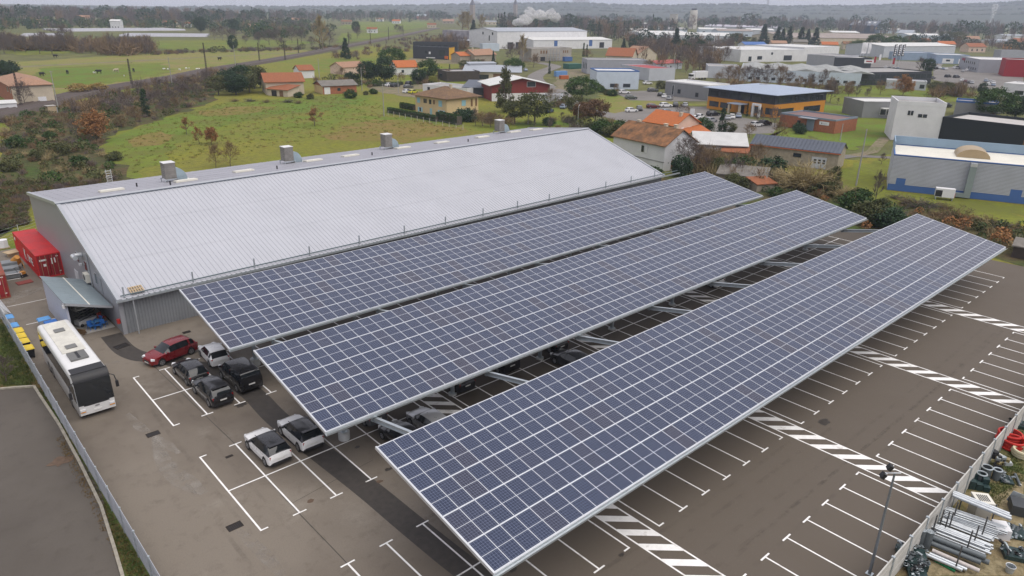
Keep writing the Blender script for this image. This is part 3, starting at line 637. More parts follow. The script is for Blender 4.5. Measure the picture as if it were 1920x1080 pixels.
# station: t (0 rear .. 1 front), bottom, belt, top heights and half-width factors at belt and top
CARS = {
 'hatch': dict(L=4.15, W=1.76, H=1.47, st=[(0.0, .22, .44, .47, .80, .66), (.010, .15, .54, .58, .90, .76), (.026, .13, .60, .65, .95, .80), (.045, .13, .64, .73, .97, .79), (.08, .13, .66, .84, .985, .76), (.12, .13, .665, .93, .99, .74), (.16, .13, .665, .972, 1, .735), (.28, .12, .655, .995, 1, .73), (.40, .12, .645, 1.0, 1, .74), (.50, .12, .635, .985, 1, .73), (.56, .12, .63, .955, 1, .72), (.65, .12, .625, .80, .99, .74), (.735, .12, .615, .645, .98, .82), (.78, .12, .60, .63, .98, .84), (.88, .13, .55, .585, .95, .80), (.955, .14, .48, .515, .87, .70), (.988, .16, .40, .43, .78, .6), (1.0, .2, .32, .34, .70, .5)], rw=(.026, .13), ws=(.56, .735), sw=(.09, .70), pil=((.375, .40), (.17, .21)), wx=(.175, .80), wr=.315),
 'suv': dict(L=4.45, W=1.84, H=1.62, st=[(0.0, .24, .46, .49, .80, .66), (.010, .17, .56, .60, .90, .76), (.024, .15, .62, .67, .95, .81), (.045, .15, .65, .76, .97, .80), (.075, .15, .67, .87, .985, .77), (.105, .15, .675, .94, .99, .755), (.14, .15, .675, .972, 1, .745), (.27, .14, .66, .995, 1, .74), (.40, .14, .65, 1.0, 1, .75), (.50, .14, .645, .985, 1, .74), (.56, .14, .64, .955, 1, .73), (.64, .14, .635, .82, .99, .76), (.715, .14, .63, .665, .98, .84), (.76, .14, .62, .65, .98, .86), (.88, .15, .585, .62, .95, .82), (.955, .16, .52, .555, .88, .72), (.988, .19, .44, .47, .80, .62), (1.0, .24, .36, .38, .72, .52)], rw=(.024, .115), ws=(.56, .715), sw=(.08, .69), pil=((.375, .40), (.15, .185)), wx=(.175, .80), wr=.35),
 'van': dict(L=4.9, W=1.92, H=1.90, st=[(0.0, .16, .50, .55, .93, .86), (.008, .13, .60, .78, .98, .86), (.02, .12, .62, .92, .99, .84), (.04, .12, .62, .975, 1, .83), (.2, .11, .62, 1.0, 1, .83), (.45, .11, .615, 1.0, 1, .83), (.60, .11, .605, .985, 1, .82), (.66, .11, .60, .95, 1, .80), (.74, .11, .59, .80, .99, .80), (.83, .11, .57, .615, .98, .84), (.87, .12, .55, .58, .97, .84), (.94, .13, .48, .52, .92, .76), (.982, .15, .40, .43, .84, .66), (1.0, .2, .30, .32, .76, .56)], rw=(.008, .04), ws=(.66, .83), sw=(.06, .80), pil=((.30, .33), (.56, .585)), wx=(.19, .80), wr=.34),
}
def lerp_station(S, t):
    for a, b in zip(S, S[1:]):
        if a[0] <= t <= b[0]:
            k = (t - a[0]) / (b[0] - a[0]); return [x + (y - x) * k for x, y in zip(a, b)]
CARCACHE = {}
def car_parts(kind, colour, roof, detail):
    key = (kind, colour, roof, detail)
    if key in CARCACHE: return CARCACHE[key]
    c = CARS[kind]; L, W, H = c['L'], c['W'] / 2, c['H']
    ts = set(s[0] for s in c['st']) | set(c['rw']) | set(c['ws']) | set(c['sw'])
    for p in c['pil']: ts |= set(p)
    for w in c['wx']:
        for dq in (-.09, -.055, 0, .055, .09): ts.add(round(w + dq, 4))
    ts = sorted(t for t in ts if 0 <= t <= 1)
    rings = []
    for t in ts:
        _, zb_, zl, zt, wb, wt = lerp_station(c['st'], t)
        zb_, zl, zt = zb_ * H, zl * H, zt * H
        for w in c['wx']:                                # lift the sill over the wheels
            d = abs(t - w) * L / (c['wr'] * 1.12)
            if d < 1: zb_ = max(zb_, c['wr'] * 2.08 * math.sqrt(1 - d * d) if d < 1 else 0)
        x = (t - 0.5) * L
        zm = max(zb_ + 0.04, min(zl - 0.12, 0.42 * H))
        rings.append([(x, W * wb * .90, zb_), (x, W * wb * .985, min(zb_ + 0.10, zl - 0.1)), (x, W * wb, max(zm, zb_ + 0.11) if zb_ + .11 < zl else zl - .04), (x, W * wb * .985, zl), (x, W * wt, zt - 0.045 if zt - zl > 0.06 else zl + (zt - zl) * .4), (x, W * wt * .80, zt - 0.008), (x, 0, zt)])
    P = {k: MB() for k in ('body', 'roof', 'windshield', 'rear_window', 'side_window_l', 'side_window_r', 'sill')}
    n = len(ts)
    for i in range(n - 1):
        tm = (ts[i] + ts[i + 1]) / 2; A, B = rings[i], rings[i + 1]
        for j in range(6):
            for sgn in (1, -1):
                q = [A[j], B[j], B[j + 1], A[j + 1]]
                q = [(p[0], p[1] * sgn, p[2]) for p in q]
                if sgn > 0: q = q[::-1]
                d = 'body'
                if j == 0: d = 'sill'
                if j >= 4:
                    if c['rw'][0] <= tm <= c['rw'][1]: d = 'rear_window'
                    elif c['ws'][0] <= tm <= c['ws'][1]: d = 'windshield'
                    elif c['rw'][1] < tm < c['ws'][0]: d = 'roof'
                if j == 3 and roof == 'black' and .03 < tm < c['ws'][1]: d = 'roof'
                if j == 3 and c['sw'][0] <= tm <= c['sw'][1] and (roof == 'black' or not (c['pil'][1][0] <= tm <= c['pil'][1][1] and kind != 'van')):
                    d = 'side_window_l' if sgn > 0 else 'side_window_r'
                P[d].add(q, [(0, 1, 2, 3)])
    for e, ring in ((0, rings[0]), (1, rings[-1])):
        pts = [(p[0], p[1], p[2]) for p in ring] + [(p[0], -p[1], p[2]) for p in ring[-2::-1]]
        P['body'].poly(pts if e == 0 else pts[::-1])
    for k, mb in P.items():                              # weld so that shading is smooth
        seen = {}; rm = []
        for v in mb.v:
            kk = tuple(round(a, 4) for a in v)
            if kk not in seen: seen[kk] = len(seen)
            rm.append(seen[kk])
        mb.v = list(seen); fs = []
        for f in mb.f:
            g = []
            for a in f:
                if rm[a] not in g: g.append(rm[a])
            fs.append(tuple(g))
        keep = [(f, m_) for f, m_ in zip(fs, mb.m) if len(f) > 2]; mb.f = [f for f, _ in keep]; mb.m = [m_ for _, m_ in keep]
    pm = PAINT[colour]; out = []
    add = lambda nm, mb, m_, sm=40, sub=None, loc=(0, 0, 0): out.append((nm, mb.mesh(nm, m_, sm), loc, sub or []))
    add('body', P['body'], pm); add('roof', P['roof'], PAINT['black'] if roof == 'black' else pm)
    add('windshield', P['windshield'], GLASS); add('rear_window', P['rear_window'], GLASS)
    add('side_window', P['side_window_l'], GLASS); add('side_window', P['side_window_r'], GLASS)
    add('sill', P['sill'], DARK if kind == 'suv' else pm)
    u = MB(); u.bx(-L * .46, L * .46, -W * .86, W * .86, 0.2, 0.42); add('underbody', u, DARK, None)
    r = c['wr']; ty = MB(); ty.tube((0, -.105, 0), (0, .105, 0), r, 18); tm_ = ty.mesh('wheel', RUBBER, 40)
    rm_ = MB(); rm_.tube((0, -.112, 0), (0, .112, 0), r * .66, 14, mi=0)
    for k in range(5):
        a = 2 * math.pi * k / 5 + .3
        rm_.rbox((r * .43 * math.cos(a), 0, r * .43 * math.sin(a)), (r * .16, .229, r * .34), 0, 1, 0, 0)
    rmm = rm_.mesh('rim', [RIM, DARK])
    for t in c['wx']:
        for s in (1, -1): out.append(('wheel', tm_, ((t - .5) * L, s * (W - .10), r), [('rim', rmm, (0, 0, 0))]))
    if detail:
        xf, xr = L / 2, -L / 2
        for s in (1, -1):
            hb = MB(); hb.rbox((0, 0, 0), (.30, .30, .13), -s * .55); out.append(('headlight', hb.mesh('headlight', LAMP), (xf - .23, s * W * .70, H * (.47 if kind != 'van' else .44)), []))
            tb = MB(); tb.rbox((0, 0, 0), (.16, .20, .20 if kind != 'van' else .42), s * .35); out.append(('tail_light', tb.mesh('tail_light', TAIL), (xr + .13, s * W * .80, H * (.54 if kind != 'van' else .50)), []))
            mr = MB(); mr.rbox((0, 0, 0), (.12, .20, .14), 0); out.append(('mirror', mr.mesh('mirror', pm if colour != 'white' or roof != 'black' else PAINT['black']), ((c['ws'][1] - .5) * L - .28, s * (W + .06), H * .66), []))
            for dx in (.05, .28):
                hd = MB(); hd.rbox((0, 0, 0), (.18, .03, .03)); out.append(('door_handle', hd.mesh('door_handle', pm), ((dx - .12) * L * .7, s * W * .995, H * .58), []))
        pl = MB(); pl.rbox((0, 0, 0), (.03, .52, .11)); out.append(('number_plate', pl.mesh('number_plate', PLATE), (xr - .0, 0, H * .43), []))
        pl = MB(); pl.rbox((0, 0, 0), (.03, .52, .11)); out.append(('number_plate', pl.mesh('number_plate', PLATE), (xf + .005, 0, H * .27), []))
        gr = MB(); gr.rbox((0, 0, 0), (.06, W * .9, .12)); out.append(('grille', gr.mesh('grille', DARK), (xf - .02, 0, H * .34), []))
        bp = MB(); bp.rbox((0, 0, 0), (.06, W * 1.5, .22)); out.append(('rear_bumper', bp.mesh('rear_bumper', DARK if kind == 'suv' else pm), (xr + .02, 0, H * .24), []))
        if kind == 'suv':
            for s in (1, -1):
                rb = MB(); rb.tube((-L * .30, 0, 0), (L * .08, 0, 0), .025, 6); out.append(('roof_rail', rb.mesh('roof_rail', DARK), (0, s * W * .70, H * .985), []))
            sp = MB(); sp.rbox((0, 0, 0), (.28, W * 1.3, .04)); out.append(('spoiler', sp.mesh('spoiler', PAINT['black'] if roof == 'black' else pm), (xr + .50, 0, H * .985), []))
    CARCACHE[key] = out; return out
def car(kind, colour, pos, ang, label, roof=None, detail=False, group=None, name='parked_car', sc=1.0):
    t = thing(name, label, 'van' if kind == 'van' else 'car', pos, ang, group); t.scale = (sc,) * 3
    for nm, me, loc, sub in car_parts(kind, colour, roof, detail):
        o = obj(nm, me, t, loc)
        for n2, m2, l2 in sub: obj(n2, m2, o, l2)
    return t
UP = math.pi / 2     # nose towards the hall
car('hatch', 'red', (3.65, 1.9, 0), R_(193), 'dark red hatchback with lit lamp pulling out before the hall', detail=True, name='hatchback_car', sc=1.06)
GLOW = bpy.data.materials.new('lit_indicator'); GLOW.use_nodes = True
GLOW.node_tree.nodes['Principled BSDF'].inputs['Base Color'].default_value = (.9, .35, .03, 1); GLOW.node_tree.nodes['Principled BSDF'].inputs['Emission Color'].default_value = (1, .42, .05, 1); GLOW.node_tree.nodes['Principled BSDF'].inputs['Emission Strength'].default_value = 4
redcar = [o for o in COL.objects if o.get('label', '').startswith('dark red hatchback')][0]
mb = MB(); mb.rbox((0, 0, 0), (.12, .14, .09)); mb.build('indicator_lamp', GLOW, redcar, (4.15 / 2 - .10, .56, .47))
car('hatch', 'black', (3.72, -2.75, 0), UP + .04, 'black hatchback parked in front of the black four-wheel drive', detail=True, name='hatchback_car')
car('suv', 'black', (3.85, -7.3, 0), UP + .03, 'black four-wheel-drive car parked behind the black hatchback', detail=True, name='suv_car')
car('hatch', 'white', (6.45, -.75, 0), UP - .05, 'small white hatchback at the corner of the farthest carport', detail=True, name='hatchback_car', sc=.96)
car('van', 'black', (6.5, -6.3, 0), UP + .02, 'black passenger van beside the farthest carport', detail=True, name='passenger_van')
car('suv', 'white', (3.8, -17.55, 0), UP + .02, 'white crossover with black roof, left of the two in front', 'black', True, name='crossover_car', sc=.96)
car('suv', 'white', (6.35, -17.4, 0), UP + .0, 'white crossover with black roof beside the middle carport corner', 'black', True, name='crossover_car', sc=.97)
# cars in the shade of the carports
for kind, colour, x, y, a, lb in (
    ('hatch', 'silver', 14.25, -22.4, UP, 'silver hatchback under the middle carport beside the hatched strip'),
    ('hatch', 'black', 11.65, -22.6, UP, 'black car under the beam between front and middle carports'),
    ('hatch', 'grey', 11.6, -17.6, UP, 'grey car shaded by the left end of the middle carport'),
    ('suv', 'black', 19.8, -17.9, UP, 'black car with yellow plate in the middle carport shade'),
    ('van', 'black', 24.8, -17.6, UP, 'dark van in the shade left of the second beam'),
    ('hatch', 'darkgrey', 29.8, -22.3, UP, 'dark car with shiny roof between front and middle carports'),
    ('hatch', 'white', 57.0, -18.0, UP, 'pale car glimpsed far along under the middle carport'),
    ('suv', 'black', 31.0, -17.8, UP, 'black car with orange tail lamps deep under the middle carport'),
    ('hatch', 'white', 11.4, -7.4, UP, 'white car glimpsed between farthest and middle carports'),
    ('hatch', 'paleblue', 14.2, -7.0, UP, 'pale blue car roof glimpsed below the farthest carport gutter'),
    ('suv', 'navy', 27.0, -7.2, UP, 'dark blue car below the farthest carport gutter')):
    car(kind, colour, (x, y, 0), a, lb, detail=True)

# ------------------------------------------------------------------ the coach
BUSW = mat('coach_white', (0.70, 0.70, 0.69), 0.3, var=0.04, scale=1.2, coat=0.4)
BUSROOF = mat('coach_roof', (0.60, 0.585, 0.52), 0.6, var=0.12, scale=1.5, col2=(0.42, 0.40, 0.34), thr=(0.55, 0.8))
coach = thing('coach', 'white coach with dark windscreen parked beside the left fence', 'coach', (-3.72, -4.6, 0), 0)
BL, BW, BH = 12.6, 1.24, 3.55
def coach_ring(y, w, z0, z1, r=.28):
    pts = [(-w, z0), (-w, z1 - r)] + [(-w + r * (1 - math.cos(a)), z1 - r + r * math.sin(a)) for a in (R_(30), R_(60), R_(90))]
    pts += [(w - r * (1 - math.cos(a)), z1 - r + r * math.sin(a)) for a in (R_(90), R_(60), R_(30))] + [(w, z1 - r), (w, z0)]
    return [(x, y, z) for x, z in pts]
mb = MB(); ys = [(0.02, .93, .38, 1.1), (.0, .97, .34, 1.25), (.10, .99, .32, 1.3), (.16, 1, .32, BH - .75), (.55, 1, .32, BH - .12), (1.1, 1, .32, BH), (BL - .5, 1, .32, BH), (BL - .12, .98, .34, BH - .06), (BL, .93, .42, BH - .25)]
ys = [(.0, .96, .36, 1.25), (.05, .985, .33, 1.9), (.13, .99, .32, 2.7), (.22, 1, .32, 3.2), (.45, 1, .32, BH - .10), (.9, 1, .32, BH), (BL - .5, 1, .32, BH), (BL - .12, .98, .34, BH - .06), (BL, .93, .42, BH - .25)]
rg = [coach_ring(y, BW * k, z0, z1) for y, k, z0, z1 in ys]; n = len(rg[0])
for p in rg: mb.v += p
for i in range(len(rg) - 1):
    for j in range(n - 1): mb.f.append((i * n + j, i * n + j + 1, (i + 1) * n + j + 1, (i + 1) * n + j)); mb.m.append(0)
mb.f.append(tuple(range(n - 1, -1, -1))); mb.f.append(tuple(range((len(rg) - 1) * n, len(rg) * n))); mb.m += [0, 0]
for i in range(len(rg) - 1): mb.f.append((i * n, (i + 1) * n, (i + 1) * n + n - 1, i * n + n - 1)); mb.m.append(0)
mb.build('body', BUSW, coach, smooth=35)
def front_strip(name, zlist, m, e=.02, wf=.94, parent=coach):
    """panel that follows the curved front between given heights"""
    prof = [(1.25, 0.0), (1.9, .05), (2.7, .13), (3.2, .22), (BH - .10, .45), (BH, .9)]
    def yy(z):
        if z <= 1.25: return 0.0
        for (za, ya), (zb_, yb) in zip(prof, prof[1:]):
            if z <= zb_: return ya + (yb - ya) * (z - za) / (zb_ - za)
        return .9
    mb = MB(); vs = []
    for z in zlist:
        for k in range(7):
            a = -1 + k / 3; vs.append((BW * wf * a, yy(z) - e + .02 * abs(a) ** 4, z))
    mb.add(vs, [(i * 7 + k, i * 7 + k + 1, (i + 1) * 7 + k + 1, (i + 1) * 7 + k) for i in range(len(zlist) - 1) for k in range(6)])
    return mb.build(name, m, parent, smooth=40)
front_strip('windshield', [1.18, 1.5, 1.9, 2.3, 2.7, 3.0], GLASS, .04, .985)
front_strip('destination_panel', [3.0, 3.2, BH - .10, BH - .01], DARK, .045, .99)
mb = MB(); mb.bx(-BW * .90, BW * .90, .70, 1.75, BH - .2, BH + .012); mb.build('front_roof_cap', DARK, coach)
front_strip('front_apron', [1.06, 1.18], DARK, .02, .7)
for s in (-1, 1):
    for k in range(6):
        y0 = 1.15 + k * 1.85; w_ = MB(); w_.bx(s * BW - .02, s * BW + .012, y0, y0 + 1.80, 1.75, 3.05); w_.build('side_window', GLASS, coach)
    w_ = MB(); w_.bx(s * BW - .02, s * BW + .010, .25, 1.12, 1.35, 2.75); w_.build('side_window', GLASS, coach)
    for yw in (2.6, 8.9, 10.2):
        ty = MB(); ty.tube((-.13, 0, 0), (.13, 0, 0), .5, 20); o = ty.build('wheel', RUBBER, coach, (s * (BW - .13), yw, .5), smooth=40)
        rm_ = MB(); rm_.tube((-.135, 0, 0), (.135, 0, 0), .3, 14); rm_.build('rim', RIM, o)
    hb = MB(); hb.rbox((0, 0, 0), (.34, .1, .16)); hb.build('headlight', LAMP, coach, (s * BW * .80, -.01, .78)); hb = MB(); hb.rbox((0, 0, 0), (.34, .1, .05)); hb.build('indicator', AMBER, coach, (s * BW * .80, -.012, .64))
    mr = MB(); mr.path([(s * BW * .9, .35, 3.1), (s * (BW + .25), .05, 2.95), (s * (BW + .32), -.1, 2.5)], .035, 6); o = mr.build('mirror_arm', DARK, coach)
    mm = MB(); mm.rbox((s * (BW + .33), -.1, 2.25), (.2, .14, .5)); mm.build('mirror', DARK, o)
mb = MB(); mb.rbox((0, -.02, .62), (.55, .03, .12)); mb.build('number_plate', PLATE, coach)
mb = MB(); mb.rbox((0, -.02, .92), (.3, .02, .1)); mb.build('badge', RIM, coach)
for s in (-.7, .75):
    mb = MB(); mb.path([(s * .3, -.04, 1.15), (s, -.0, 1.35)], .02, 4); mb.build('wiper', DARK, coach)
mb = MB(); mb.bx(-.82, .82, 4.9, 12.1, BH, BH + .05); mb.build('roof_panel', BUSROOF, coach)
HATCH = mat('smoky_hatch', (0.16, 0.16, 0.15), 0.4, var=.2)
for y in (5.9, 9.9):
    mb = MB(); mb.bx(-.38, .38, y - .38, y + .38, BH + .05, BH + .12); mb.build('roof_hatch', HATCH, coach)
mb = MB(); mb.bx(-.62, .62, 3.0, 4.6, BH, BH + .14); u = mb.build('air_conditioner', mat('unit_grey', (.14, .14, .135), .5), coach)
for k in range(5):
    mb = MB(); mb.tube((0, 3.25 + k * .28, BH + .141), (0, 3.25 + k * .28, BH + .16), .12, 14); mb.build('fan', DARK, u)

# ------------------------------------------------------------------ fences and the yard on the left
FENCEM = mat('fence_metal', (0.47, 0.49, 0.53), 0.45, 0.3, var=0.1, scale=1.0)
fence = thing('slatted_fence', 'light grey metal slat fence along the left edge of the lot', 'fence', (-6.15, 22.5, 0))
pm = MB(); pm.bx(-.05, .05, -.05, .05, 0, 1.85); pme = pm.mesh('post', GALV)
sm_ = MB(); sm_.bx(-.015, .015, -2.60, -.05, 0, .175); sme = sm_.mesh('slat', FENCEM)
for i in range(23):
    obj('post', pme, fence, (0, -2.65 * i, 0))
    if i < 22:
        for k in range(9): obj('slat', sme, fence, ((-1) ** k * .012, -2.65 * i, .06 + k * .185))
# mesh fence beyond the container
mf = thing('wire_fence', 'thin wire fence on posts in the grass behind the container', 'fence', (-2.28, 47.98))
for i in range(5):
    mb = MB(); mb.tube((i * 3.2 * .8, i * 3.2 * .6, 0), (i * 3.2 * .8, i * 3.2 * .6, 2.0), .05, 6); mb.build('post', ALU, mf)
mb = MB()
for z in (.3, .7, 1.1, 1.5, 1.9): mb.tube((0, 0, z), (4 * 3.2 * .8, 4 * 3.2 * .6, z), .012, 4)
mb.build('wire', ALU, mf)
# containers
CRED = mat('container_red', (0.55, 0.016, 0.018), 0.5, var=0.12, scale=0.8, col2=(0.26, 0.03, 0.02), thr=(.62, .8))
CREDD = mat('container_door_red', (0.28, 0.014, 0.018), 0.55, var=0.15, scale=1.5)
LETTER = mat('white_lettering', (0.78, 0.77, 0.75), 0.6)
def container(loc, rz, label, L=12.19, W=2.44, H=2.75, logo=None, m=CRED, md=CREDD):
    t = thing('shipping_container', label, 'container', loc, rz)
    f = corrugated(.12, L - .12, .28, .04, lambda x, d: ((W / 2 - .05 + d, x, .16), (W / 2 - .05 + d, x, H - .12)), (.3, .45, .75, .9))
    # walls run along y
    f.build('side_wall', m, t)
    g = corrugated(.12, L - .12, .28, .04, lambda x, d: ((-W / 2 + .05 - d, x, H - .12), (-W / 2 + .05 - d, x, .16)), (.3, .45, .75, .9)); g.build('side_wall', m, t)
    mb = MB(); mb.quad((-W / 2 + .05, L - .06, .1), (-W / 2 + .05, L - .06, H - .1), (W / 2 - .05, L - .06, H - .1), (W / 2 - .05, L - .06, .1)); mb.build('end_wall', m, t)
    r = corrugated(.1, L - .1, .5, .02, lambda y, d: ((-W / 2 + .05, y, H - .03 + d), (W / 2 - .05, y, H - .03 + d)), (.5, .55, .85, .9)); r.f = [q[::-1] for q in r.f]; r.build('roof', m, t)
    fr = MB()
    for x in (-W / 2, W / 2 - .1):
        fr.bx(x, x + .1, 0, L, 0, .16).bx(x, x + .1, 0, L, H - .12, H)
        for y in (0, L - .12): fr.bx(x - .002, x + .102, y - .002, y + .122, .16, H - .12)
    for y in (0, L - .12): fr.bx(-W / 2 + .1, W / 2 - .1, y, y + .12, 0, .16).bx(-W / 2 + .1, W / 2 - .1, y, y + .12, H - .12, H)
    fr.build('frame', m, t)
    for s in (-1, 1):
        d = MB(); d.bx(min(s * .02, s * (W / 2 - .1)), max(s * .02, s * (W / 2 - .1)), .03, .08, .17, H - .13)
        for k in range(4):
            z = .4 + k * (H - .7) / 3.6; d.bx(min(s * .1, s * (W / 2 - .18)), max(s * .1, s * (W / 2 - .18)), .01, .03, z, z + .42)
        o = d.build('door', md, t)
        for k in (.32, .82):
            b = MB(); b.tube((s * k, -.025, .15), (s * k, -.025, H - .12), .022, 6); b.build('lock_bar', mat('lock_bar', (.42, .33, .2), .5, .3), o)
    mb = MB(); mb.bx(-.95, -.25, -.004, .008, H - .75, H - .55).bx(-.62, -.35, -.004, .008, 1.35, 1.65).bx(.2, .34, -.004, .008, 1.5, 2.2).bx(.5, .62, -.004, .008, 1.6, 2.2).bx(.7, .95, -.004, .008, 2.3, 2.4).bx(.78, .98, -.004, .008, .5, .6); mb.build('data_plates', LETTER, t)
    if logo:
        text('lettering', logo[0], 2.0, LETTER, t, (-W / 2 - .012, 6.3, 1.3), (R_(90), 0, R_(-90)), .006); text('lettering', logo[1:], 1.35, LETTER, t, (-W / 2 - .012, 3.6, 1.3), (R_(90), 0, R_(-90)), .006)
        mb = MB(); mb.bx(-W / 2 - .012, -W / 2 - .004, L - 1.2, L - .6, 1.9, 2.3); mb.build('logo_patch', LETTER, t)
    return t
container((.32, 31.4, 0), R_(1.1), 'long bright red shipping container with white lettering against the hall', logo='KLINE')
container((-5.6, 27.2, 0), R_(-3), 'rust red shipping container cut off by the left picture edge', L=6.06, H=2.6, m=mat('container_rust', (.33, .05, .025), .6, var=.2, col2=(.2, .06, .03)), md=CREDD)
# wheelie bins
def bin_(loc, rz, lid, body, label, grp, s=1.0):
    t = thing('wheelie_bin', label, 'bin', loc, rz, grp); t.scale = (s,) * 3
    mb = MB(); mb.add([(-.5, -.36, .16), (.5, -.36, .16), (.5, .36, .16), (-.5, .36, .16), (-.62, -.45, 1.05), (.62, -.45, 1.05), (.62, .45, 1.05), (-.62, .45, 1.05)], [(0, 3, 2, 1), (4, 5, 6, 7), (0, 1, 5, 4), (1, 2, 6, 5), (2, 3, 7, 6), (3, 0, 4, 7)]); mb.build('body', body, t)
    mb = MB(); mb.add([(-.66, -.5, 1.055), (.66, -.5, 1.055), (.66, .5, 1.055), (-.66, .5, 1.055), (-.60, -.42, 1.15), (.60, -.42, 1.15), (.56, .36, 1.22), (-.56, .36, 1.22)], [(0, 3, 2, 1), (4, 5, 6, 7), (0, 1, 5, 4), (1, 2, 6, 5), (2, 3, 7, 6), (3, 0, 4, 7)]); mb.build('lid', lid, t)
    for x in (-.42, .42):
        for y in (-.3, .3):
            w = MB(); w.tube((x - .03, y, .09), (x + .03, y, .09), .09, 10); w.build('wheel', RUBBER, t)
    mb = MB(); mb.tube((-.45, .52, 1.0), (.45, .52, 1.0), .025, 6); mb.build('handle', DARK, t)
BLUEP = mat('bin_blue', (.03, .16, .52), .45, var=.08); BLUEL = mat('bin_light_blue', (.10, .32, .66), .45); YEL = mat('bin_yellow', (.72, .52, .02), .45, var=.06); GREYB = mat('bin_grey', (.48, .50, .55), .5); BLK = mat('bin_black', (.02, .022, .028), .5); DBLUE = mat('bin_navy', (.02, .05, .14), .5)
for p, lid, body, lb, g in (((-3.3, 16.13), BLUEL, GREYB, 'grey bin with pale blue lid, farthest beside the shed wall', 'blue bins beside the shed'), ((-2.96, 14.89), BLUEP, DBLUE, 'blue bin second from the back beside the shed wall', 'blue bins beside the shed'), ((-2.99, 13.03), BLUEL, DBLUE, 'light blue lidded bin third beside the shed wall', 'blue bins beside the shed'), ((-3.04, 11.71), BLUEP, DBLUE, 'deep blue bin nearest to the coach roof', 'blue bins beside the shed'),
    ((-5.75, 18.83), BLUEL, GREYB, 'blue lidded grey bin farthest along the fence row', 'bins along the fence'), ((-5.77, 16.29), BLUEL, GREYB, 'blue lidded bin next to the yellow ones at the fence', 'bins along the fence'), ((-5.65, 14.66), YEL, BLK, 'yellow lidded bin farthest back at the fence', 'bins along the fence'), ((-5.69, 13.21), YEL, BLK, 'yellow lidded bin second of four at the fence', 'bins along the fence'), ((-5.69, 11.76), YEL, BLK, 'yellow lidded bin third of four at the fence', 'bins along the fence'), ((-5.68, 9.95), YEL, BLK, 'yellow lidded black bin nearest to the coach', 'bins along the fence')):
    bin_(p, .05 if 'shed' in lb or 'roof' in lb else R_(90), lid, body, lb, g, .84)
# things kept in the shed
sl_ = thing('scissor_lift', 'white scissor lift platform parked inside the open shed', 'scissor lift', (-.15, 14.6, .012), R_(20))
mb = MB(); mb.bx(-.9, .9, -.4, .4, .15, .6); mb.build('chassis', WHITE, sl_)
mb = MB()
for k in range(4):
    z = .6 + k * .28; mb.tube((-.8, -.3, z), (.8, -.3, z + .28), .035, 6).tube((.8, .3, z), (-.8, .3, z + .28), .035, 6)
mb.build('scissor_arms', DARK, sl_)
mb = MB(); mb.bx(-.95, .95, -.42, .42, 1.72, 1.8)
for x in (-.93, 0, .93):
    for y in (-.4, .4): mb.tube((x, y, 1.8), (x, y, 2.5), .02, 6)
for z in (2.1, 2.5): mb.path([(-.93, -.4, z), (.93, -.4, z), (.93, .4, z), (-.93, .4, z), (-.93, -.4, z)], .02, 6)
mb.build('platform', CREAM, sl_)
for x in (-.65, .65):
    for y in (-.42, .42):
        w = MB(); w.tube((x, y - .05, .16), (x, y + .05, .16), .16, 12); w.build('wheel', RUBBER, sl_)
def chair(loc, rz, m, label):
    t = thing('plastic_chair', label, 'chair', loc, rz, 'plastic chairs in the shed')
    mb = MB(); mb.bx(-.25, .25, -.25, .25, .42, .46); mb.build('seat', m, t)
    mb = MB(); mb.rbox((0, .26, .68), (.46, .03, .42), 0, 0, -.15); mb.build('backrest', m, t)
    for x in (-.22, .22):
        for y in (-.22, .22):
            l_ = MB(); l_.tube((x, y, .42), (x * 1.15, y * 1.15, 0), .02, 6); l_.build('leg', m, t)
CH = [((-.1, 12.75), .3), ((.45, 12.55), 1.2), ((1.0, 12.85), 2.5), ((.2, 13.35), 4.0), ((.75, 13.5), 5.2)]
for k, (p, a) in enumerate(CH): chair((p[0], p[1], .012), a, BLUEP, ['blue plastic chair leftmost in the shed cluster', 'blue plastic chair at the front of the shed cluster', 'blue plastic chair on the right of the shed cluster', 'blue plastic chair behind, left in the shed cluster', 'blue plastic chair behind, right in the shed cluster'][k])
chair((1.2, 14.3, .012), .5, mat('chair_red', (.55, .06, .02), .5), 'red plastic chair behind the blue chairs in the shed')
tb = thing('table', 'small light blue table among the chairs in the shed', 'table', (.4, 12.98, .012), .2)
mb = MB(); mb.bx(-.45, .45, -.35, .35, .68, .72); mb.build('top', BLUEL, tb)
for x in (-.38, .38):
    for y in (-.28, .28): l_ = MB(); l_.tube((x, y, 0), (x, y, .68), .025, 6); l_.build('leg', BLUEL, tb)
mb = MB()
for k in range(9): mb.rbox((1.3 + .05 * k, 17.6 + .15 * (k % 3), .9 + .02 * k), (.08, .06, 1.7), k * .3, 0, .12 * (k % 4) - .2, .1)
tag(mb.build('timber_bundle', mat('timber', (.36, .22, .10), .8, var=.2)), 'bundle of brown timber leaning at the back of the shed', 'timber')
mb = MB()
for k in range(12): mb.rbox((-1.35 + .03 * (k % 4), 12.5 + .04 * k, .1 + .05 * (k // 2)), (.07, 1.6, .06), .5 + .1 * (k % 5))
tag(mb.build('scrap_wood_pile', mat('scrap_wood', (.14, .085, .04), .85, var=.3, scale=4)), 'dark pile of scrap wood at the shed wall end', 'wood pile')
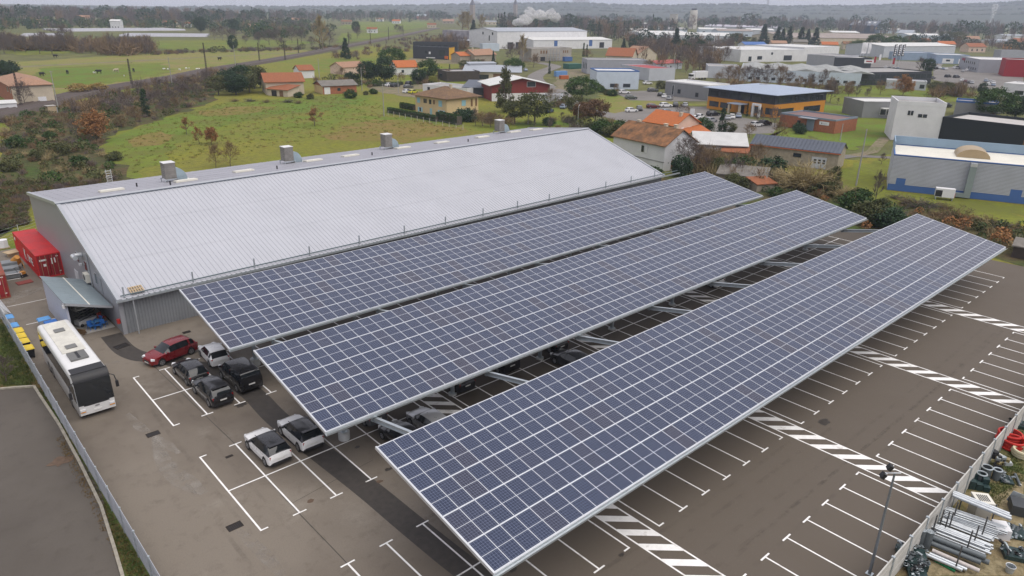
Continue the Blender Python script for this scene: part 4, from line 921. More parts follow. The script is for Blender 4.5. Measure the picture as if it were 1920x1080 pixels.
# machines and goods between the containers
ORG = mat('machine_orange', (.50, .22, .03), .5, var=.15, scale=3); RUSTY = mat('rusty_red_mat', (.22, .045, .035), .8, var=.15)
mx = thing('concrete_mixer', 'orange concrete mixer standing left of the long red container', 'mixer', (-2.15, 37.13))
mb = MB(); mb.tube((0, 0, .9), (.15, -.5, 1.5), .55, 14, .28); mb.tube((0, 0, .9), (-.1, .35, .5), .55, 14, .3); mb.build('drum', ORG, mx, smooth=40)
mb = MB()
for x in (-.5, .5): mb.tube((x, 0, .9), (x * 1.3, .6, .1), .04, 6).tube((x, 0, .9), (x * 1.3, -.6, .0), .04, 6)
mb.tube((-.5, 0, .9), (.5, 0, .9), .04, 6); mb.build('stand', ORG, mx)
for x in (-.62, .62): w = MB(); w.tube((x - .05, .6, .25), (x + .05, .6, .25), .25, 12); w.build('wheel', RUBBER, mx)
pc = thing('plate_compactor', 'yellow and black plate compactor before the concrete mixer', 'compactor', (-2.2, 33.43), .4)
mb = MB(); mb.bx(-.4, .4, -.3, .3, .02, .1).bx(-.3, .3, -.25, .25, .1, .35); mb.build('base_plate', DARK, pc)
mb = MB(); mb.bx(-.25, .25, -.2, .2, .35, .65); mb.build('engine', ORG, pc)
mb = MB(); mb.path([(-.25, .2, .4), (-.3, .9, 1.0), (.3, .9, 1.0), (.25, .2, .4)], .025, 6); mb.build('handle', DARK, pc)
p = (-2.47, 31.21); mb = MB()
mb.rbox((p[0], p[1], .05), (1.5, 1.1, .08), .1); tag(mb.build('rubber_mat', RUSTY), 'flat dark red mat on the asphalt by the compactor', 'mat')
p = (-3.09, 33.94)
st = thing('steel_panel_stack', 'stack of grey steel panels leaning next to the left container', 'panel stack', p, -.08)
for k in range(3):
    mb = MB(); mb.bx(-.75, .75, -.6 + k * 1.5, .75 + k * 1.5, .1, .55 + .25 * k); mb.build('panel_bundle', mat('steel_panel', (.24, .26, .27), .5, .3, var=.15), st)
mb = MB(); mb.path([(-.8, -.7, .6), (.8, -.7, .6), (.85, -.75, .0), (-.85, -.75, 0), (-.8, -.7, .6)], .035, 6); mb.build('rack', WHITE, st)
p = (-1.98, 46.89)
bg_ = thing('bulk_bag', 'white bulk bag on a pallet at the far left edge', 'bag', p)
mb = MB(); mb.prism([(.5 * math.cos(a) * (1.1 if k % 2 else 1), .5 * math.sin(a) * (1.1 if k % 2 else 1)) for k, a in enumerate([i * math.pi / 6 for i in range(12)])], .14, 1.1); mb.build('sack', WHITE, bg_)
mb = MB(); mb.bx(-.6, .6, -.5, .5, 0, .13); mb.build('base', WOOD, bg_)
p = (-1.38, 42.84); mb = MB(); mb.rbox((p[0], p[1], .5), (2.2, 1.4, .08), .3).bx(p[0] - .9, p[0] + .9, p[1] - .5, p[1] + .5, .01, .46); tag(mb.build('board_stack', mat('plywood', (.52, .40, .24), .7, var=.12)), 'pale plywood boards stacked beside the concrete mixer', 'boards')
tr = thing('ladder_stack', 'aluminium ladders and frames stacked by the fence top left', 'ladders', (-5.4, 23.35), R_(96))
for k in range(4):
    for dy in (0, .42): mb = MB(); mb.tube((-1.5, k * .12 + dy, .15 + k * .13), (1.7, k * .12 + dy, .7 + k * .05), .04, 6); mb.build('rail', ALU, tr)
    mb = MB()
    for q in range(9): mb.tube((-1.4 + q * .35, k * .12, .17 + k * .13 + q * .06), (-1.4 + q * .35, k * .12 + .42, .17 + k * .13 + q * .06), .02, 5)
    mb.build('rungs', ALU, tr)

# ------------------------------------------------------------------ precast wall and the storage yard on the right
PLANK = mat('precast_plank', (0.50, 0.49, 0.46), 0.85, var=0.14, scale=1.6, bump=.15, col2=(.33, .32, .29), thr=(.6, .8))
wall = thing('precast_wall', 'pale precast concrete plank wall between the lot and the storage yard', 'wall', (9.0, -51.75, 0))
pm = MB(); pm.bx(-.07, .07, -.09, .09, 0, 2.05); pme = pm.mesh('post', GALV)
pk = MB(); pk.bx(.08, 2.42, -.035, .035, 0, .385); pke = pk.mesh('plank', PLANK)
for i in range(21):
    obj('post', pme, wall, (2.5 * i, 0, 0))
    for k in range(5):
        if i < 20: obj('plank', pke, wall, (2.5 * i, (-1) ** k * .006, .02 + k * .392))
sheet('storage_yard', [(5, -51.85), (51.85, -51.34), (84, -51.85), (84, -75), (5, -75)], -0.01, ground_mat('yard_ground', [(.07, .10, .025), (.21, .155, .075), (.26, .20, .11), (.05, .07, .02)], scales=(.11, .35, 2.0)))
sheet('muddy_track', [(24.56, -51.21), (30.4, -52.29), (34.15, -52.28), (36.68, -53.06), (41.23, -53.99), (30.77, -56.61)], -0.004, ground_mat('mud', [(.27, .215, .125), (.19, .14, .07), (.30, .25, .15), (.12, .10, .05)], scales=(.25, .7, 3.0)))
# flood lamp post
lp = thing('floodlight_post', 'tall grey lamp post with two floodlights at the precast wall', 'lamp post', (24.25, -50.75, 0))
mb = MB(); mb.tube((0, 0, 0), (0, 0, 6.8), .09, 10, .055); mb.build('pole', mat('pole_grey', (.22, .24, .26), .45, .4), lp, smooth=40)
mb = MB(); mb.bx(-.18, .18, -.18, .18, 0, .03); mb.build('base_plate', GALV, lp)
mb = MB(); mb.tube((-.28, .42, 6.7), (.15, -.25, 6.85), .035, 8); mb.build('cross_arm', ALU, lp)
for k, (x, y, z) in enumerate(((-.42, .40, 6.62), (.02, .30, 6.98))):
    mb = MB(); mb.rbox((x, y, z), (.34, .20, .30), .6, 0, .5); o = mb.build('floodlight', DARK, lp)
    mb = MB(); mb.tube((x, y, z), (x + .2, y - .12, z + .08), .02, 6); mb.build('bracket', ALU, o)
# pipe racks
PIPE = mat('zinc_pipe', (.55, .58, .60), .3, .7, var=.1, scale=3); PIPEG = mat('grey_pipe', (.13, .15, .16), .45, .2, var=.1); PIPEW = mat('pale_pipe', (.55, .50, .47), .5, var=.15, scale=5)
def pipes(name, label, a, b, n, r, m, base=.0, rows=2, spread=1.0, hollow=True):
    """bundle of pipes from a to b, side by side in rows; each pipe a part"""
    t = thing(name, label, 'pipes', a); A, B = Vector(a), Vector(b); d = (B - A); L = d.length; d.normalize(); s = Vector((-d.y, d.x)); k = 0
    q = random.Random(n * 31 + int(L * 10))
    mb0 = MB(); mb0.tube((0, 0, 0), (L, 0, 0), r, 10, cap=False).tube((L, 0, 0), (0, 0, 0), r * .8, 10, cap=False)
    me = mb0.mesh('pipe', m, 40)
    for row in range(rows):
        for i in range(n - row):
            o = obj('pipe', me, t, (s.x * (i + row * .5) * 2.08 * r * spread + d.x * q.uniform(-.25, .25), s.y * (i + row * .5) * 2.08 * r * spread + d.y * q.uniform(-.25, .25), base + r + row * 1.75 * r), math.atan2(d.y, d.x) + q.uniform(-.008, .008))
    return t
rk = thing('pipe_rack', 'steel rack of upright stanchions holding the galvanised pipes', 'rack', (30.15, -52.08))
o0 = Vector((30.15, -52.08))
for gp in ((33.53, -52.29), (32.33, -52.37), (31.03, -52.53), (30.91, -52.36), (30.03, -51.97), (33.85, -54.02), (32.17, -54.02), (30.9, -53.94), (30.1, -53.84), (28.2, -53.88), (30.87, -52.07)):
    g = Vector(gp) - o0; mb = MB(); mb.bx(g.x - .035, g.x + .035, g.y - .035, g.y + .035, 0, 1.75); mb.build('stanchion', mat('rack_steel', (.12, .12, .12), .6, .3), rk)
bun = (('steel_tray_bundle', 'flat galvanised cable trays lying on top of the rack', (32.93, -51.86), (33.12, -54.99), 3, .11, PIPE, 1.55, 1),
 ('steel_pipe_bundle', 'thin galvanised tubes on the far side of the rack', (32.19, -51.95), (32.86, -54.9), 9, .055, PIPE, .45, 4),
 ('steel_pipe_bundle', 'loose crossing galvanised tubes in the middle of the rack', (31.66, -51.95), (32.09, -54.65), 6, .06, PIPE, .25, 2),
 ('steel_pipe_bundle', 'bright galvanised pipes stacked in the rack centre', (30.18, -51.94), (30.62, -54.74), 6, .085, PIPE, .2, 3),
 ('drain_pipe_bundle', 'thick dark grey pipes at the near side of the rack', (28.96, -51.96), (29.48, -54.91), 2, .16, PIPEG, .28, 2),
 ('pale_pipe_bundle', 'pale perforated pipe at the near rack edge', (28.56, -52.28), (28.82, -54.67), 1, .13, PIPEW, .2, 1),
 ('steel_pipe_bundle', 'two bright steel pipes nearest to the camera on the rack', (28.03, -52.33), (28.27, -54.23), 2, .12, PIPE, .1, 1))
for nm, lb, a, b, n, r, m, base, rows in bun: pipes(nm, lb, (a[0], a[1], 0), (b[0], b[1], 0), n, r, m, base, rows)
mb = MB(); a, b = Vector((28.14, -52.83)), Vector((28.06, -53.93)); d = b - a; mb.rbox(((a.x + b.x) / 2, (a.y + b.y) / 2, .06), (d.length, .12, .1), math.atan2(d.y, d.x)); tag(mb.build('green_beam', mat('green_paint', (.01, .16, .06), .5)), 'green painted beam lying under the pipe rack', 'beam')
# hoses
def coil(p, R, turns, r, m, label, z=0.0):
    t = thing('hose_coil', label, 'hose', (p[0], p[1], z))
    mb = MB(); q = random.Random(int(R * 100)); 
    for k in range(turns): mb.torus((q.uniform(-.04, .04), q.uniform(-.04, .04), r + k * r * 1.5), R + q.uniform(-.08, .08), r, 22, 6)
    mb.build('hose', m, t, smooth=60)
HRED = mat('hose_red', (.58, .03, .02), .5, var=.1)
coil((46.08, -51.82), .72, 5, .09, HRED, 'bright red hose coil behind, in the storage yard')
coil((45.28, -52.24), .72, 5, .09, HRED, 'bright red hose coil in front, in the storage yard')
coil((44.47, -53.05), .55, 3, .12, mat('hose_cream', (.68, .62, .42), .6), 'cream hose ring beside the red coils')
en = thing('pump_engine', 'black and brass pump engine with grey suction hose', 'pump', (41.57, -52.26), .6)
q = random.Random(3)
for k in range(22):
    mb = MB(); mb.rbox((q.uniform(-.55, .55), q.uniform(-.45, .45), q.uniform(.15, .9)), (q.uniform(.1, .45), q.uniform(.1, .4), q.uniform(.1, .4)), q.uniform(0, 3)); mb.build('engine_block' if k < 4 else 'fitting', (DARK, mat('brass', (.35, .28, .13), .4, .6), GALV, DARK)[k % 4], en)
mb = MB(); mb.path([(.4, .2, .8), (.9, .3, 1.0), (1.3, 0, .7), (1.4, -.5, .3), (1.2, -.9, .15), (.7, -1.1, .12), (.2, -1.0, .2)], .085, 8); mb.build('suction_hose', mat('hose_grey', (.55, .55, .52), .6), en, smooth=60)
for k in range(3):
    p = ((39.66, -52.08), (39.88, -52.67), (38.56, -52.08))[k]; t = thing('steel_drum_ring', ['open grey pipe fitting nearest to the wall, storage yard', 'open pipe elbow beside the pump engine', 'dark squat fitting in front of the pump engine'][k], 'fitting', p)
    mb = MB(); r = [.34, .26, .3][k]; mb.tube((0, 0, 0), (0, 0, .75), r, 16, cap=False); mb.build('shell', PIPEG, t, smooth=40); mb = MB(); mb.torus((0, 0, .75), r, .05, 18, 6); mb.build('rim', GALV, t, smooth=40)
gt = thing('glass_crate_stack', 'stack of dark green plastic crates between wall and pump', 'crates', (38.15, -52.26), .5)
for k in range(9): mb = MB(); mb.bx(-.6 + (k % 3) * .42, -.22 + (k % 3) * .42, -.4 + (k // 3) * .42, -.02 + (k // 3) * .42, 0, .35 + .12 * ((k * 7) % 4)); mb.build('crate', mat('dark_green_plastic', (.02, .045, .045), .4, var=.3, scale=6), gt)
acu = thing('old_air_unit', 'discarded beige air conditioning unit behind the pipe rack', 'air conditioner', (34.55, -53.17), .65)
mb = MB(); mb.bx(-.5, .5, -.45, .45, 0, 1.25); mb.build('casing', mat('beige_casing', (.50, .47, .40), .6, var=.1), acu)
mb = MB(); mb.bx(-.56, .56, -.5, .5, 1.25, 1.4); mb.build('top_cover', CREAM, acu)
for k in range(6): mb = MB(); mb.bx(-.32, .32, -.30 + k * .11, -.25 + k * .11, 1.402, 1.42); mb.build('grille_bar', DARK, acu)
ca = thing('packing_crate', 'white wrapped packing crate at the end of the pipe rack', 'crate', (33.45, -54.63), .6)
mb = MB(); mb.bx(-.5, .5, -.4, .4, .1, .8); mb.build('wrap', WHITE, ca); mb = MB(); mb.bx(-.55, .55, -.45, .45, 0, .1); mb.build('base', WOOD, ca)
# bottle crates / gas bottles at the bottom edge
GB = mat('fitting_steel', (.32, .36, .38), .28, .7, var=.3, scale=6)
def heap(px, label, n, sx, sy, hz, m1, m2, seed, name='fitting_heap'):
    t = thing(name, label, 'fittings', px, .5); q = random.Random(seed)
    for k in range(n):
        x, y = q.uniform(-sx, sx), q.uniform(-sy, sy); z = q.uniform(.05, hz) * (1 - .5 * abs(x) / sx)
        mb = MB(); d = Vector((q.uniform(-1, 1), q.uniform(-1, 1), q.uniform(-.6, .9))).normalized() * q.uniform(.12, .3); r = q.uniform(.06, .12)
        mb.tube((x, y, z), (x + d.x, y + d.y, z + abs(d.z)), r, 8, cap=False).torus((x + d.x, y + d.y, z + abs(d.z)), r, .02, 8, 4); mb.build('fitting', (m1, m2)[k % 2], t, smooth=50)
    mb = MB(); mb.bx(-sx, sx, -sy, sy, 0, hz * .35); mb.build('pallet_box', mat('dark_green_plastic', (.02, .045, .045)), t)
heap((27.19, -51.89), 'heap of shiny pipe fittings in crates beside the wall', 46, .75, .75, 1.1, GB, PIPEG, 1)
heap((26.3, -52.5), 'heap of dark elbows and bags at the bottom edge', 30, .8, .5, .6, GB, DARK, 2)
heap((32.3, -56.04), 'heap of steel canisters at the right picture edge', 24, .5, .9, .8, GB, DARK, 3)
heap((49.09, -51.88), 'heap of dark machine parts at the wall, right edge', 20, .5, .7, .8, DARK, GB, 4)
heap((34.43, -55.16), 'heap of grey pipe couplings right of the muddy track', 22, .6, .6, .6, GB, PIPEG, 5)
heap((40.28, -53.17), 'heap of small fittings on the yard grass', 10, .5, .4, .3, GB, PIPEG, 6)
boxm = thing('control_cabinet', 'dark open control cabinet lying at the right edge', 'cabinet', (37.03, -54.63), .4); mb = MB(); mb.bx(-.6, .6, -.4, .4, .02, .7); mb.build('casing', mat('cabinet_dark', (.05, .055, .06), .5), boxm); mb = MB(); mb.rbox((.75, 0, .5), (.04, .8, .8), .2, 0, .3); mb.build('door', GALV, boxm)
for k, (px, lb) in enumerate((((28.72, -51.74), 'upright bundle of short grey tubes with red strap'), ((28.88, -52.07), 'upright dark roll beside the short tube bundle'))):
    t = thing('tube_roll', lb, 'roll', px); mb = MB(); mb.tube((0, 0, 0), (0, 0, 1.25), .24, 14); mb.build('roll', PIPEG, t, smooth=40)
    for q_ in range(7): a = q_ * 2 * math.pi / 7; mb = MB(); mb.torus((.13 * math.cos(a), .13 * math.sin(a), 1.25), .06, .02, 8, 4); mb.build('tube_end', GALV, t)
t = thing('steel_bucket', 'grey open bucket in the mud at the right edge', 'bucket', (30.48, -55.98)); mb = MB(); mb.tube((0, 0, 0), (0, 0, .42), .2, 14, .25, cap=False); mb.build('body', GALV, t, smooth=40); mb = MB(); mb.torus((0, 0, .42), .25, .02, 14, 5); mb.build('rim', ALU, t)
t = thing('steel_tube', 'single grey tube lying on the grass at the right edge', 'pipe', (40.2, -54.03)); mb = MB(); mb.tube((0, 0, .1), (1.2, .6, .1), .09, 10); mb.build('tube', PIPEG, t, smooth=40); mb = MB(); mb.torus((0, 0, .1), .08, .02, 10, 5, ax='x'); mb.build('rim', ALU, t)

# ------------------------------------------------------------------ fields, roads, railway behind the hall
sheet('lush_field', [(27.13, 120.91), (41.19, 139.61), (55.55, 155.95), (77.01, 175.72), (95.16, 175.94), (111.36, 176.72), (120.88, 178.64), (127.72, 168.05), (99.63, 141.19), (81.3, 139.4), (59.03, 130.2), (38.96, 106.31), (21.99, 78.97), (23.27, 99.39)], -0.02, GREEN, rough=2.0)
sheet('pasture', [(19.35, 193.28), (36.32, 211.37), (52.8, 239.26), (98.68, 284.97), (126.71, 315.15), (187.38, 372.79), (239.84, 417.8), (238.83, 447.77), (184.85, 448.86), (117.54, 434.53), (75.43, 407.22), (49.14, 393.44)], 0.0, OLIVE, rough=2.0)
sheet('lush_field', [(35.29, 256.89), (48.82, 248.37), (76.35, 268.59), (104.29, 301.75), (115.24, 359.03), (84.36, 358.12), (57.32, 349.44)], 0.02, GREEN, rough=2.0)
sheet('dirt_path', [(43.21, 353.59), (66.7, 363.5), (103.7, 374.07), (156.49, 393.31), (223.87, 417.86), (226.72, 423.56), (159.03, 399.99), (105.98, 382.26), (68.17, 370.84), (44.72, 363.76)], 0.03, SOIL, rough=.5)
sheet('green_field', [(157.49, 528.39), (197.15, 618.93), (249.95, 613.72), (307.06, 584.22), (305.04, 540.14), (217.05, 480.35), (162.49, 465.52)], 0.01, GREEN, rough=2.0)
sheet('green_field', [(318.1, 535.64), (448.35, 756.03), (499.16, 765.86), (558.54, 775.99), (443.5, 654.33), (358.64, 567.93)], 0.01, GREEN, rough=2.0)
sheet('green_field', [(559.83, 968.49), (827.9, 1380.07), (1089.91, 1472.11), (830.72, 1086.75), (611.16, 859.69), (534.67, 823.01)], 0.01, GREEN, rough=2.0)
sheet('green_field', [(63.37, 489.09), (78.83, 514.94), (108.36, 509.64), (95.07, 462.67), (68.2, 451.94)], 0.01, GREEN, rough=2.0)
sheet('scrub_ground', [(3.66, 87.88), (16.04, 171.09), (32.9, 194.26), (60.66, 225.75), (97.36, 261.59), (106.5, 250.43), (75.85, 181.62), (56.28, 158.13), (39.42, 138.72), (28.13, 122.76), (24.09, 98.77), (22.71, 78.41), (11.34, 78.4)], -0.01, SCRUB, rough=2.0)
sheet('scrub_ground', [(1.0, 60), (3.66, 87.88), (-0.97, 56.73), (1.23, 54.96), (-3, 50)], -0.012, SCRUB, rough=2.0)
sheet('scrub_ground', [(101.59, 20.42), (121.52, 28.05), (128.92, 19.49), (122.73, 4.12), (124.25, -9.62), (119.73, -25.32), (120.48, -34.15), (93.86, -40.82), (92.69, -19.62), (91, 6), (90, 28)], -0.01, SCRUB, rough=2.0)
sheet('lawn', [(133.0, 2.53), (145.15, 3.54), (154.89, -0.16), (124.07, -11.6), (130.06, -31.76), (117.56, -34.88), (114.6, -23.8), (110.81, -15.19), (120.29, -5.46)], 0.0, GREEN, rough=2.0)
sheet('lawn', [(183.47, 35.4), (209.29, 50.49), (241.9, 61.48), (247.43, 48.7), (218.3, 23.08), (183.74, 11.26), (160.24, 10.21), (159.42, 16.92)], 0.0, GREEN, rough=2.0)
sheet('lawn', [(293.31, 94.41), (326.3, 93.38), (347.64, 68.57), (354.76, 42.36), (306.45, 27.96), (272.99, 40.57), (248.7, 56.91)], 0.0, GREEN, rough=2.0)
sheet('lawn', [(186.21, 115.74), (204.88, 124.29), (204.08, 96.18), (209.05, 81.78), (182.89, 82.63), (160.27, 77.46), (165.31, 94.67)], 0.0, OLIVE, rough=2.0)
sheet('lawn', [(122.71, 88.38), (138.21, 84.93), (153.2, 75.67), (144.29, 63.51), (131.9, 61.4), (116.07, 72.87)], 0.0, GREEN, rough=2.0)
sheet('lawn', [(128.92, 19.49), (168.88, 40.11), (183.47, 35.4), (159.42, 16.92), (155.21, 32.19)], 0.004, GREEN, rough=2.0)
OCHRE = ground_mat('mown_stubble', [(0.20, 0.165, 0.040), (0.155, 0.165, 0.030), (0.23, 0.16, 0.055), (0.12, 0.11, 0.03)], scales=(.05, .2, 1.2))
sheet('mown_field', [(83.04, 111.93), (96.1, 117.16), (105.86, 107.74), (104.93, 85.16), (81.96, 80.47), (70.31, 94.47)], -0.015, OCHRE, rough=3.0)
sheet('mown_field', [(33.4, 121.55), (43.02, 129.86), (44.48, 122.81), (36.87, 110.34), (31.73, 111.67)], -0.012, OCHRE, rough=2.0)
sheet('mown_field', [(63.49, 161.54), (77.39, 164.08), (86.65, 157.79), (74.1, 148.54), (61.88, 148.9)], -0.012, OCHRE, rough=2.0)
# roads and lots
ribbon('road', smooth_line([(304.67, 265.56), (291.21, 238.56), (261.3, 216.79), (234.81, 195.66), (213.45, 171.41), (198.5, 146.78), (179.23, 122.31), (162.68, 98.05), (159.43, 85.12), (154.54, 70.82), (150.98, 58.71)], 5), 7.5, 0.015, ROADM)
sheet('car_park', [(159.43, 85.12), (172.99, 87.83), (189.8, 87.81), (203.79, 78.31), (191.66, 70.3), (186.15, 43.31), (168.24, 35.05), (158.28, 40.13), (158.35, 53.42), (155.0, 65.44)], 0.02, ROADM)
sheet('car_park', [(212.72, 128.28), (228.12, 123.14), (223.35, 107.92), (217.4, 87.3), (205.73, 95.07), (195.18, 105.92)], 0.02, ROADM)
sheet('gravel_court', [(140.05, 195.76), (152.92, 200.43), (167.8, 191.24), (156.63, 175.71), (148.53, 178.5), (145.85, 154.2), (135.67, 152.97), (136.23, 181.75)], 0.02, SOIL, rough=2.0)
sheet('car_park', [(495.7, 108.24), (583.08, 103.74), (556.24, 74.94), (390.24, 33.38), (362.67, 42.59), (398.36, 74.72)], 0.02, ROADM)
sheet('forecourt', [(465.15, 144.83), (553.4, 168.12), (564.75, 125.06), (488.39, 102.69), (452.07, 113.76)], 0.02, ROADM)
ribbon('lane', [(142.37, 9.31), (153.35, 7.16), (158.74, -0.02)], 3.0, 0.02, ROADM)
ribbon('dirt_track', [(153.35, 7.16), (161.78, 6.53), (176.52, 10.72), (186.39, 13.38)], 2.6, 0.025, SOIL)
sheet('works_yard', [(203.03, 151.27), (276.8, 220.25), (294.49, 218.95), (223.93, 151.15), (201.76, 135.31)], 0.02, SOIL, rough=2.0)
sheet('works_yard', [(230.42, 299.08), (260.46, 337.31), (288.58, 323.65), (263.67, 281.77), (252.63, 277.83)], 0.01, SOIL, rough=2.0)
# railway
rail_pts = smooth_line([(-2.56, 158.88), (17.54, 181.11), (33.29, 203.4), (50.53, 228.16), (70.12, 246.67), (94.1, 269.32), (120.78, 299.57), (186.75, 362.13), (281.94, 462.62), (352.79, 534.81), (543.11, 737.96), (719.94, 928.95)], 4)
BALL = mat('ballast', (.085, .068, .056), .95, var=.3, scale=1.5, bump=.3); RAILM = mat('rail_steel_worn', (.12, .09, .08), .5, .5)
rail = thing('railway_track', 'double railway track on a low ballast bed beyond the meadow', 'railway', (0, 0, 0))
def ribbon_part(name, pts, off, w, z0, z1, m):
    P = [Vector((p[0], p[1])) for p in pts]; mb = MB(); vs = []
    for i, p in enumerate(P):
        d = (P[min(i + 1, len(P) - 1)] - P[max(i - 1, 0)]).normalized(); n = Vector((-d.y, d.x)); c = p + n * off
        for k, zz in ((w / 2 + (z1 - z0), z0), (w / 2, z1), (-w / 2, z1), (-w / 2 - (z1 - z0), z0)): vs.append((c.x + n.x * k, c.y + n.y * k, zz))
    mb.add(vs, [(i * 4 + j + 1, i * 4 + j, i * 4 + 4 + j, i * 4 + 5 + j) for i in range(len(P) - 1) for j in range(3)]); return mb.build(name, m, rail)
ribbon_part('ballast_bed', rail_pts, 0, 8.6, -.05, .9, BALL)
for o in (-2.9, -1.45, 1.45, 2.9): ribbon_part('rail', rail_pts, o, .09, .9, 1.08, RAILM)
# poles along the line
LATT = mat('lattice_steel', (.06, .045, .04), .6, .3); CONP = mat('concrete_pole', (.33, .32, .30), .85)
def lattice(p, h, label):
    t = thing('lattice_mast', label, 'mast', p, .6, 'catenary masts along the railway'); w = .55
    for x in (-1, 1):
        for y in (-1, 1): mb = MB(); mb.tube((x * w / 2, y * w / 2, 0), (x * w / 4, y * w / 4, h), .06, 4); mb.build('chord', LATT, t)
    mb = MB(); n = int(h / .9)
    for k in range(n):
        a = 1 - .5 * k / n; b = 1 - .5 * (k + 1) / n; z0, z1 = h * k / n, h * (k + 1) / n
        for s in (-1, 1): mb.tube((-w / 2 * a, s * w / 2 * a, z0), (w / 2 * b, s * w / 2 * b, z1), .035, 4).tube((s * w / 2 * a, -w / 2 * a, z0), (s * w / 2 * b, w / 2 * b, z1), .035, 4)
    mb.build('bracing', LATT, t)
    mb = MB(); mb.tube((0, 0, h * .82), (2.6, .4, h * .86), .04, 5).tube((0, 0, h * .7), (2.6, .4, h * .86), .03, 5); mb.build('arm', LATT, t)
for p, h, lb in (((25.01, 195.15), 9.94, 'dark lattice mast beside the brick house at the left edge'), ((68.09, 240.83), 10.13, 'dark lattice mast in front of the cattle pasture'), ((112.9, 286.58), 13.22, 'dark lattice mast with bushy top on the railway'), ((161.56, 339.59), 10.34, 'dark lattice mast fourth along the railway'), ((181.2, 349.16), 10.82, 'dark mast fifth along the railway'), ((215.7, 401.52), 9.65, 'dark mast sixth along the railway'), ((246.46, 429.44), 9.71, 'dark mast left of the tall poplar'), ((308.99, 497.97), 10.07, 'dark mast at the far railway bend, left'), ((336.34, 508.14), 13.08, 'dark mast at the far railway bend, middle'), ((387.72, 558.74), 12.55, 'dark mast at the far railway bend, right'), ((465.16, 648.92), 12.32, 'distant mast where the railway passes the pink house')):
    lattice(p, h, lb)
def pole(p, h, label, m=CONP, arm=False, name='utility_pole', r=.16):
    t = thing(name, label, 'pole', p, .5); mb = MB(); mb.tube((0, 0, 0), (0, 0, h), r, 8, r * .55); mb.build('shaft', m, t, smooth=40)
    mb = MB(); mb.tube((-.5, 0, h - .25), (.5, 0, h - .25), .05, 5); mb.build('crossarm', m, t)
    if arm: mb = MB(); mb.tube((0, 0, h), (1.1, 0, h + .2), .04, 6).rbox((1.25, 0, h + .2), (.6, .22, .1)); mb.build('lamp_head', WHITE, t)
for p, h, lb in (((32.28, 184.4), 10.98, 'grey pole beside the railway cabinet'), ((82.01, 239.28), 10.42, 'grey pole leaning before the pasture birds'), ((138.67, 316.64), 10.33, 'grey pole at the pasture path'), ((143.29, 237.1), 8.26, 'grey pole behind the small farm shed'), ((132.72, 183.99), 8.12, 'grey pole at the gravel court corner'), ((102.01, 120.9), 9.12, 'grey concrete pole standing in the meadow by the hedge'), ((125.68, 85.06), 6.18, 'grey pole behind the hall ridge end'), ((139.03, 169.02), 6.63, 'thin brown pole at the gravel court'), ((123.21, -6.64), 10.4, 'pale leaning concrete pole in the rough by the blue-footed building'), ((171.26, 18.44), 4.25, 'short white post beside the red brick block')):
    pole(p, h, lb)
for p, h, lb in (((133.44, 73.59), 5.53, 'slim street lamp among the brown trees'), ((295.62, 159.95), 10.88, 'street lamp by the red roofed cottage'), ((204.07, -9.6), 4.42, 'curved street lamp before the black building'), ((202.4, -2.43), 2.19, 'lamp behind the blue-footed building parapet'), ((404.2, 208.63), 10.37, 'street lamp in the bare thicket'), ((431.99, 91.51), 5.64, 'street lamp at the dealership forecourt')):
    pole(p, h, lb, ALU, True, 'street_lamp', .09)
cb = thing('relay_cabinet', 'beige relay cabinet beside the railway', 'cabinet', (29.53, 179.37), .2); mb = MB(); mb.bx(-1.1, 1.1, -.9, .9, 0, 2.0); mb.build('casing', mat('cab_beige', (.45, .35, .22), .7), cb); mb = MB(); mb.bx(-1.2, 1.2, -1, 1, 2.0, 2.12); mb.build('roof', CONC, cb); mb = MB(); mb.bx(1.1, 1.5, -.6, .6, 0, 1.5); mb.build('side_box', GALV, cb)

# ------------------------------------------------------------------ buildings
W_ = lambda n, c, **k: mat(n, c, k.pop('rough', .75), var=k.pop('var', .07), scale=k.pop('scale', .4), **k)
TILE = mat('roof_tile', (.27, .092, .036), .85, var=.25, scale=2.2, bump=.5, bscale=5); TILEB = mat('old_roof_tile', (.24, .115, .05), .9, var=.35, scale=1.2, bump=.6, bscale=4, col2=(.09, .055, .03), thr=(.46, .66))
TILEO = mat('bright_roof_tile', (.42, .12, .03), .8, var=.15, scale=2, bump=.4, bscale=5); TILEP = mat('pale_roof_tile', (.33, .19, .12), .85, var=.2, scale=2, bump=.4, bscale=5); TILED = mat('dark_roof_tile', (.14, .085, .05), .9, var=.3, scale=1.5, bump=.5, bscale=4, col2=(.20, .12, .06))
YELW = W_('ochre_wall', (.66, .50, .27)); CREAMW = W_('cream_wall', (.58, .50, .38)); WHW = W_('white_wall', (.72, .72, .73)); BRW = W_('brick_wall', (.36, .13, .065), var=.2, scale=2); GRW = W_('grey_wall', (.36, .37, .40)); DKW = W_('anthracite_wall', (.035, .04, .05)); BLW = W_('black_wall', (.016, .022, .028)); MGW = W_('mid_grey_wall', (.24, .245, .25)); STW = W_('stone_wall', (.36, .31, .24), var=.2, scale=1.5, bump=.3); PBW = W_('pale_blue_wall', (.55, .62, .70)); LGW = W_('light_grey_wall', (.50, .52, .56)); ORW = W_('orange_cladding', (.62, .26, .03)); RDW = W_('barn_red_wall', (.22, .035, .03)); WDW = W_('charred_wood_wall', (.055, .042, .035), var=.3, scale=1.5); SIGR = W_('signal_red_wall', (.33, .012, .02)); YBX = W_('yellow_box', (.66, .36, .02)); PNW = W_('pink_wall', (.66, .50, .40))
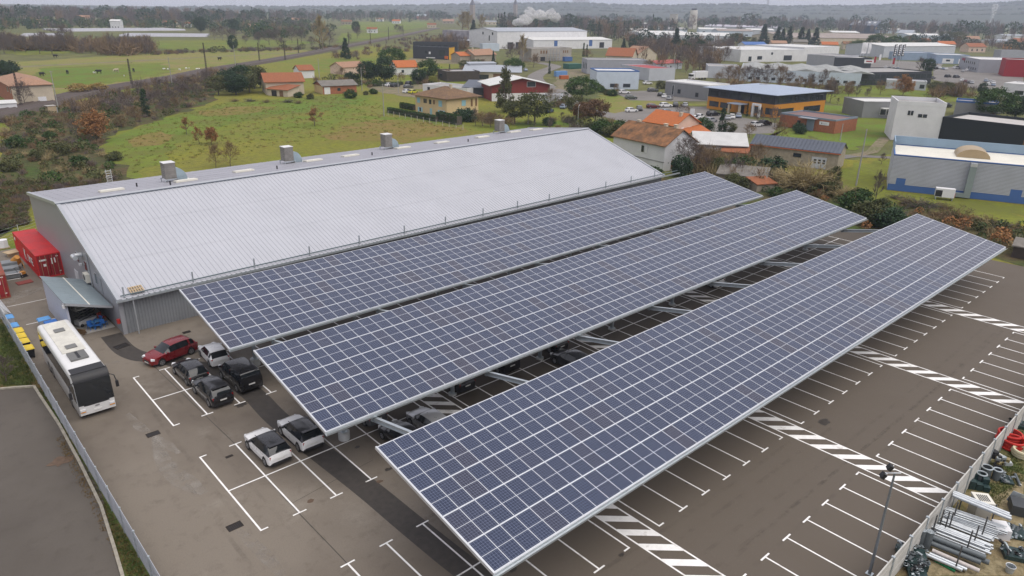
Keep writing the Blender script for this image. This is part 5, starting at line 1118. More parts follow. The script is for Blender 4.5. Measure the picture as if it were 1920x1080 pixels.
GRF = W_('gravel_roof', (.32, .31, .30), var=.15); WRF = W_('white_roof', (.62, .62, .60), var=.05, rough=.6); MRF = W_('metal_roof', (.40, .43, .47), rough=.45, metal=.3); DRF = W_('dark_metal_roof', (.10, .115, .145), rough=.45, metal=.3); BRF = W_('blue_metal_roof', (.36, .43, .54), rough=.4, metal=.2); BNR = W_('brown_sheet_roof', (.30, .25, .22), var=.15, scale=.1); FIB = W_('fibre_cement_roof', (.17, .155, .135), var=.25, scale=1.0)
SHUT = W_('blue_shutter', (.32, .55, .62)); BLUEM = W_('blue_paint', (.06, .14, .36)); WOODM = W_('brown_wood', (.20, .11, .05))
def bld(name, label, f, D, h, wall, roof='flat', rmat=None, rh=None, over=.35, wins=(), bands=(), chim=(), cat='building', trim=None, par=.35, group=None):
    """box building: local x along the front, y away from it. wins: (face, u, z, w, h, kind)"""
    x, y, rz, L = f; t = thing(name, label, cat, (x, y, 0), rz, group); rmat = rmat or GRF; rh = rh if rh is not None else min(L, D) * .18
    mb = MB(); top = h + (par if roof == 'flat' else 0)
    mb.add([(0, 0, 0), (L, 0, 0), (L, D, 0), (0, D, 0), (0, 0, top), (L, 0, top), (L, D, top), (0, D, top)], [(0, 1, 5, 4), (1, 2, 6, 5), (2, 3, 7, 6), (3, 0, 4, 7)])
    if roof == 'gx': mb.add([(0, 0, top), (0, D, top), (0, D / 2, top + rh), (L, 0, top), (L, D, top), (L, D / 2, top + rh)], [(1, 0, 2), (3, 4, 5)])
    if roof == 'gy': mb.add([(0, 0, top), (L, 0, top), (L / 2, 0, top + rh), (0, D, top), (L, D, top), (L / 2, D, top + rh)], [(0, 1, 2), (4, 3, 5)])
    mb.build('wall', wall, t); o = over
    if roof == 'flat':
        mb = MB(); mb.quad((.18, .18, h), (L - .18, .18, h), (L - .18, D - .18, h), (.18, D - .18, h)); mb.build('roof', rmat, t)
        mb = MB(); tm = trim or wall
        for a in ((-.03, L + .03, -.03, .2), (-.03, L + .03, D - .2, D + .03), (-.03, .2, .2, D - .2), (L - .2, L + .03, .2, D - .2)): mb.bx(a[0], a[1], a[2], a[3], h - .05, top + .04)
        mb.build('parapet', tm, t)
    else:
        th = .16
        def slab(pts):
            n = len(pts); return pts + [(p[0], p[1], p[2] + th) for p in pts], [tuple(range(n - 1, -1, -1)), tuple(range(n, 2 * n))] + [(i, (i + 1) % n, n + (i + 1) % n, n + i) for i in range(n)]
        if roof == 'gx':
            k = rh / (D / 2); fs = [[(-o, -o, top - k * o), (L + o, -o, top - k * o), (L + o, D / 2, top + rh), (-o, D / 2, top + rh)], [(-o, D / 2, top + rh), (L + o, D / 2, top + rh), (L + o, D + o, top - k * o), (-o, D + o, top - k * o)]]
        elif roof == 'gy':
            k = rh / (L / 2); fs = [[(-o, D + o, top - k * o), (-o, -o, top - k * o), (L / 2, -o, top + rh), (L / 2, D + o, top + rh)], [(L / 2, D + o, top + rh), (L / 2, -o, top + rh), (L + o, -o, top - k * o), (L + o, D + o, top - k * o)]]
        elif roof == 'mono': fs = [[(-o, -o, top), (L + o, -o, top), (L + o, D + o, top + rh), (-o, D + o, top + rh)]]
        elif roof == 'monod': fs = [[(-o, -o, top + rh), (L + o, -o, top + rh), (L + o, D + o, top), (-o, D + o, top)]]
        else:
            s = min(L, D) / 2; A, B, C_, E = (-o, -o, top), (L + o, -o, top), (L + o, D + o, top), (-o, D + o, top)
            if L >= D: p, q = (s, D / 2, top + rh), (L - s, D / 2, top + rh); fs = [[A, B, q, p], [B, C_, q], [C_, E, p, q], [E, A, p]]
            else: p, q = (L / 2, s, top + rh), (L / 2, D - s, top + rh); fs = [[A, B, p], [B, C_, q, p], [C_, E, q], [E, A, p, q]]
        mb = MB()
        for g in fs: mb.add(*slab(g))
        ro = mb.build('roof', rmat, t)
        for (cx, cy, ch) in chim: c = MB(); c.bx(cx - .35, cx + .35, cy - .3, cy + .3, top, ch).bx(cx - .42, cx + .42, cy - .37, cy + .37, ch, ch + .1); c.build('chimney', CREAMW, ro)
        if roof in ('mono', 'monod'):
            za, zb2 = (top, top + rh) if roof == 'mono' else (top + rh, top); mb = MB(); mb.add([(0, 0, top), (0, D, top), (0, D, zb2), (0, 0, za), (L, 0, top), (L, D, top), (L, D, zb2), (L, 0, za)], [(1, 0, 3, 2), (4, 5, 6, 7), (0, 4, 7, 3), (5, 1, 2, 6)]); mb.build('upper_wall', wall, t)
    for (face, z0, z1, m) in bands:
        mb = MB(); e = .03
        if 'f' in face: mb.bx(-e if 'l' in face else 0, L + (e if 'r' in face else 0), -e, -.004, z0, z1)
        if 'r' in face: mb.bx(L + .004, L + e, 0, D, z0, z1)
        if 'l' in face: mb.bx(-e, -.004, 0, D, z0, z1)
        mb.build('cladding_band', m, t)
    for wdw in wins:
        face, u, z, w, hh = wdw[:5]; kind = wdw[5] if len(wdw) > 5 else 'win'; m1, nm = {'win': (WHITE, 'window'), 'dark': (DARK, 'window'), 'shut': (SHUT, 'shutter'), 'door': (WOODM, 'door'), 'blue': (BLUEM, 'door'), 'white': (WHITE, 'door'), 'band': (DKW, 'window'), 'sign': (WHITE, 'sign'), 'grey': (LGW, 'door'), 'black': (DARK, 'opening')}[kind]
        def B(mb, e0, e1, ins):
            if face == 'f': mb.bx(u - w / 2 + ins, u + w / 2 - ins, -e1, -e0, z + ins, z + hh - ins)
            elif face == 'r': mb.bx(L + e0, L + e1, u - w / 2 + ins, u + w / 2 - ins, z + ins, z + hh - ins)
            else: mb.bx(-e1, -e0, u - w / 2 + ins, u + w / 2 - ins, z + ins, z + hh - ins)
            return mb
        o_ = B(MB(), .034, .075, 0).build(nm, m1, t)
        if kind in ('win', 'dark', 'band'): B(MB(), .076, .085, .08).build('pane', PANE, o_)
    return t
def row(face, u0, u1, n, z, w, h, kind='win'): return [(face, u0 + (u1 - u0) * (i + .5) / n, z, w, h, kind) for i in range(n)]
bld('brick_house', 'red brick and cream house with tiled hip roof at the left edge', (25.25, 232.94, -1.5938, 29.97), 10.7, 5.6, BRW, 'hip', TILEP, 1.9, .6, wins=[('r', 7.4, 0, 2.2, 2.2, 'white'), ('f', 22, 3.4, 1.6, 1.4), ('f', 27.5, 3.4, 1.4, 1.4)], bands=[('r', 0, 5.5, CREAMW)], cat='house')
bld('white_shed', 'low white shed in front of the brick house at the left edge', (16.5, 191.09, -0.0776, 6.84), 5, 2.0, WHW, 'mono', WRF, .4, .2, cat='shed')
bld('farmhouse', 'cream farmhouse with orange tiled roof at the meadow edge', (102.22, 203.45, -1.8932, 14.55), 13, 4.4, CREAMW, 'gy', TILE, 2.4, .6, wins=[('f', 2.5, .8, 1.1, 1.6, 'dark'), ('f', 6.0, .8, 1.1, 1.6, 'dark')], cat='house')
bld('farm_shed', 'open tiled shed attached before the farmhouse', (97.22, 187.92, -1.1581, 8.95), 6, 2.2, CREAMW, 'mono', TILE, 1.2, .5, wins=[('f', 3.0, 0, 2.2, 1.9, 'black'), ('f', 6.2, 0, 1.6, 1.9, 'door')], cat='shed')
bld('farm_shed', 'brown tiled lean-to shed right of the open farm shed', (104.89, 188.99, 0.5202, 7.99), 5, 2.6, CREAMW, 'mono', TILEB, 1.2, .4, cat='shed')
bld('brick_workshop', 'low orange brick workshop with grey roof and yellow door', (114.69, 180.59, -0.148, 12.75), 9, 2.9, BRW, 'gx', FIB, 1.4, .5, wins=[('f', 1.6, 0, 2.2, 2.4, 'sign'), ('f', 6.0, 1.0, 1.2, 1.0, 'dark')], bands=[('l', 0, 2.8, YELW)], cat='workshop')
bld('pink_cottage', 'small white cottage with red roof behind the farmhouse', (136.31, 241.26, -0.1268, 6.48), 8, 3.4, WHW, 'gx', TILE, 1.8, .4, cat='house')
bld('long_cottage', 'long cottage with pinkish tile roof behind dark trees', (161.38, 248.58, 0.1707, 13.89), 9, 3.2, PNW, 'gx', TILEP, 2.0, .4, cat='house')
bld('orange_roof_house', 'white house with bright orange roof behind the evergreens', (181.24, 233.7, -0.2496, 10.61), 9, 3.6, WHW, 'gx', TILEO, 2.6, .4, wins=[('f', 3, 1, 1.2, 1.3, 'dark')], cat='house')
bld('yellow_house', 'ochre yellow two-storey house with blue shutters and brown hip roof', (113.45, 121.33, -1.4998, 14.11), 12.5, 5.3, YELW, 'hip', TILED, 2.6, .9, wins=[('f', 1.6, 3.2, 1.3, 1.5, 'shut'), ('f', 4.2, 3.4, .6, 1.2, 'dark'), ('f', 5.0, 3.4, .6, 1.2, 'dark'), ('f', 6.9, 3.3, 1.0, 1.3, 'dark'), ('f', 8.6, 3.4, .7, 1.2, 'door'), ('f', 11.4, 3.0, 1.5, 1.7, 'shut'), ('f', 1.5, .6, .6, 1.4, 'shut'), ('f', 3.0, .6, .6, 1.4, 'shut'), ('f', 2.25, .7, .9, 1.3, 'win'), ('f', 7.2, 0, .9, 2.1, 'shut'), ('f', 10.6, .8, .6, 1.2, 'shut'), ('f', 13.0, .8, .6, 1.2, 'shut'), ('f', 11.8, .8, 1.6, 1.2, 'win'), ('r', 6.6, 3.0, 1.6, 1.6, 'shut'), ('r', 9.8, 2.6, .7, 2.2, 'door'), ('r', 11.6, 2.6, .7, 2.2, 'door'), ('r', 6.0, .6, .7, 1.3, 'shut'), ('r', 8.0, .6, .7, 1.3, 'shut'), ('r', 7.0, .7, 1.2, 1.2, 'win')], chim=[(9.0, 6.2, 8.6)], cat='house')
bld('site_office', 'black corrugated site office block with yellow end wall', (257.41, 330.13, -1.0487, 24.37), 9, 7.0, DKW, 'flat', MRF, wins=[('f', 9, 3.4, 1.4, 1.6, 'dark'), ('f', 11.4, 3.0, 1.2, 1.4, 'sign'), ('f', 20, 2.2, 4.0, 3.4, 'dark'), ('f', 12, .6, 6, .5, 'sign')], bands=[('r', 0, 7.3, YBX)])
bld('dark_office', 'dark flat office block behind the yellow-ended one', (274.74, 354.91, -0.7358, 29.54), 10, 8.2, DKW, 'flat', MRF, wins=row('f', 3, 28, 6, 5.6, 2.4, 1.2, 'dark'))
bld('stone_house', 'stone house with orange left roof and chimney near the road', (258.87, 284.27, -0.0293, 10.23), 9, 4.0, STW, 'gx', TILEO, 1.8, .5, cat='house')
bld('stone_barn', 'stone barn with pale pink roof joined to the orange roofed house', (266.5, 280.3, 0.0615, 17.58), 11, 4.4, STW, 'gx', TILEP, 2.8, .5, wins=[('f', 3, 1.2, .8, 1.0, 'dark')], chim=[(2, 4, 8.3)], cat='house')
bld('charred_wood_block', 'dark charred-wood clad flat building beyond the yellow house', (186.27, 208.42, -1.9149, 13.61), 15, 3.9, WDW, 'flat', GRF, wins=[('f', 5, 1.2, 4.0, 1.5, 'dark')])
bld('sloped_roof_block', 'building with wide pale metal roof behind the charred-wood block', (193.19, 198.25, -0.7482, 24.93), 16, 3.6, CREAMW, 'mono', MRF, 1.8, .8, wins=[('f', 8, .5, 6, 2.0, 'dark'), ('f', 15, .5, 4, 2.4, 'door')])
bld('roof_monitor', 'long raised roof monitor on the pale metal roof', (203.66, 207.45, -0.3229, 13.36), 3.5, 6.0, LGW, 'mono', MRF, .5, .3, cat='roof monitor')
bld('white_workshop', 'low white workshop with grey roof behind the yellow house', (146.59, 164.13, -1.3776, 21.46), 10, 3.0, WHW, 'flat', GRF, wins=[('f', 3, .3, 1.2, 2.2, 'black'), ('f', 12, 1, .8, 1.4, 'dark')])
bld('dark_workshop', 'dark blue-black workshop with sloped grey roof beside the white one', (151.5, 146.49, -0.832, 10.02), 16, 3.3, DKW, 'mono', DRF, 1.2, .4)
rb = bld('red_gable_building', 'barn red gabled building on a white ground floor', (151.82, 131.0, -0.439, 21.03), 14, 5.4, RDW, 'gy', WRF, 2.2, 1.2, wins=[('f', 14.2, 4.6, 3.2, 1.8, 'win')], bands=[('f', 0, 2.6, WHW), ('r', 0, 2.6, WHW)])
bld('canopy_porch', 'white canopy porch in front of the red gabled building', (162.29, 116.79, -1.1416, 5.58), 5, 2.7, LGW, 'flat', WRF, cat='canopy')
# the white factory
fx = bld('white_factory', 'large white factory hall with grey roof and steam rising behind', (384.22, 431.1, -1.5786, 35.73), 105, 13.2, WHW, 'gy', MRF, 2.4, .3, wins=[('f', 18, 10.5, 1.6, 2, 'dark'), ('f', 30, 10.5, 1.6, 2, 'dark'), ('f', 26, 6.0, 1.2, 4, 'dark'), ('r', 60, 9.6, 2.4, 2.4, 'sign'), ('r', 78, 9.6, 2.4, 2.4, 'sign'), ('r', 95, 9.6, 2.4, 2.4, 'sign'), ('r', 14, 0, 6, 5, 'black'), ('r', 25, 0, 10, 5, 'black')])
bld('white_warehouse', 'long lower white warehouse with two blue doors before the factory', (409.81, 380.3, -0.184, 81.23), 32, 7.0, WHW, 'gx', WRF, 1.6, .3, wins=[('f', 22, 2.2, 3.4, 4.4, 'blue'), ('f', 58, 2.0, 3.4, 5.0, 'blue'), ('f', 70, .5, 5, 4.5, 'black')])
bld('grey_tank_block', 'round-cornered grey-blue storage block before the factory', (352.65, 375.96, -0.4098, 13.13), 8, 5.0, PBW, 'flat', MRF)
bld('shrouded_building', 'building shrouded in grey scaffold netting left of the factory', (439.95, 542.25, -1.2163, 30.19), 24, 9.5, W_('scaffold_net', (.30, .28, .32), var=.3, scale=.25), 'flat', GRF, cat='building')
bld('dark_hangar', 'small dark hangar with pale roof left of the factory', (387.59, 458.8, -0.9995, 15.57), 14, 4.0, DKW, 'gx', MRF, .9, .4)
cn = bld('concrete_shell', 'unfinished concrete building shell with orange window frames', (303.8, 271.23, -0.0911, 32.54), 12, 7.4, W_('raw_concrete', (.36, .33, .29), var=.15), 'flat', GRF, wins=row('f', 6.5, 13, 3, 4.6, 1.2, 1.8, 'door') + row('f', 25, 30, 3, 4.8, .9, 1.5, 'door') + [('f', 3.2, .3, 3.6, 2.4, 'black'), ('f', 9.0, .3, 3.6, 2.4, 'black'), ('f', 27, .3, 3.4, 2.2, 'black')])
sc_ = thing('scaffold_tower', 'grey scaffold bay in the middle of the concrete shell', 'scaffold', (314.41, 268.96, -0.1161, 11.05)[:2], (314.41, 268.96, -0.1161, 11.05)[2]); mb = MB()
for i in range(5):
    mb.bx(i * 2.4, i * 2.4 + .18, -1.2, -1.0, 0, 7.4)
for z in (2.4, 4.8, 7.2): mb.bx(0, 9.8, -1.2, -1.0, z, z + .15)
mb.build('poles', MRF, sc_); mb = MB(); mb.bx(0, 9.8, -.9, -.1, 3.4, 3.5); mb.build('deck', CONC, sc_)
bld('grey_workshop', 'tall plain grey workshop in the middle distance', (276.47, 204.31, -2.2148, 14.91), 31, 6.6, GRW, 'flat', GRF, wins=row('f', 3, 16, 3, 2.2, 1.2, 3.0, 'dark'))
bld('red_roof_workshop', 'light grey workshop with red roof patch behind the white box', (271.96, 173.85, -1.9263, 25.45), 14, 5.2, LGW, 'flat', W_('red_roof', (.35, .06, .06)))
bld('white_box_workshop', 'plain white and pale blue box workshop by the round pine', (223.05, 150.35, -2.2143, 14.15), 17.5, 6.9, PBW, 'flat', WRF, wins=[('r', 7.2, .8, 3.0, 1.4, 'dark'), ('r', 12.6, .8, 3.0, 1.4, 'dark')], trim=BLUEM)
bld('anthracite_office', 'anthracite office with white flat roof near the car park', (220.83, 109.56, -1.6648, 20.46), 12, 5.0, MGW, 'flat', WRF, wins=[('f', 4.0, .4, .9, 3.6, 'win'), ('f', 7.0, 1.2, 1.4, 1.5, 'dark'), ('f', 15.5, .8, 1.4, 1.5, 'dark')], trim=WHITE)
bld('tiled_farm_barn', 'long barn with brown tiled roof behind the grey workshop', (339.71, 242.19, -1.0897, 15.93), 16, 4.5, CREAMW, 'gx', TILE, 4.2, .6, cat='house')
bld('gabled_tile_house', 'cream gabled house with pale tile roof right of the long barn', (366.79, 238.85, -0.1553, 15.77), 14, 5.0, CREAMW, 'gy', TILEP, 4.0, .5, wins=[('f', 7, 3, 1, 1.8, 'dark')], cat='house')
bld('red_roof_cottage', 'grey cottage with red sheet roof by the green fence', (319.12, 188.33, -0.0086, 23.34), 8, 3.4, LGW, 'gx', W_('red_sheet', (.34, .08, .07)), 1.4, .4, wins=[('f', 8, 0, 2.2, 2.2, 'door'), ('f', 13, 1, 1, 1, 'dark')], cat='house')
ob_ = bld('orange_office', 'two-storey orange clad office with blue metal hip roof', (199.24, 76.34, -1.6839, 25.69), 27, 6.7, ORW, 'hip', BRF, 1.5, 1.5, bands=[('fr', 3.9, 6.68, DKW)], wins=row('f', .4, 25.3, 6, 4.3, 3.4, 1.7, 'dark') + row('r', .6, 26, 3, 4.3, 7.0, 1.7, 'dark') + [('f', 2.8, .9, 3.8, 1.7, 'dark'), ('f', 7.6, .9, 4.4, 1.7, 'dark'), ('f', 19.5, .8, 4.2, 1.9, 'dark'), ('f', 24, .8, 2.6, 1.9, 'dark'), ('f', 13.8, 0, 2.2, 2.6, 'black'), ('r', 6, .6, 8.0, 1.9, 'dark'), ('r', 20, .6, 9.0, 1.9, 'dark')])
mb = MB(); mb.bx(11.2, 16.4, -4.2, -.1, 3.0, 3.25); mb.build('entrance_canopy', BRF, ob_)
for x in (11.8, 15.8): mb = MB(); mb.bx(x - .3, x + .3, -3.9, -3.4, 0, 3.0); mb.build('canopy_pillar', CREAMW, ob_)
mb = MB(); mb.bx(20.2, 20.8, -3.6, -3.0, 0, 4.0).bx(22.6, 23.2, -3.6, -3.0, 0, 4.0).bx(20.8, 22.6, -3.6, -3.0, 3.4, 4.0); mb.build('portal_frame', WHITE, ob_)
mb = MB(); mb.bx(10.5, 13.5, 12, 14, 8.0, 8.35); mb.build('roof_hatch', GRF, ob_)
bk = bld('brick_block', 'low red brick block with blue-grey roof edge and white sign', (182.19, 41.14, -1.6399, 16.51), 11.5, 3.3, BRW, 'flat', W_('red_gravel', (.20, .12, .11)), wins=[('f', 6, .4, 1.0, 1.9, 'black'), ('f', 13.4, 1.9, 2.8, .9, 'sign')], trim=W_('slate_trim', (.22, .27, .33)))
mb = MB(); mb.bx(8.6, 10.6, -.5, -.04, 0, 3.2); mb.build('porch', W_('slate_trim', (.22, .27, .33)), bk); mb = MB(); mb.bx(6.6, 11.4, -1.8, -.05, 3.2, 3.4); mb.build('porch_roof', MRF, bk)
mb = MB(); mb.bx(12.6, 12.85, -.085, -.077, 2.2, 2.5); mb.build('sign_emblem', DKW, bk); mb = MB(); mb.bx(13.1, 14.3, -.085, -.077, 2.36, 2.44).bx(13.2, 14.2, -.085, -.077, 2.16, 2.22); mb.build('sign_lines', LGW, bk)
bn = bld('grey_barn', 'grey clad flat barn with white roof on the green lawn', (227.74, 43.85, -2.2367, 12.34), 18, 4.6, MGW, 'flat', WRF, wins=row('r', 5.5, 14, 4, .9, 1.9, 1.9, 'win'), trim=MGW)
mb = MB(); mb.bx(13.31, 15.0, 5.0, 14.6, 3.0, 3.25); mb.build('window_canopy', WRF, bn)
tw = bld('white_tower_block', 'tall plain white block with recessed roof terrace', (183.86, 11.17, -1.081, 10.95), 13, 8.8, WHW, 'flat', GRF, wins=[('f', 3.0, 6.4, .55, 1.1, 'dark'), ('f', 3.7, 6.4, .55, 1.1, 'dark'), ('f', 5.6, 6.0, .9, .8, 'dark'), ('f', 6.7, 6.0, .9, .8, 'dark')], par=.9)
bld('black_warehouse', 'black clad flat warehouse behind the white roofed building', (188.78, 1.68, -1.623, 26.46), 16, 5.9, BLW, 'flat', W_('pale_gravel_roof', (.47, .45, .43)), par=.6, wins=[('f', 19.5, .3, 2.4, 3.0, 'door')])
bld('blue_rim_block', 'small dark block with blue roof rim behind the white tower', (252.88, 18.67, -1.291, 11.62), 9, 4.2, MGW, 'flat', GRF, trim=BLUEM, par=.5)
bb = bld('blue_footed_building', 'ribbed light grey building with blue base band and white roof', (124.54, -11.7, -1.1881, 24.1), 13, 6.3, LGW, 'flat', W_('cream_membrane_roof', (.70, .68, .60)), par=.15, trim=BLUEM, wins=[('f', 1.9, 0, 1.5, 2.3, 'blue'), ('f', 19.5, 0, 1.7, 2.3, 'blue')])
LB = (124.54, -11.7, -1.1881, 24.1)[3]
mb = MB(); mb.bx(.01, LB - .01, -.03, -.004, 1.16, 6.3); mb.build('cladding_base', MGW, bb)
for k in range(22):
    z = 1.2 + k * .23; mb = MB(); mb.bx(.02, LB - .02, -.07, -.031, z, z + .16); mb.build('cladding_rib', LGW, bb)
mb = MB(); mb.bx(-.03, LB, -.06, -.004, 0, 1.15); mb.build('base_band', BLUEM, bb)
mb = MB(); mb.bx(-.1, LB, 12.8, 13.1, 6.4, 8.0).bx(-.1, .1, 5, 12.8, 6.4, 8.0); mb.build('back_parapet', W_('blue_grey_parapet', (.26, .36, .46)), bb)
mb = MB(); vs = []
for i in range(11):
    a = math.pi * i / 10; vs += [(12.6 - 2.6 * math.cos(a), 4.2, 6.32 + 1.5 * math.sin(a)), (12.6 - 2.6 * math.cos(a), 9.5, 6.32 + 1.5 * math.sin(a))]
mb.add(vs, [(2 * i, 2 * i + 2, 2 * i + 3, 2 * i + 1) for i in range(10)] + [tuple(range(0, 22, 2))]); mb.build('barrel_skylight', W_('tan_skylight', (.40, .30, .17), rough=.4), bb, smooth=40)
mb = MB(); mb.bx(11.9, 12.9, -.9, -.06, .9, 5.6).bx(9.4, 12.9, -.95, -.1, .2, .88); mb.build('exhaust_duct', W_('duct_green_grey', (.26, .31, .30), rough=.45), bb)
mb = MB(); mb.bx(11.9, 12.9, -.92, .6, 5.6, 6.2); mb.build('duct_cowl', ALU, bb)
hp = thing('heat_pump', 'white heat pump unit on legs beside the blue base band', 'heat pump', (124.59, -19.56, -1.1468, 4.06)[:2], (124.59, -19.56, -1.1468, 4.06)[2])
mb = MB(); mb.bx(0, 2.9, -1.2, 0, .5, 2.0); cs = mb.build('casing', WHITE, hp); mb = MB(); mb.bx(-.02, 1.0, -1.23, -1.21, .6, 1.7); mb.build('grille', DARK, cs)
mb = MB()
for x in (.2, 2.7): mb.bx(x - .06, x + .06, -1.1, -.1, 0, .5)
mb.build('legs', GALV, hp); mb = MB(); mb.bx(2.91, 3.0, -1.0, -.2, .6, 1.3); mb.build('red_cover', mat('signal_red', (.5, .03, .02)), cs)
sh = bld('block_shed', 'rough block shed with dark metal gable roof and orange eave', (128.85, 18.8, -1.3218, 17.61), 7.3, 3.6, STW, 'gx', DRF, 1.5, .3, wins=[('f', 9.6, 1.9, 1.6, .8, 'dark'), ('f', 14.0, .1, 2.9, 2.3, 'grey')])
for i in range(3):
    for j in range(2): mb = MB(); mb.bx(13.0 + i * .85, 13.5 + i * .85, -.09, -.08, 1.1 + j * .5, 1.45 + j * .5); mb.build('door_pane', DARK, sh)
mb = MB(); mb.bx(-.3, 17.99, -.42, -.32, 3.36, 3.52); mb.build('eave_board', W_('orange_eave', (.45, .12, .04)), sh)
for i in range(24): mb = MB(); x = .0 + i * .745; mb.add([(x, -.3, 3.66), (x + .06, -.3, 3.66), (x + .06, 3.6, 5.31), (x, 3.6, 5.31), (x, -.3, 3.73), (x + .06, -.3, 3.73), (x + .06, 3.6, 5.38), (x, 3.6, 5.38)], [(4, 5, 6, 7), (0, 4, 7, 3), (1, 2, 6, 5), (0, 1, 5, 4)]); mb.build('roof_rib', DRF, sh)
wh = bld('white_house', 'white rendered house with mossy brown tile roof behind the hall', (105.79, 37.71, -1.6779, 14.5), 9.0, 5.2, WHW, 'gx', TILEB, 2.6, .5, wins=[('f', 8.6, 2.9, .9, 1.5, 'win'), ('f', 9.6, 2.9, .5, 1.5, 'sign'), ('r', 2.6, .3, 1.0, 1.7, 'door'), ('r', 5.6, 2.8, 1.1, 1.5, 'sign')], chim=[(9.5, 5.2, 8.3), (12.5, 4.9, 8.5), (2.5, 4.7, 8.2)], cat='house')
mb = MB(); mb.bx(-.02, 14.6, -.07, -.005, 1.75, 1.9); mb.build('string_course', W_('grey_line', (.3, .3, .3)), wh)
bld('orange_tile_house', 'pinkish house with bright orange tile roof behind the white house', (131.47, 49.6, -1.5949, 9.12), 9.5, 4.6, PNW, 'gx', TILEO, 2.3, .5, wins=[('r', 3, 2.4, 1, 1.5, 'sign'), ('r', 6, 2.4, 1.2, 1.5, 'sign')], chim=[(8.0, 3.5, 7.2)], cat='house')
bld('orange_annex', 'low annex with orange tile roof beside the pinkish house', (131.71, 38.36, -0.4438, 7.45), 7, 2.9, PNW, 'mono', TILEO, 1.3, .3, cat='house')
bld('white_membrane_barn', 'low barn under a wide white membrane roof', (121.0, 27.69, -0.9243, 10.72), 13, 3.2, GRW, 'gx', W_('membrane_roof', (.52, .52, .51), var=.1), 1.6, .5, wins=[('f', 4.2, .6, 1.6, 1.8, 'sign')])
bld('tile_hut', 'small hut with mossy orange tile roof before the white barn', (122.8, 21.93, -1.1143, 5.04), 4.5, 2.1, STW, 'mono', TILE, 1.0, .4, cat='hut')
bld('fibre_roof_shed', 'old low shed with grey fibre-cement roof in the thicket', (104.24, 10.86, -1.1461, 8.28), 5, 1.7, STW, 'mono', FIB, .9, .4, cat='shed')
bld('tin_hut', 'tiny hut with rusty red roof between shrubs', (103.51, 2.42, -0.4505, 3.74), 3, 1.3, STW, 'mono', TILE, .6, .3, cat='hut')
bld('slat_hut', 'small wooden slat hut at the right edge of the lot', (97.08, -38.55, -1.4148, 3.22), 3, 1.5, WDW, 'mono', FIB, .4, .2, cat='hut')
# industrial zone further right
bld('white_flat_works', 'white flat works building with small dark windows', (429.29, 203.9, -0.3379, 56.93), 45, 7.4, WHW, 'flat', WRF, wins=[('f', 8, .5, 2.5, 3.0, 'dark'), ('f', 16, 1.5, 4, 2.2, 'dark'), ('f', 26, 4.5, 1.5, 1.5, 'dark'), ('f', 40, .8, 7, 3.2, 'dark')])
bld('white_flat_annex', 'white flat rear hall joined to the white works building', (498.43, 195.62, -0.0774, 47.33), 40, 8.0, WHW, 'flat', WRF)
gf = bld('grey_factory', 'long pale grey factory with low ridged roof and row of windows', (301.72, 126.58, -1.0547, 52.22), 46, 5.4, PBW, 'flat', W_('ridged_roof', (.31, .32, .31), var=.2, scale=.15), par=.1, wins=row('f', 3, 58, 16, 1.0, 1.7, 1.2, 'dark'))
for i in range(5):
    for j in range(3): mb = MB(); mb.tube((6 + i * 11, 6 + j * 13, 5.4), (6 + i * 11, 6 + j * 13, 6.2), 1.5, 12, .8); mb.build('roof_dome', WRF, gf, smooth=40)
for i in range(5):
    mb = MB(); x0 = i * 11.5; mb.add([(x0, .3, 5.42), (x0 + 11.5, .3, 5.42), (x0 + 5.75, .3, 6.5), (x0, 45, 5.42), (x0 + 11.5, 45, 5.42), (x0 + 5.75, 45, 6.5)], [(0, 1, 2), (1, 4, 5, 2), (3, 0, 2, 5)]); mb.build('roof_ridge', W_('ridged_roof', (.31, .32, .31)), gf)
bld('grey_side_block', 'plain grey block at the left end of the long factory', (303.21, 145.16, -0.9257, 15.17), 20, 5.2, LGW, 'flat', GRF)
bld('glass_front_block', 'dark glass fronted office end of the long factory', (332.87, 83.49, -0.4298, 40.34), 26, 5.4, DKW, 'flat', GRF, wins=row('f', .5, 41, 12, 2.8, 3.0, 2.0, 'band') + row('f', .5, 41, 12, .4, 3.0, 2.0, 'band'))
bld('pale_annex', 'small pale annex before the glass fronted office', (327.74, 70.05, -1.1692, 15.58), 8, 3.4, LGW, 'flat', WRF, wins=[('f', 14, .8, 1.8, 1.6, 'dark'), ('f', 18, .8, 1.8, 1.6, 'dark')])
bld('dealer_hall', 'grey dealership hall with dark sign panel', (444.77, 166.04, -1.7008, 18.97), 26, 6.2, GRW, 'flat', GRF)
ds = bld('dealer_sign_block', 'dark sign fronted showroom with red lettering panel', (442.31, 147.23, -0.6813, 23.69), 18, 5.4, DKW, 'flat', WRF, wins=[('f', 22, 2.6, 6, 2.2, 'sign')])
mb = MB(); mb.bx(20.2, 24.0, -.1, -.086, 3.4, 4.1); mb.build('sign_lettering', SIGR, ds)
bld('silver_showroom', 'long silver showroom with white vaulted roof', (590.11, 177.25, -0.2902, 84.39), 36, 8.2, LGW, 'gx', WRF, 1.8, .3)
bld('blue_showroom', 'blue-grey low showroom front before the silver hall', (567.25, 154.69, -0.6889, 26.21), 18, 5.0, W_('steel_blue_wall', (.28, .36, .48)), 'flat', MRF)
bld('steel_showroom', 'steel grey showroom with white garage front', (550.74, 126.52, -0.991, 20.85), 22, 5.6, W_('steel_blue_wall', (.28, .36, .48)), 'flat', WRF, wins=[('f', 8, .3, 7, 3.2, 'white'), ('f', 18, .3, 7, 3.2, 'white'), ('f', 8, 1.6, 2.5, 1.2, 'dark')])
gs = bld('grey_sales_hall', 'grey hall with white roof and small square windows at right', (511.77, 99.4, -2.5623, 36.24), 26, 7.0, GRW, 'flat', WRF, wins=row('f', 8, 30, 6, 4.0, 1.2, 1.4, 'dark') + row('f', 18, 34, 4, 1.0, 1.6, 1.4, 'dark'))
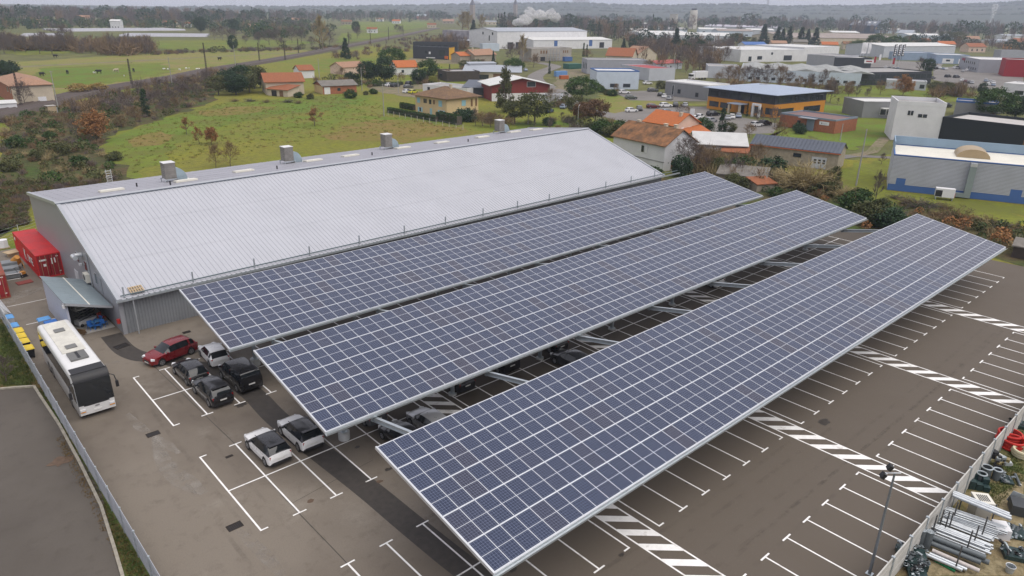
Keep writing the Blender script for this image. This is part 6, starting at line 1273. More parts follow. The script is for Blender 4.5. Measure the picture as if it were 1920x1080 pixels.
mb = MB(); mb.bx(4.5, 10.5, -.12, -.01, 5.2, 6.6); mb.build('name_sign', mat('sign_crimson', (.25, .005, .04), .5), gs)
bld('red_hall', 'deep red hall cut off by the right picture edge', (463.24, 61.52, -1.1813, 26.81), 18, 8.6, SIGR, 'flat', GRF)
bld('white_right_block', 'white flat block behind the umbrella pine at the right edge', (333.5, 27.15, -1.6152, 20.71), 14, 5.2, WHW, 'flat', WRF, wins=[('f', 6, 1.5, 3, 1.5, 'dark')])
bld('yellow_kiosk', 'yellow box kiosk beside the flags', (615.17, 194.98, -0.4389, 12.85), 8, 4.6, YBX, 'flat', MRF)
bld('orange_depot', 'orange box depot at the far right', (895.3, 172.21, -0.3976, 13.07), 8, 4.0, ORW, 'flat', WRF)
bld('grey_depot', 'plain grey depot wall at the far right', (695.17, 126.23, -0.7732, 21.38), 10, 5.5, GRW, 'flat', GRF)
bld('left_warehouse', 'pale grey warehouse with white roof beyond the bare thicket', (614.66, 433.63, -0.7092, 98.33), 40, 8.0, LGW, 'gx', WRF, 2.6, .3, wins=[('f', 84, .3, 12, 2.6, 'sign')])
bld('brown_roof_depot', 'very long depot under a brownish grey roof', (766.77, 354.42, -0.5229, 143.32), 70, 6.5, CREAMW, 'gx', BNR, 4.0, .5)
bld('pale_long_depot', 'long pale lilac roofed depot in front of the tree belt', (1253.01, 783.02, -1.2874, 135.76), 60, 7.0, LGW, 'gx', W_('lilac_roof', (.48, .46, .52)), 3, .5)
dk = bld('dark_logo_hall', 'dark blue hall with sloped roof and yellow logo far off', (1411.07, 572.49, -1.3741, 45.39), 40, 14, W_('navy_wall', (.03, .05, .08)), 'mono', DRF, 8, .4)
Ld = (1411.07, 572.49, -1.3741, 45.39)[3]
mb = MB(); mb.add([(Ld + .1, 4, 8), (Ld + .1, 9, 8), (Ld + .1, 6.5, 13), (Ld + .06, 4, 8), (Ld + .06, 9, 8), (Ld + .06, 6.5, 13)], [(0, 1, 2), (5, 4, 3), (0, 3, 4, 1), (1, 4, 5, 2), (2, 5, 3, 0)]); mb.build('logo', YBX, dk)
mb = MB(); mb.bx(Ld + .05, Ld + .1, 11, 24, 8.4, 10); mb.build('logo_lettering', WHITE, dk)
for k in range(4): mb = MB(); x = Ld * (.2 + .2 * k); mb.add([(x, 20, 18.2), (x + 4, 20, 18.2), (x + 4, 30, 20.2), (x, 30, 20.2), (x, 20, 18.6), (x + 4, 20, 18.6), (x + 4, 30, 20.6), (x, 30, 20.6)], [(4, 5, 6, 7), (0, 4, 7, 3), (1, 2, 6, 5), (0, 1, 5, 4), (3, 7, 6, 2)]); mb.build('skylight', WRF, dk)
bld('small_white_hall', 'white low hall beyond the round pines', (1078.35, 340.64, -0.6765, 46.08), 30, 7, PBW, 'gx', WRF, 2, .3)
bld('gabled_villa', 'grey gabled villa beside the far white hall', (1165.89, 389.14, -1.5876, 19.67), 14, 8, LGW, 'gx', MRF, 4, .5, cat='house')
bld('factory_right_shed', 'white low factory with pale roof beyond the tiled houses', (661.51, 472.28, -0.5445, 58.75), 40, 8, WHW, 'gx', WRF, 2, .3)
wt = thing('water_tower', 'tall white water tower far off near the right centre', 'water tower', (1305.69, 846.42)); hh = 35.66
mb = MB(); mb.tube((0, 0, 0), (0, 0, hh), 8.0, 18, 7.4); mb.build('shaft', W_('tower_white', (.66, .62, .56), var=.15, scale=.1), wt, smooth=40); mb = MB(); mb.tube((0, 0, hh), (0, 0, hh + 3), 5.0, 14); mb.build('cap', DKW, wt)
st_ = thing('concrete_silo', 'square beige concrete silo beyond the white factory', 'silo', (1506.28, 1039.89), .4); hh = 26.44; mb = MB(); mb.bx(-8, 8, -8, 8, 0, hh); mb.build('shaft', W_('silo_beige', (.45, .42, .37), var=.15, scale=.1), st_); mb = MB(); mb.bx(-8.5, 8.5, -8.5, 8.5, hh, hh + 1.2); mb.build('cap', CONC, st_)
for p, hh, lb in (((1106.74, 1314.25), 53.99, 'distant church steeple rising above the tree belt'), ((1436.22, 1528.56), 61.35, 'distant square brick tower above the tree belt')):
    t = thing('church_tower', lb, 'tower', p, .3); w = 4.5; mb = MB(); mb.bx(-w, w, -w, w, 0, hh * .72); mb.build('shaft', W_('far_stone', (.33, .28, .26)), t); mb = MB(); mb.add([(-w, -w, hh * .72), (w, -w, hh * .72), (w, w, hh * .72), (-w, w, hh * .72), (0, 0, hh)], [(0, 1, 4), (1, 2, 4), (2, 3, 4), (3, 0, 4)]); mb.build('spire', W_('far_slate', (.16, .16, .2)), t)
# far houses between trees
far_h = (((211.93, 1329.0), 26, 'long white farm in the far trees at the left edge', WHW, TILEP), ((188.18, 1086.43), 20, 'cream house with tile roof in the far trees at left', CREAMW, TILEP), ((256.69, 1170.8), 20, 'pinkish far house left of the white gate house', PNW, TILEP), ((243.48, 944.68), 12, 'white narrow gate house behind the polytunnels', WHW, WRF), ((331.08, 1032.9), 18, 'cream house with red roof above the polytunnels', CREAMW, TILE), ((351.07, 1006.56), 8, 'small white house with red roof above the tunnels', WHW, TILE), ((461.26, 1289.86), 16, 'pale cream house far above the tunnels', CREAMW, FIB), ((699.34, 1560.63), 14, 'far pinkish roofed house, left of three', PNW, TILE), ((683.35, 1453.88), 14, 'far house with red roof, middle of three', WHW, TILE), ((655.89, 1312.67), 22, 'far wide gabled house, right of three', CREAMW, TILEP), ((404.09, 929.82), 12, 'cream gabled house among bare trees', CREAMW, TILEP), ((480.18, 749.96), 12, 'white house with red roof in the far green field', WHW, TILE), ((721.03, 958.22), 14, 'brown house beside the far railway', CREAMW, TILE), ((1260.35, 1766.62), 34, 'long red brick block far behind the railway', BRW, MRF), ((1974.83, 1616.35), 20, 'far house with red hip roof above the warehouses', CREAMW, TILE), ((1739.18, 1577.94), 18, 'far house with pink roof left of the poplars', PNW, TILE), ((583.48, 284.63), 10, 'small cream gable behind the blue tarpaulin roof', CREAMW, TILEB), ((640.23, 299.11), 14, 'house with salmon hip roof behind the white works', PNW, TILEP), ((698.05, 307.72), 14, 'grey gabled house between dark conifers', STW, FIB), ((924.72, 270.36), 12, 'orange gabled house beyond the round pines', CREAMW, TILEO), ((935.49, 214.38), 12, 'cream gabled house at the far right', CREAMW, FIB), ((1061.52, 836.93), 20, 'low pale roofed building with brick end', CREAMW, TILEP))
for p, w, lb, wm, rm in far_h:
    hgt = 5.0 if w < 30 else 9.0
    if 'gate' in lb: hgt = 9.0
    t = bld('distant_house', lb, (p[0], p[1], -.75, w), w * .6, hgt, wm, 'gx', rm, w * .14, .5, wins=row('f', 1, w - 1, 3, 1.2, w * .08, 1.6, 'dark'), cat='house', group='distant houses among the trees')
# more sheds and houses of the far town, small in the view
fq = random.Random(12)
ft = [((1016.1, 1169.2), 30), ((924.91, 1013.45), 22), ((1266.69, 1277.09), 26), ((1192.12, 1130.41), 30), ((1038.12, 938.03), 40), ((1258.47, 1086.96), 24), ((1022.19, 841.11), 44), ((1311.45, 1000.79), 26), ((1101.48, 801.12), 40), ((947.48, 660.87), 46), ((1031.61, 644.83), 44), ((916.81, 535.93), 50), ((1022.1, 552.71), 40), ((905.42, 463.3), 30), ((1145.95, 478.61), 44), ((1517.67, 552.17), 40), ((1378.06, 420.55), 34), ((1205.67, 338.15), 26), ((1079.27, 273.8), 20), ((1029.13, 231.76), 26), ((1208.95, 263.44), 34), ((1034.03, 202.19), 22), ((675.68, 1156.82), 18), ((928.73, 1445.84), 16), ((840.62, 1245.08), 16), ((975.93, 1255.24), 24), ((829.73, 683.32), 30), ((791.65, 606.04), 36), ((661.17, 260.77), 14), ((706.49, 261.62), 12), ((819.53, 214.74), 16), ((773.6, 173.88), 18)]
for k, (p, w) in enumerate(left_to_right(ft)):
    big = w > 25; wm = fq.choice((WHW, LGW, PBW, GRW, CREAMW) if big else (CREAMW, PNW, WHW, STW)); rm = fq.choice((WRF, MRF, GRF, WRF, BNR) if big else (TILE, TILEP, TILEB, TILEO))
    nm = ('%s roofed works shed' if big else 'small %s roofed house') % {WRF: 'white', MRF: 'steel grey', GRF: 'gravel grey', BNR: 'brown', TILE: 'red', TILEP: 'pale tile', TILEB: 'mossy tile', TILEO: 'orange'}[rm]
    bld('distant_shed' if big else 'distant_house', nm + ' among far trees, far town building ' + ORDN[k], (p[0], p[1], -.75 + fq.uniform(-.2, .2), w), w * .6, fq.uniform(5, 8) if big else 5, wm, 'gx', rm, w * (.05 if big else .16), .5, wins=row('f', 1, w - 1, 3, 1.2, w * .08, 1.8, 'dark'), cat='building' if big else 'house', group='far town buildings')
POLY = W_('polytunnel_film', (.36, .36, .39), rough=.5)
def tunnels(px, label, n, L, rz, w=7.0, gap=8.0):
    t = thing('polytunnel_row', label, 'polytunnels', px, rz, 'polytunnels beyond the pasture')
    m0 = MB(); vs = []
    for i in range(9):
        a = math.pi * i / 8; vs += [(0, w / 2 * math.cos(a), 1.7 * math.sin(a)), (L, w / 2 * math.cos(a), 1.7 * math.sin(a))]
    m0.add(vs, [(2 * i, 2 * i + 1, 2 * i + 3, 2 * i + 2) for i in range(8)] + [tuple(range(16, -1, -2)), tuple(range(1, 18, 2))]); me = m0.mesh('tunnel', POLY, 40)
    for k in range(n): obj('tunnel', me, t, (0, k * gap, 0))
tunnels((172.85, 857.88), 'white polytunnels in the farther strip', 6, (172.85, 857.88, 0.1349, 133.78)[3], (172.85, 857.88, 0.1349, 133.78)[2], 9, 10)
tunnels((192.23, 717.19), 'white polytunnels in the nearer strip by the green field', 5, (192.23, 717.19, -0.4224, 76.23)[3], (192.23, 717.19, -0.4224, 76.23)[2], 9, 10)
tunnels((116.15, 736.22), 'white polytunnels in the left strip behind bare trees', 4, (116.15, 736.22, -0.2451, 32.06)[3], (116.15, 736.22, -0.2451, 32.06)[2], 9, 10)
# blue tarpaulin roof, containers, site things
bld('blue_tarp_roof', 'shed with bright blue tarpaulin roof behind the white works', (549.78, 273.21, -0.4175, 21.53), 10, 6.0, WHW, 'gx', BLUEM, 2, .3, cat='shed')
def boxt(name, label, cat, p, rz, d, m, extra=None):
    t = thing(name, label, cat, p, rz); mb = MB(); mb.bx(0, d[0], 0, d[1], 0.1, d[2]); mb.build('body', m, t)
    mb = MB()
    for i in range(int(d[0] / .5)): mb.bx(.1 + i * .5, .3 + i * .5, -.05, -.004, .2, d[2] - .15)
    mb.build('side_ribs', m, t); mb = MB(); mb.bx(-.04, d[0] + .04, -.06, d[1] + .04, d[2], d[2] + .08); mb.build('lid', m, t)
boxt('site_container', 'blue site container beside the concrete shell', 'container', (324.92, 263.05), -.14, (6, 2.4, 2.6), BLUEM)
boxt('site_container', 'light blue skip container at the works yard fence', 'container', (241.57, 188.34), -.3, (6, 2.4, 2.4), W_('sky_blue_paint', (.16, .32, .6)))
boxt('site_skip', 'orange skip below the blue container in the works yard', 'skip', (233.36, 177.14), -.3, (4, 2.0, 1.6), W_('orange_skip', (.45, .12, .03)))
boxt('site_container', 'dark green netted storage cage in the works yard', 'cage', (281.01, 217.91), -.15, (9, 5, 2.6), W_('green_net', (.03, .12, .09)))
ex = thing('excavator', 'small orange excavator before the black site office', 'excavator', (268.97, 310.4), .3)
mb = MB(); mb.bx(-1.3, 1.3, -.9, .9, .5, 2.2); mb.build('cab', W_('excavator_orange', (.55, .13, .02)), ex); mb = MB(); mb.bx(-1.5, 1.5, -1.2, -.7, 0, .5).bx(-1.5, 1.5, .7, 1.2, 0, .5); mb.build('tracks', DARK, ex); mb = MB(); mb.path([(1.2, 0, 1.4), (3.0, 0, 3.0), (4.4, 0, 1.0)], .2, 6); mb.build('boom', W_('excavator_orange', (.55, .13, .02)), ex)
lr = thing('lorry', 'white box lorry parked left of the grey factory', 'lorry', (285.85, 142.46, -0.2985, 11.43)[:2], (285.85, 142.46, -0.2985, 11.43)[2])
mb = MB(); mb.bx(2.2, 9.5, -.1, 2.4, .9, 3.9); mb.build('box_body', WHITE, lr); mb = MB(); mb.bx(0, 2.1, 0, 2.3, .5, 2.9); mb.build('cab', WHITE, lr); mb = MB(); mb.bx(-.03, 1.2, -.03, 2.33, 1.6, 2.5); mb.build('windows', GLASS, lr)
for x in (1.0, 6.5, 8.2):
    for y in (.05, 2.25): mb = MB(); mb.tube((x, y - .15, .48), (x, y + .15, .48), .48, 12); mb.build('wheel', RUBBER, lr)
# flags of the dealership
for k, (p, m, lb) in enumerate((((502.64, 157.39), WHITE, 'white banner flag, left of the dealership trio'), ((504.52, 156.41), WHITE, 'white banner flag, middle of the dealership trio'), ((507.18, 155.03), WHITE, 'white banner flag, right of the dealership trio'), ((489.64, 131.63), DKW, 'dark lettered banner flag, left of three'), ((492.48, 130.1), DKW, 'dark lettered banner flag, middle of three'), ((494.98, 128.76), DKW, 'dark lettered banner flag, right of three'))):
    t = thing('banner_flag', lb, 'flag', p, -.6, 'dealership banner flags'); mb = MB(); mb.tube((0, 0, 0), (0, 0, 13), .12, 6); mb.build('mast', ALU, t)
    mb = MB(); n = 8
    vs = []
    for i in range(n + 1):
        z = 6 + 7 * i / n; vs += [(.1, .05 * math.sin(i), z), (2.0, .35 * math.sin(i * .8 + k), z + .3), (.1, .05 * math.sin(i) + .03, z), (2.0, .35 * math.sin(i * .8 + k) + .03, z + .3)]
    mb.add(vs, [(4 * i, 4 * i + 1, 4 * i + 5, 4 * i + 4) for i in range(n)] + [(4 * i + 6, 4 * i + 7, 4 * i + 3, 4 * i + 2) for i in range(n)]); fl = mb.build('cloth', m, t)
    if m is DKW:
        for i in range(5): mb = MB(); mb.bx(.6, 1.5, -.42, -.40, 6.6 + i * 1.3, 7.5 + i * 1.3); mb.build('lettering', WHITE, fl)
for k, (p, m, lb) in enumerate((((494.68, 144.84), SIGR, 'short red banner on the forecourt, left'), ((490.35, 131.25), SIGR, 'short red banner on the forecourt, right'), ((529.03, 155.47), WHITE, 'short white banner on the forecourt'))):
    t = thing('banner_flag', lb, 'flag', p, -.6); mb = MB(); mb.tube((0, 0, 0), (0, 0, 5), .08, 6); mb.build('mast', ALU, t); mb = MB(); mb.bx(.08, 1.5, -.02, .02, 1.2, 5); mb.build('cloth', m, t)
sg = thing('pylon_sign', 'white pylon sign in the orange office car park', 'sign', (166.52, 59.78), -1.2); mb = MB(); mb.bx(-.6, .6, -.15, .15, 0, 3.91); mb.build('panel', WHITE, sg); mb = MB(); mb.bx(-.7, .7, -.3, .3, 0, .15); mb.build('base', CONC, sg)
# hedges and garden fence by the yellow house
gfz = thing('garden_fence', 'white post fence in front of the clipped hedge', 'fence', (104.23, 122.09)); a0 = Vector((104.23, 122.09)); a1 = Vector((105.23, 88.19)); d = a1 - a0
for i in range(13): p = d * i / 12; mb = MB(); mb.bx(p.x - .05, p.x + .05, p.y - .05, p.y + .05, 0, 1.3); mb.build('post', mat('fence_post_pale', (.5, .47, .4), .8), gfz)
mb = MB()
for z in (.4, .8, 1.2): mb.tube((0, 0, z), (d.x, d.y, z), .012, 4)
mb.build('wire', GALV, gfz)
# cattle and birds on the pasture
def animal(p, rz, m, label, s=1.0, cat='cow', name='cow'):
    t = thing(name, label, cat, p, rz, 'animals on the pasture'); t.scale = (s,) * 3; me = bpy.data.meshes.new('body'); bm = bmesh.new()
    pts = [((-1.0, 0, 1.15), .20), ((-.6, 0, 1.1), .36), ((0, 0, 1.02), .40), ((.6, 0, 1.08), .38), ((1.0, 0, 1.15), .24), ((1.35, 0, .85), .15), ((1.6, 0, .5), .12)]
    legs = [(1, -1), (1, 1), (3, -1), (3, 1)]
    rings = []
    for (c, r) in pts:
        rings.append([bm.verts.new((c[0], r * .8 * math.cos(2 * math.pi * i / 8), c[2] + r * math.sin(2 * math.pi * i / 8))) for i in range(8)])
    for a, b in zip(rings, rings[1:]):
        for i in range(8): bm.faces.new((a[i], b[i], b[(i + 1) % 8], a[(i + 1) % 8]))
    bm.faces.new(rings[0]); bm.faces.new(rings[-1][::-1])
    for (k, sd) in legs:
        x = pts[k][0][0]; tp = [bm.verts.new((x + dx * .12, sd * .2 + dy * .09, .85)) for dx, dy in ((-1, -1), (1, -1), (1, 1), (-1, 1))]; md = [bm.verts.new((x - .05 + dx * .06, sd * .2 + dy * .05, .42)) for dx, dy in ((-1, -1), (1, -1), (1, 1), (-1, 1))]; bt = [bm.verts.new((x + dx * .06, sd * .2 + dy * .05, 0)) for dx, dy in ((-1, -1), (1, -1), (1, 1), (-1, 1))]
        for A, B in ((tp, md), (md, bt)):
            for i in range(4): bm.faces.new((A[i], B[i], B[(i + 1) % 4], A[(i + 1) % 4]))
        bm.faces.new(tp); bm.faces.new(bt[::-1])
    bm.normal_update(); bm.to_mesh(me); bm.free(); me.materials.append(m); obj('body', me, t)
COWB = mat('cow_black', (.02, .018, .016), .8); COWW = mat('cow_pale', (.45, .38, .28), .8)
for k, (p, m, lb) in enumerate((((50.67, 303.8), COWB, 'black cow grazing farthest left on the pasture'), ((61.44, 309.71), COWB, 'dark cow grazing left of centre on the pasture'), ((73.0, 306.22), COWB, 'dark cow grazing beside a pale one'), ((80.71, 308.34), COWW, 'pale and dark cow grazing in mid pasture'), ((87.71, 307.72), COWB, 'black cow right of the lattice mast'), ((80.02, 424.92), COWB, 'dark animal in the far brown field'), ((149.39, 365.19), COWB, 'dark cow near the pasture path'), ((40.23, 321.97), COWB, 'dark cow beside the hedge at the left edge'))): animal(p, .6 + k, m, lb, 1.2)
for k, (p, _) in enumerate(left_to_right([(g, 0) for g in ((102.76, 313.29), (104.2, 312.48), (107.71, 306.9), (112.31, 311.64), (113.57, 310.94), (115.62, 306.11), (116.46, 305.64), (121.39, 306.6), (71.31, 307.19), (77.45, 285.08))])): animal(p, k * 1.3, WHITE, 'white goose standing in the green pasture, ' + ORD[k], .55, 'bird', 'goose')
# cars in the yards
for kind, col, p, a, lb in (
 ('suv', 'darkgrey', (150.84, 189.01), .2, 'dark car at the back of the gravel court'), ('hatch', 'white', (150.2, 191.88), .1, 'white car on the gravel court, farthest'), ('hatch', 'grey', (152.96, 182.8), .0, 'grey car on the gravel court'), ('suv', 'darkgrey', (160.55, 193.1), .4, 'dark car behind the grey one on the court'), ('hatch', 'white', (142.83, 168.71), .3, 'white car next to the yellow one'), ('hatch', 'yellow', (143.63, 166.05), .2, 'lime yellow hatchback by the white workshop'),
 ('hatch', 'blue', (147.88, 98.99), .4, 'dark blue car under the pines'), ('hatch', 'paleblue', (159.14, 103.68), .5, 'silver blue car by the red gabled building'), ('hatch', 'paleblue', (252.55, 221.73), 1.0, 'pale car half hidden behind the umbrella pine'),
 ('hatch', 'white', (250.04, 140.46), -.4, 'white car beside the white box workshop'), ('suv', 'white', (210.24, 120.82), -.5, 'white car in the upper car park, left'), ('suv', 'green', (198.32, 107.73), -.5, 'grey-green car in the upper car park, front'), ('suv', 'grey', (226.46, 119.47), -.5, 'grey car parked under the anthracite wall'), ('hatch', 'black', (216.32, 108.19), .5, 'black car in the upper row'), ('hatch', 'white', (213.25, 103.93), .5, 'white car in the upper row beside the black one'), ('hatch', 'silver', (209.21, 98.56), .4, 'silver car at the end of the upper row'),
 ('hatch', 'white', (170.47, 84.91), -.4, 'white car at the lower car park entrance'), ('suv', 'grey', (175.61, 86.03), .8, 'grey car next to the entrance'), ('suv', 'maroon', (183.87, 86.82), -.4, 'maroon car in the lower car park'), ('suv', 'white', (189.84, 86.09), -.4, 'white estate in the lower car park'), ('suv', 'darkgrey', (193.81, 85.08), .7, 'dark car beside the white estate'), ('hatch', 'silver', (196.76, 83.08), .5, 'silver car by the dry bush island'), ('hatch', 'paleblue', (177.08, 75.82), -.6, 'pale blue car above the orange roof'),
 ('hatch', 'white', (171.98, 62.44), .2, 'white car by the pylon sign, left'), ('hatch', 'white', (176.27, 63.49), .2, 'white car by the pylon sign, right'), ('hatch', 'silver', (172.29, 56.97), -.2, 'silver car left of the cypress'), ('suv', 'black', (184.91, 64.5), -.3, 'black car before the orange office'), ('hatch', 'silver', (181.35, 57.19), .6, 'silver car right of the cypress, nearest'), ('hatch', 'white', (184.51, 57.71), .6, 'white car right of the cypress'), ('hatch', 'paleblue', (188.3, 57.85), .6, 'pale blue car by the office entrance'), ('hatch', 'white', (175.82, 44.47), -.2, 'white car at the right end of the office car park'), ('suv', 'black', (179.78, 44.09), -.2, 'black car beside the rightmost white one'), ('hatch', 'silver', (162.06, 43.91), .5, 'silver car hidden behind the cypress foot'),
 ('suv', 'darkgrey', (280.36, 33.73), -.3, 'dark car left behind the white tower'), ('hatch', 'white', (280.63, 31.67), -.3, 'white car behind the white tower'), ('suv', 'black', (275.16, 28.09), -.3, 'black car right behind the white tower'), ('van', 'silver', (271.21, 10.62), -.2, 'silver van behind the blue rim block'),
 ('van', 'white', (505.12, 98.19), -.3, 'white van before the steel showroom'), ('hatch', 'grey', (404.85, 77.73), -.3, 'grey car on the middle service road'), ('suv', 'black', (424.72, 76.68), -.2, 'black car on the service road, left'), ('suv', 'darkgrey', (425.24, 72.71), -.2, 'dark car on the service road, right'), ('hatch', 'white', (405.2, 63.87), .3, 'white car in the right yard, left'), ('hatch', 'maroon', (399.9, 60.54), .3, 'red car in the right yard'), ('hatch', 'grey', (394.51, 57.46), .3, 'grey car in the right yard'), ('hatch', 'silver', (392.64, 55.5), .3, 'silver car in the right yard, right end')):
    car(kind, col, p, a, lb, group='cars in the yards')
for k, (p, _) in enumerate(left_to_right([(g, 0) for g in ((503.32, 108.99), (494.41, 104.11), (491.1, 101.18), (487.86, 98.3), (477.71, 86.02), (490.13, 87.87), (443.33, 93.01), (413.46, 55.54), (408.31, 52.18), (402.79, 49.24), (390.13, 47.92), (389.32, 45.46), (465.06, 125.1), (462.71, 121.64), (460.41, 118.24), (462.71, 116.96))])):
    car('hatch', ('white', 'silver', 'white', 'paleblue')[k % 4], p, .3, '%s car in the crowded dealership yard, %s of its rows' % (('white', 'silver', 'white', 'pale blue')[k % 4], ORD[k]), group='dealership yard cars')

# ------------------------------------------------------------------ trees and shrubs
def leafmat(name, c, c2, rough=.7):
    mt = bpy.data.materials.new(name); mt.use_nodes = True; n = mt.node_tree.nodes; l = mt.node_tree.links; b = n['Principled BSDF']
    oi = n.new('ShaderNodeObjectInfo'); geo = n.new('ShaderNodeNewGeometry'); nz = n.new('ShaderNodeTexNoise'); nz.inputs['Scale'].default_value = .7; nz.inputs['Detail'].default_value = 3
    l.new(geo.outputs['Position'], nz.inputs['Vector'])
    ad = n.new('ShaderNodeMath'); ad.operation = 'MULTIPLY_ADD'; ad.inputs[1].default_value = .35; l.new(oi.outputs['Random'], ad.inputs[0])
    mr = n.new('ShaderNodeMapRange'); mr.inputs[1].default_value = .32; mr.inputs[2].default_value = .72; mr.inputs[4].default_value = .65; l.new(nz.outputs['Fac'], mr.inputs[0]); l.new(mr.outputs[0], ad.inputs[2])
    mx = n.new('ShaderNodeMix'); mx.data_type = 'RGBA'; mx.inputs[6].default_value = tuple(c) + (1,); mx.inputs[7].default_value = tuple(c2) + (1,); l.new(ad.outputs[0], mx.inputs[0]); l.new(mx.outputs[2], b.inputs['Base Color'])
    b.inputs['Roughness'].default_value = rough; b.inputs['Specular IOR Level'].default_value = .25; MATS[name] = mt; return mt
BARK = mat('bark', (.11, .09, .075), .9, var=.25, scale=2); BARKP = mat('pale_bark', (.24, .20, .16), .9, var=.2, scale=2)
TWIG = leafmat('twigs', (.115, .092, .086), (.175, .14, .12)); TWIGB = leafmat('warm_twigs', (.17, .11, .065), (.25, .175, .09)); TWIGY = leafmat('straw_twigs', (.29, .23, .11), (.40, .32, .17))
LOAK = leafmat('dead_oak_leaves', (.25, .115, .042), (.39, .20, .08)); LPINE = leafmat('pine_needles', (.03, .07, .016), (.075, .135, .03)); LDARK = leafmat('dark_evergreen', (.016, .04, .018), (.045, .085, .036)); LCON = leafmat('conifer_needles', (.016, .042, .022), (.04, .075, .035)); LOLV = leafmat('olive_leaves', (.06, .075, .025), (.13, .13, .05)); LGRN = leafmat('hedge_leaves', (.02, .05, .012), (.06, .11, .025)); LYEL = leafmat('bamboo_leaves', (.20, .21, .03), (.30, .29, .06)); TWIGO = leafmat('reed_straw', (.30, .20, .06), (.42, .30, .10)); LBRN = leafmat('brown_needles', (.13, .075, .04), (.22, .13, .065))
LGRASS = leafmat('grass_blades', (.05, .085, .018), (.13, .13, .04)); LTUFT = leafmat('tussock_grass', (.12, .15, .03), (.20, .20, .045)); LTUFTD = leafmat('tussock_straw', (.21, .15, .05), (.30, .22, .09)); LDRY = leafmat('dry_grass_blades', (.14, .09, .035), (.22, .15, .06))
def rdir(q, up=0.0):
    v = Vector((q.gauss(0, 1), q.gauss(0, 1), q.gauss(0, 1) + up)); return v.normalized()
def sliver(mb, p, d, L, w, q):
    s = d.cross(rdir(q)).normalized() * w; e = p + d * L
    mb.add([p - s, p + s, e], [(0, 1, 2)])
def leafq(mb, p, r, q):
    a = rdir(q) * r; b = a.cross(rdir(q)).normalized() * r * q.uniform(.5, .9)
    mb.add([p - a, p + b, p + a, p - b], [(0, 1, 2, 3)])
def twigs(cm, p, d, L, r, lvl, q, ends, maxl, spread, upb):
    """side branch that forks into finer and finer twigs"""
    mid = p + d * L * .5 + rdir(q) * L * .06; e = mid + (d + rdir(q, upb * .4) * .25).normalized() * L * .5
    if lvl <= 2: cm.tube(p, mid, max(r, .04), 3, max(r * .7, .035), False).tube(mid, e, max(r * .7, .035), 3, .025, False)
    else: sliver(cm, p, (e - p).normalized(), L * 1.1, .036 if lvl == 3 else .028, q)
    ends.append((e, lvl))
    if lvl >= maxl: return
    for i in range((0, 7, 6, 5, 4)[lvl]):
        base = p.lerp(mid, q.uniform(.4, 2) / 1) if q.random() < .2 else (mid.lerp(e, q.random()) if q.random() < .7 else p.lerp(mid, q.uniform(.4, 1)))
        twigs(cm, base, (d * .9 + rdir(q, upb * .5) * spread).normalized(), L * q.uniform(.42, .62), r * .5, lvl + 1, q, ends, maxl, spread, upb)
def proto_bare(seed, spread=.75, upb=.4, tw=TWIG, bk=BARK, leaf=None, lr=.16, nleaf=3, trunk=.34, maxl=4, wide=1.0, nb=15):
    q = random.Random(seed); tm, cm, ends = MB(), MB(), []
    p = Vector((0, 0, 0)); spine = [p]; d = Vector((0, 0, 1)); H = 8.2
    for k in range(7):
        d = (d + rdir(q) * .10 + Vector((0, 0, .15))).normalized(); p = p + d * H / 7; spine.append(p)
    for k in range(7): tm.tube(spine[k], spine[k + 1], .19 * (1 - k / 8), 6, .19 * (1 - (k + 1) / 8), False)
    for i in range(nb):
        t = trunk * .55 + (1 - trunk * .55) * (i + q.random()) / nb; f = t * 7; k = min(6, int(f)); b = spine[k].lerp(spine[k + 1], f - k)
        a = i * 2.4 + q.uniform(-.4, .4); el = R_(28 + 45 * t * (.6 + upb)) * q.uniform(.8, 1.15); dd = Vector((math.cos(a) * math.cos(el), math.sin(a) * math.cos(el), math.sin(el)))
        Lb = wide * (3.9 * math.sin(math.pi * min(1, .18 + t * .80)) ** .7 + .5) * q.uniform(.75, 1.1)
        twigs(cm, b, dd, Lb, .10 * (1.1 - t), 1, q, ends, maxl, spread, upb)
    h = max(e.z for e, _ in ends); k = 10 / h
    for m_ in (tm, cm): m_.v = [tuple(c * k for c in v) for v in m_.v]
    out = [('trunk', tm.mesh('trunk', bk, 60)), ('crown', cm.mesh('crown', tw))]
    if leaf:
        lm = MB()
        for e, lv in ends:
            if lv >= 3 and q.random() < .55:
                for _ in range(nleaf): leafq(lm, Vector(e) * k + rdir(q) * .4, lr * q.uniform(.7, 1.4), q)
        out.append(('foliage', lm.mesh('foliage', leaf)))
    return out
def cloud(q, n, r, fn, clumps, spread):
    """leaves gathered in clumps; fn(q) gives a clump centre"""
    mb = MB(); cs = [fn(q) for _ in range(clumps)]
    for _ in range(n):
        c = q.choice(cs); leafq(mb, c + Vector((q.gauss(0, spread), q.gauss(0, spread), q.gauss(0, spread * .75))), r * q.uniform(.6, 1.3), q)
    return mb
def proto_cloud(seed, fn, n, r, clumps, spread, leaf, trunk_h, tr=.2, bk=BARK, limbs=6, lh=.8):
    q = random.Random(seed); tm = MB(); tm.tube((0, 0, 0), (0.1, .05, trunk_h), tr, 7, tr * .7, False)
    for i in range(limbs):
        c = fn(q); tm.tube((.1, .05, trunk_h * q.uniform(.7, 1)), tuple(c * .92), tr * .4, 5, .04, False)
    return [('trunk', tm.mesh('trunk', bk, 60)), ('crown', cloud(q, n, r, fn, clumps, spread).mesh('crown', leaf))]
def ell(cx, cz, rx, rz, lo=-1.0, shell=.55):
    def fn(q):
        while True:
            v = rdir(q) * (q.uniform(shell, 1) ** .6)
            if v.z >= lo: return Vector((v.x * rx, v.y * rx, cz + v.z * rz))
    return fn
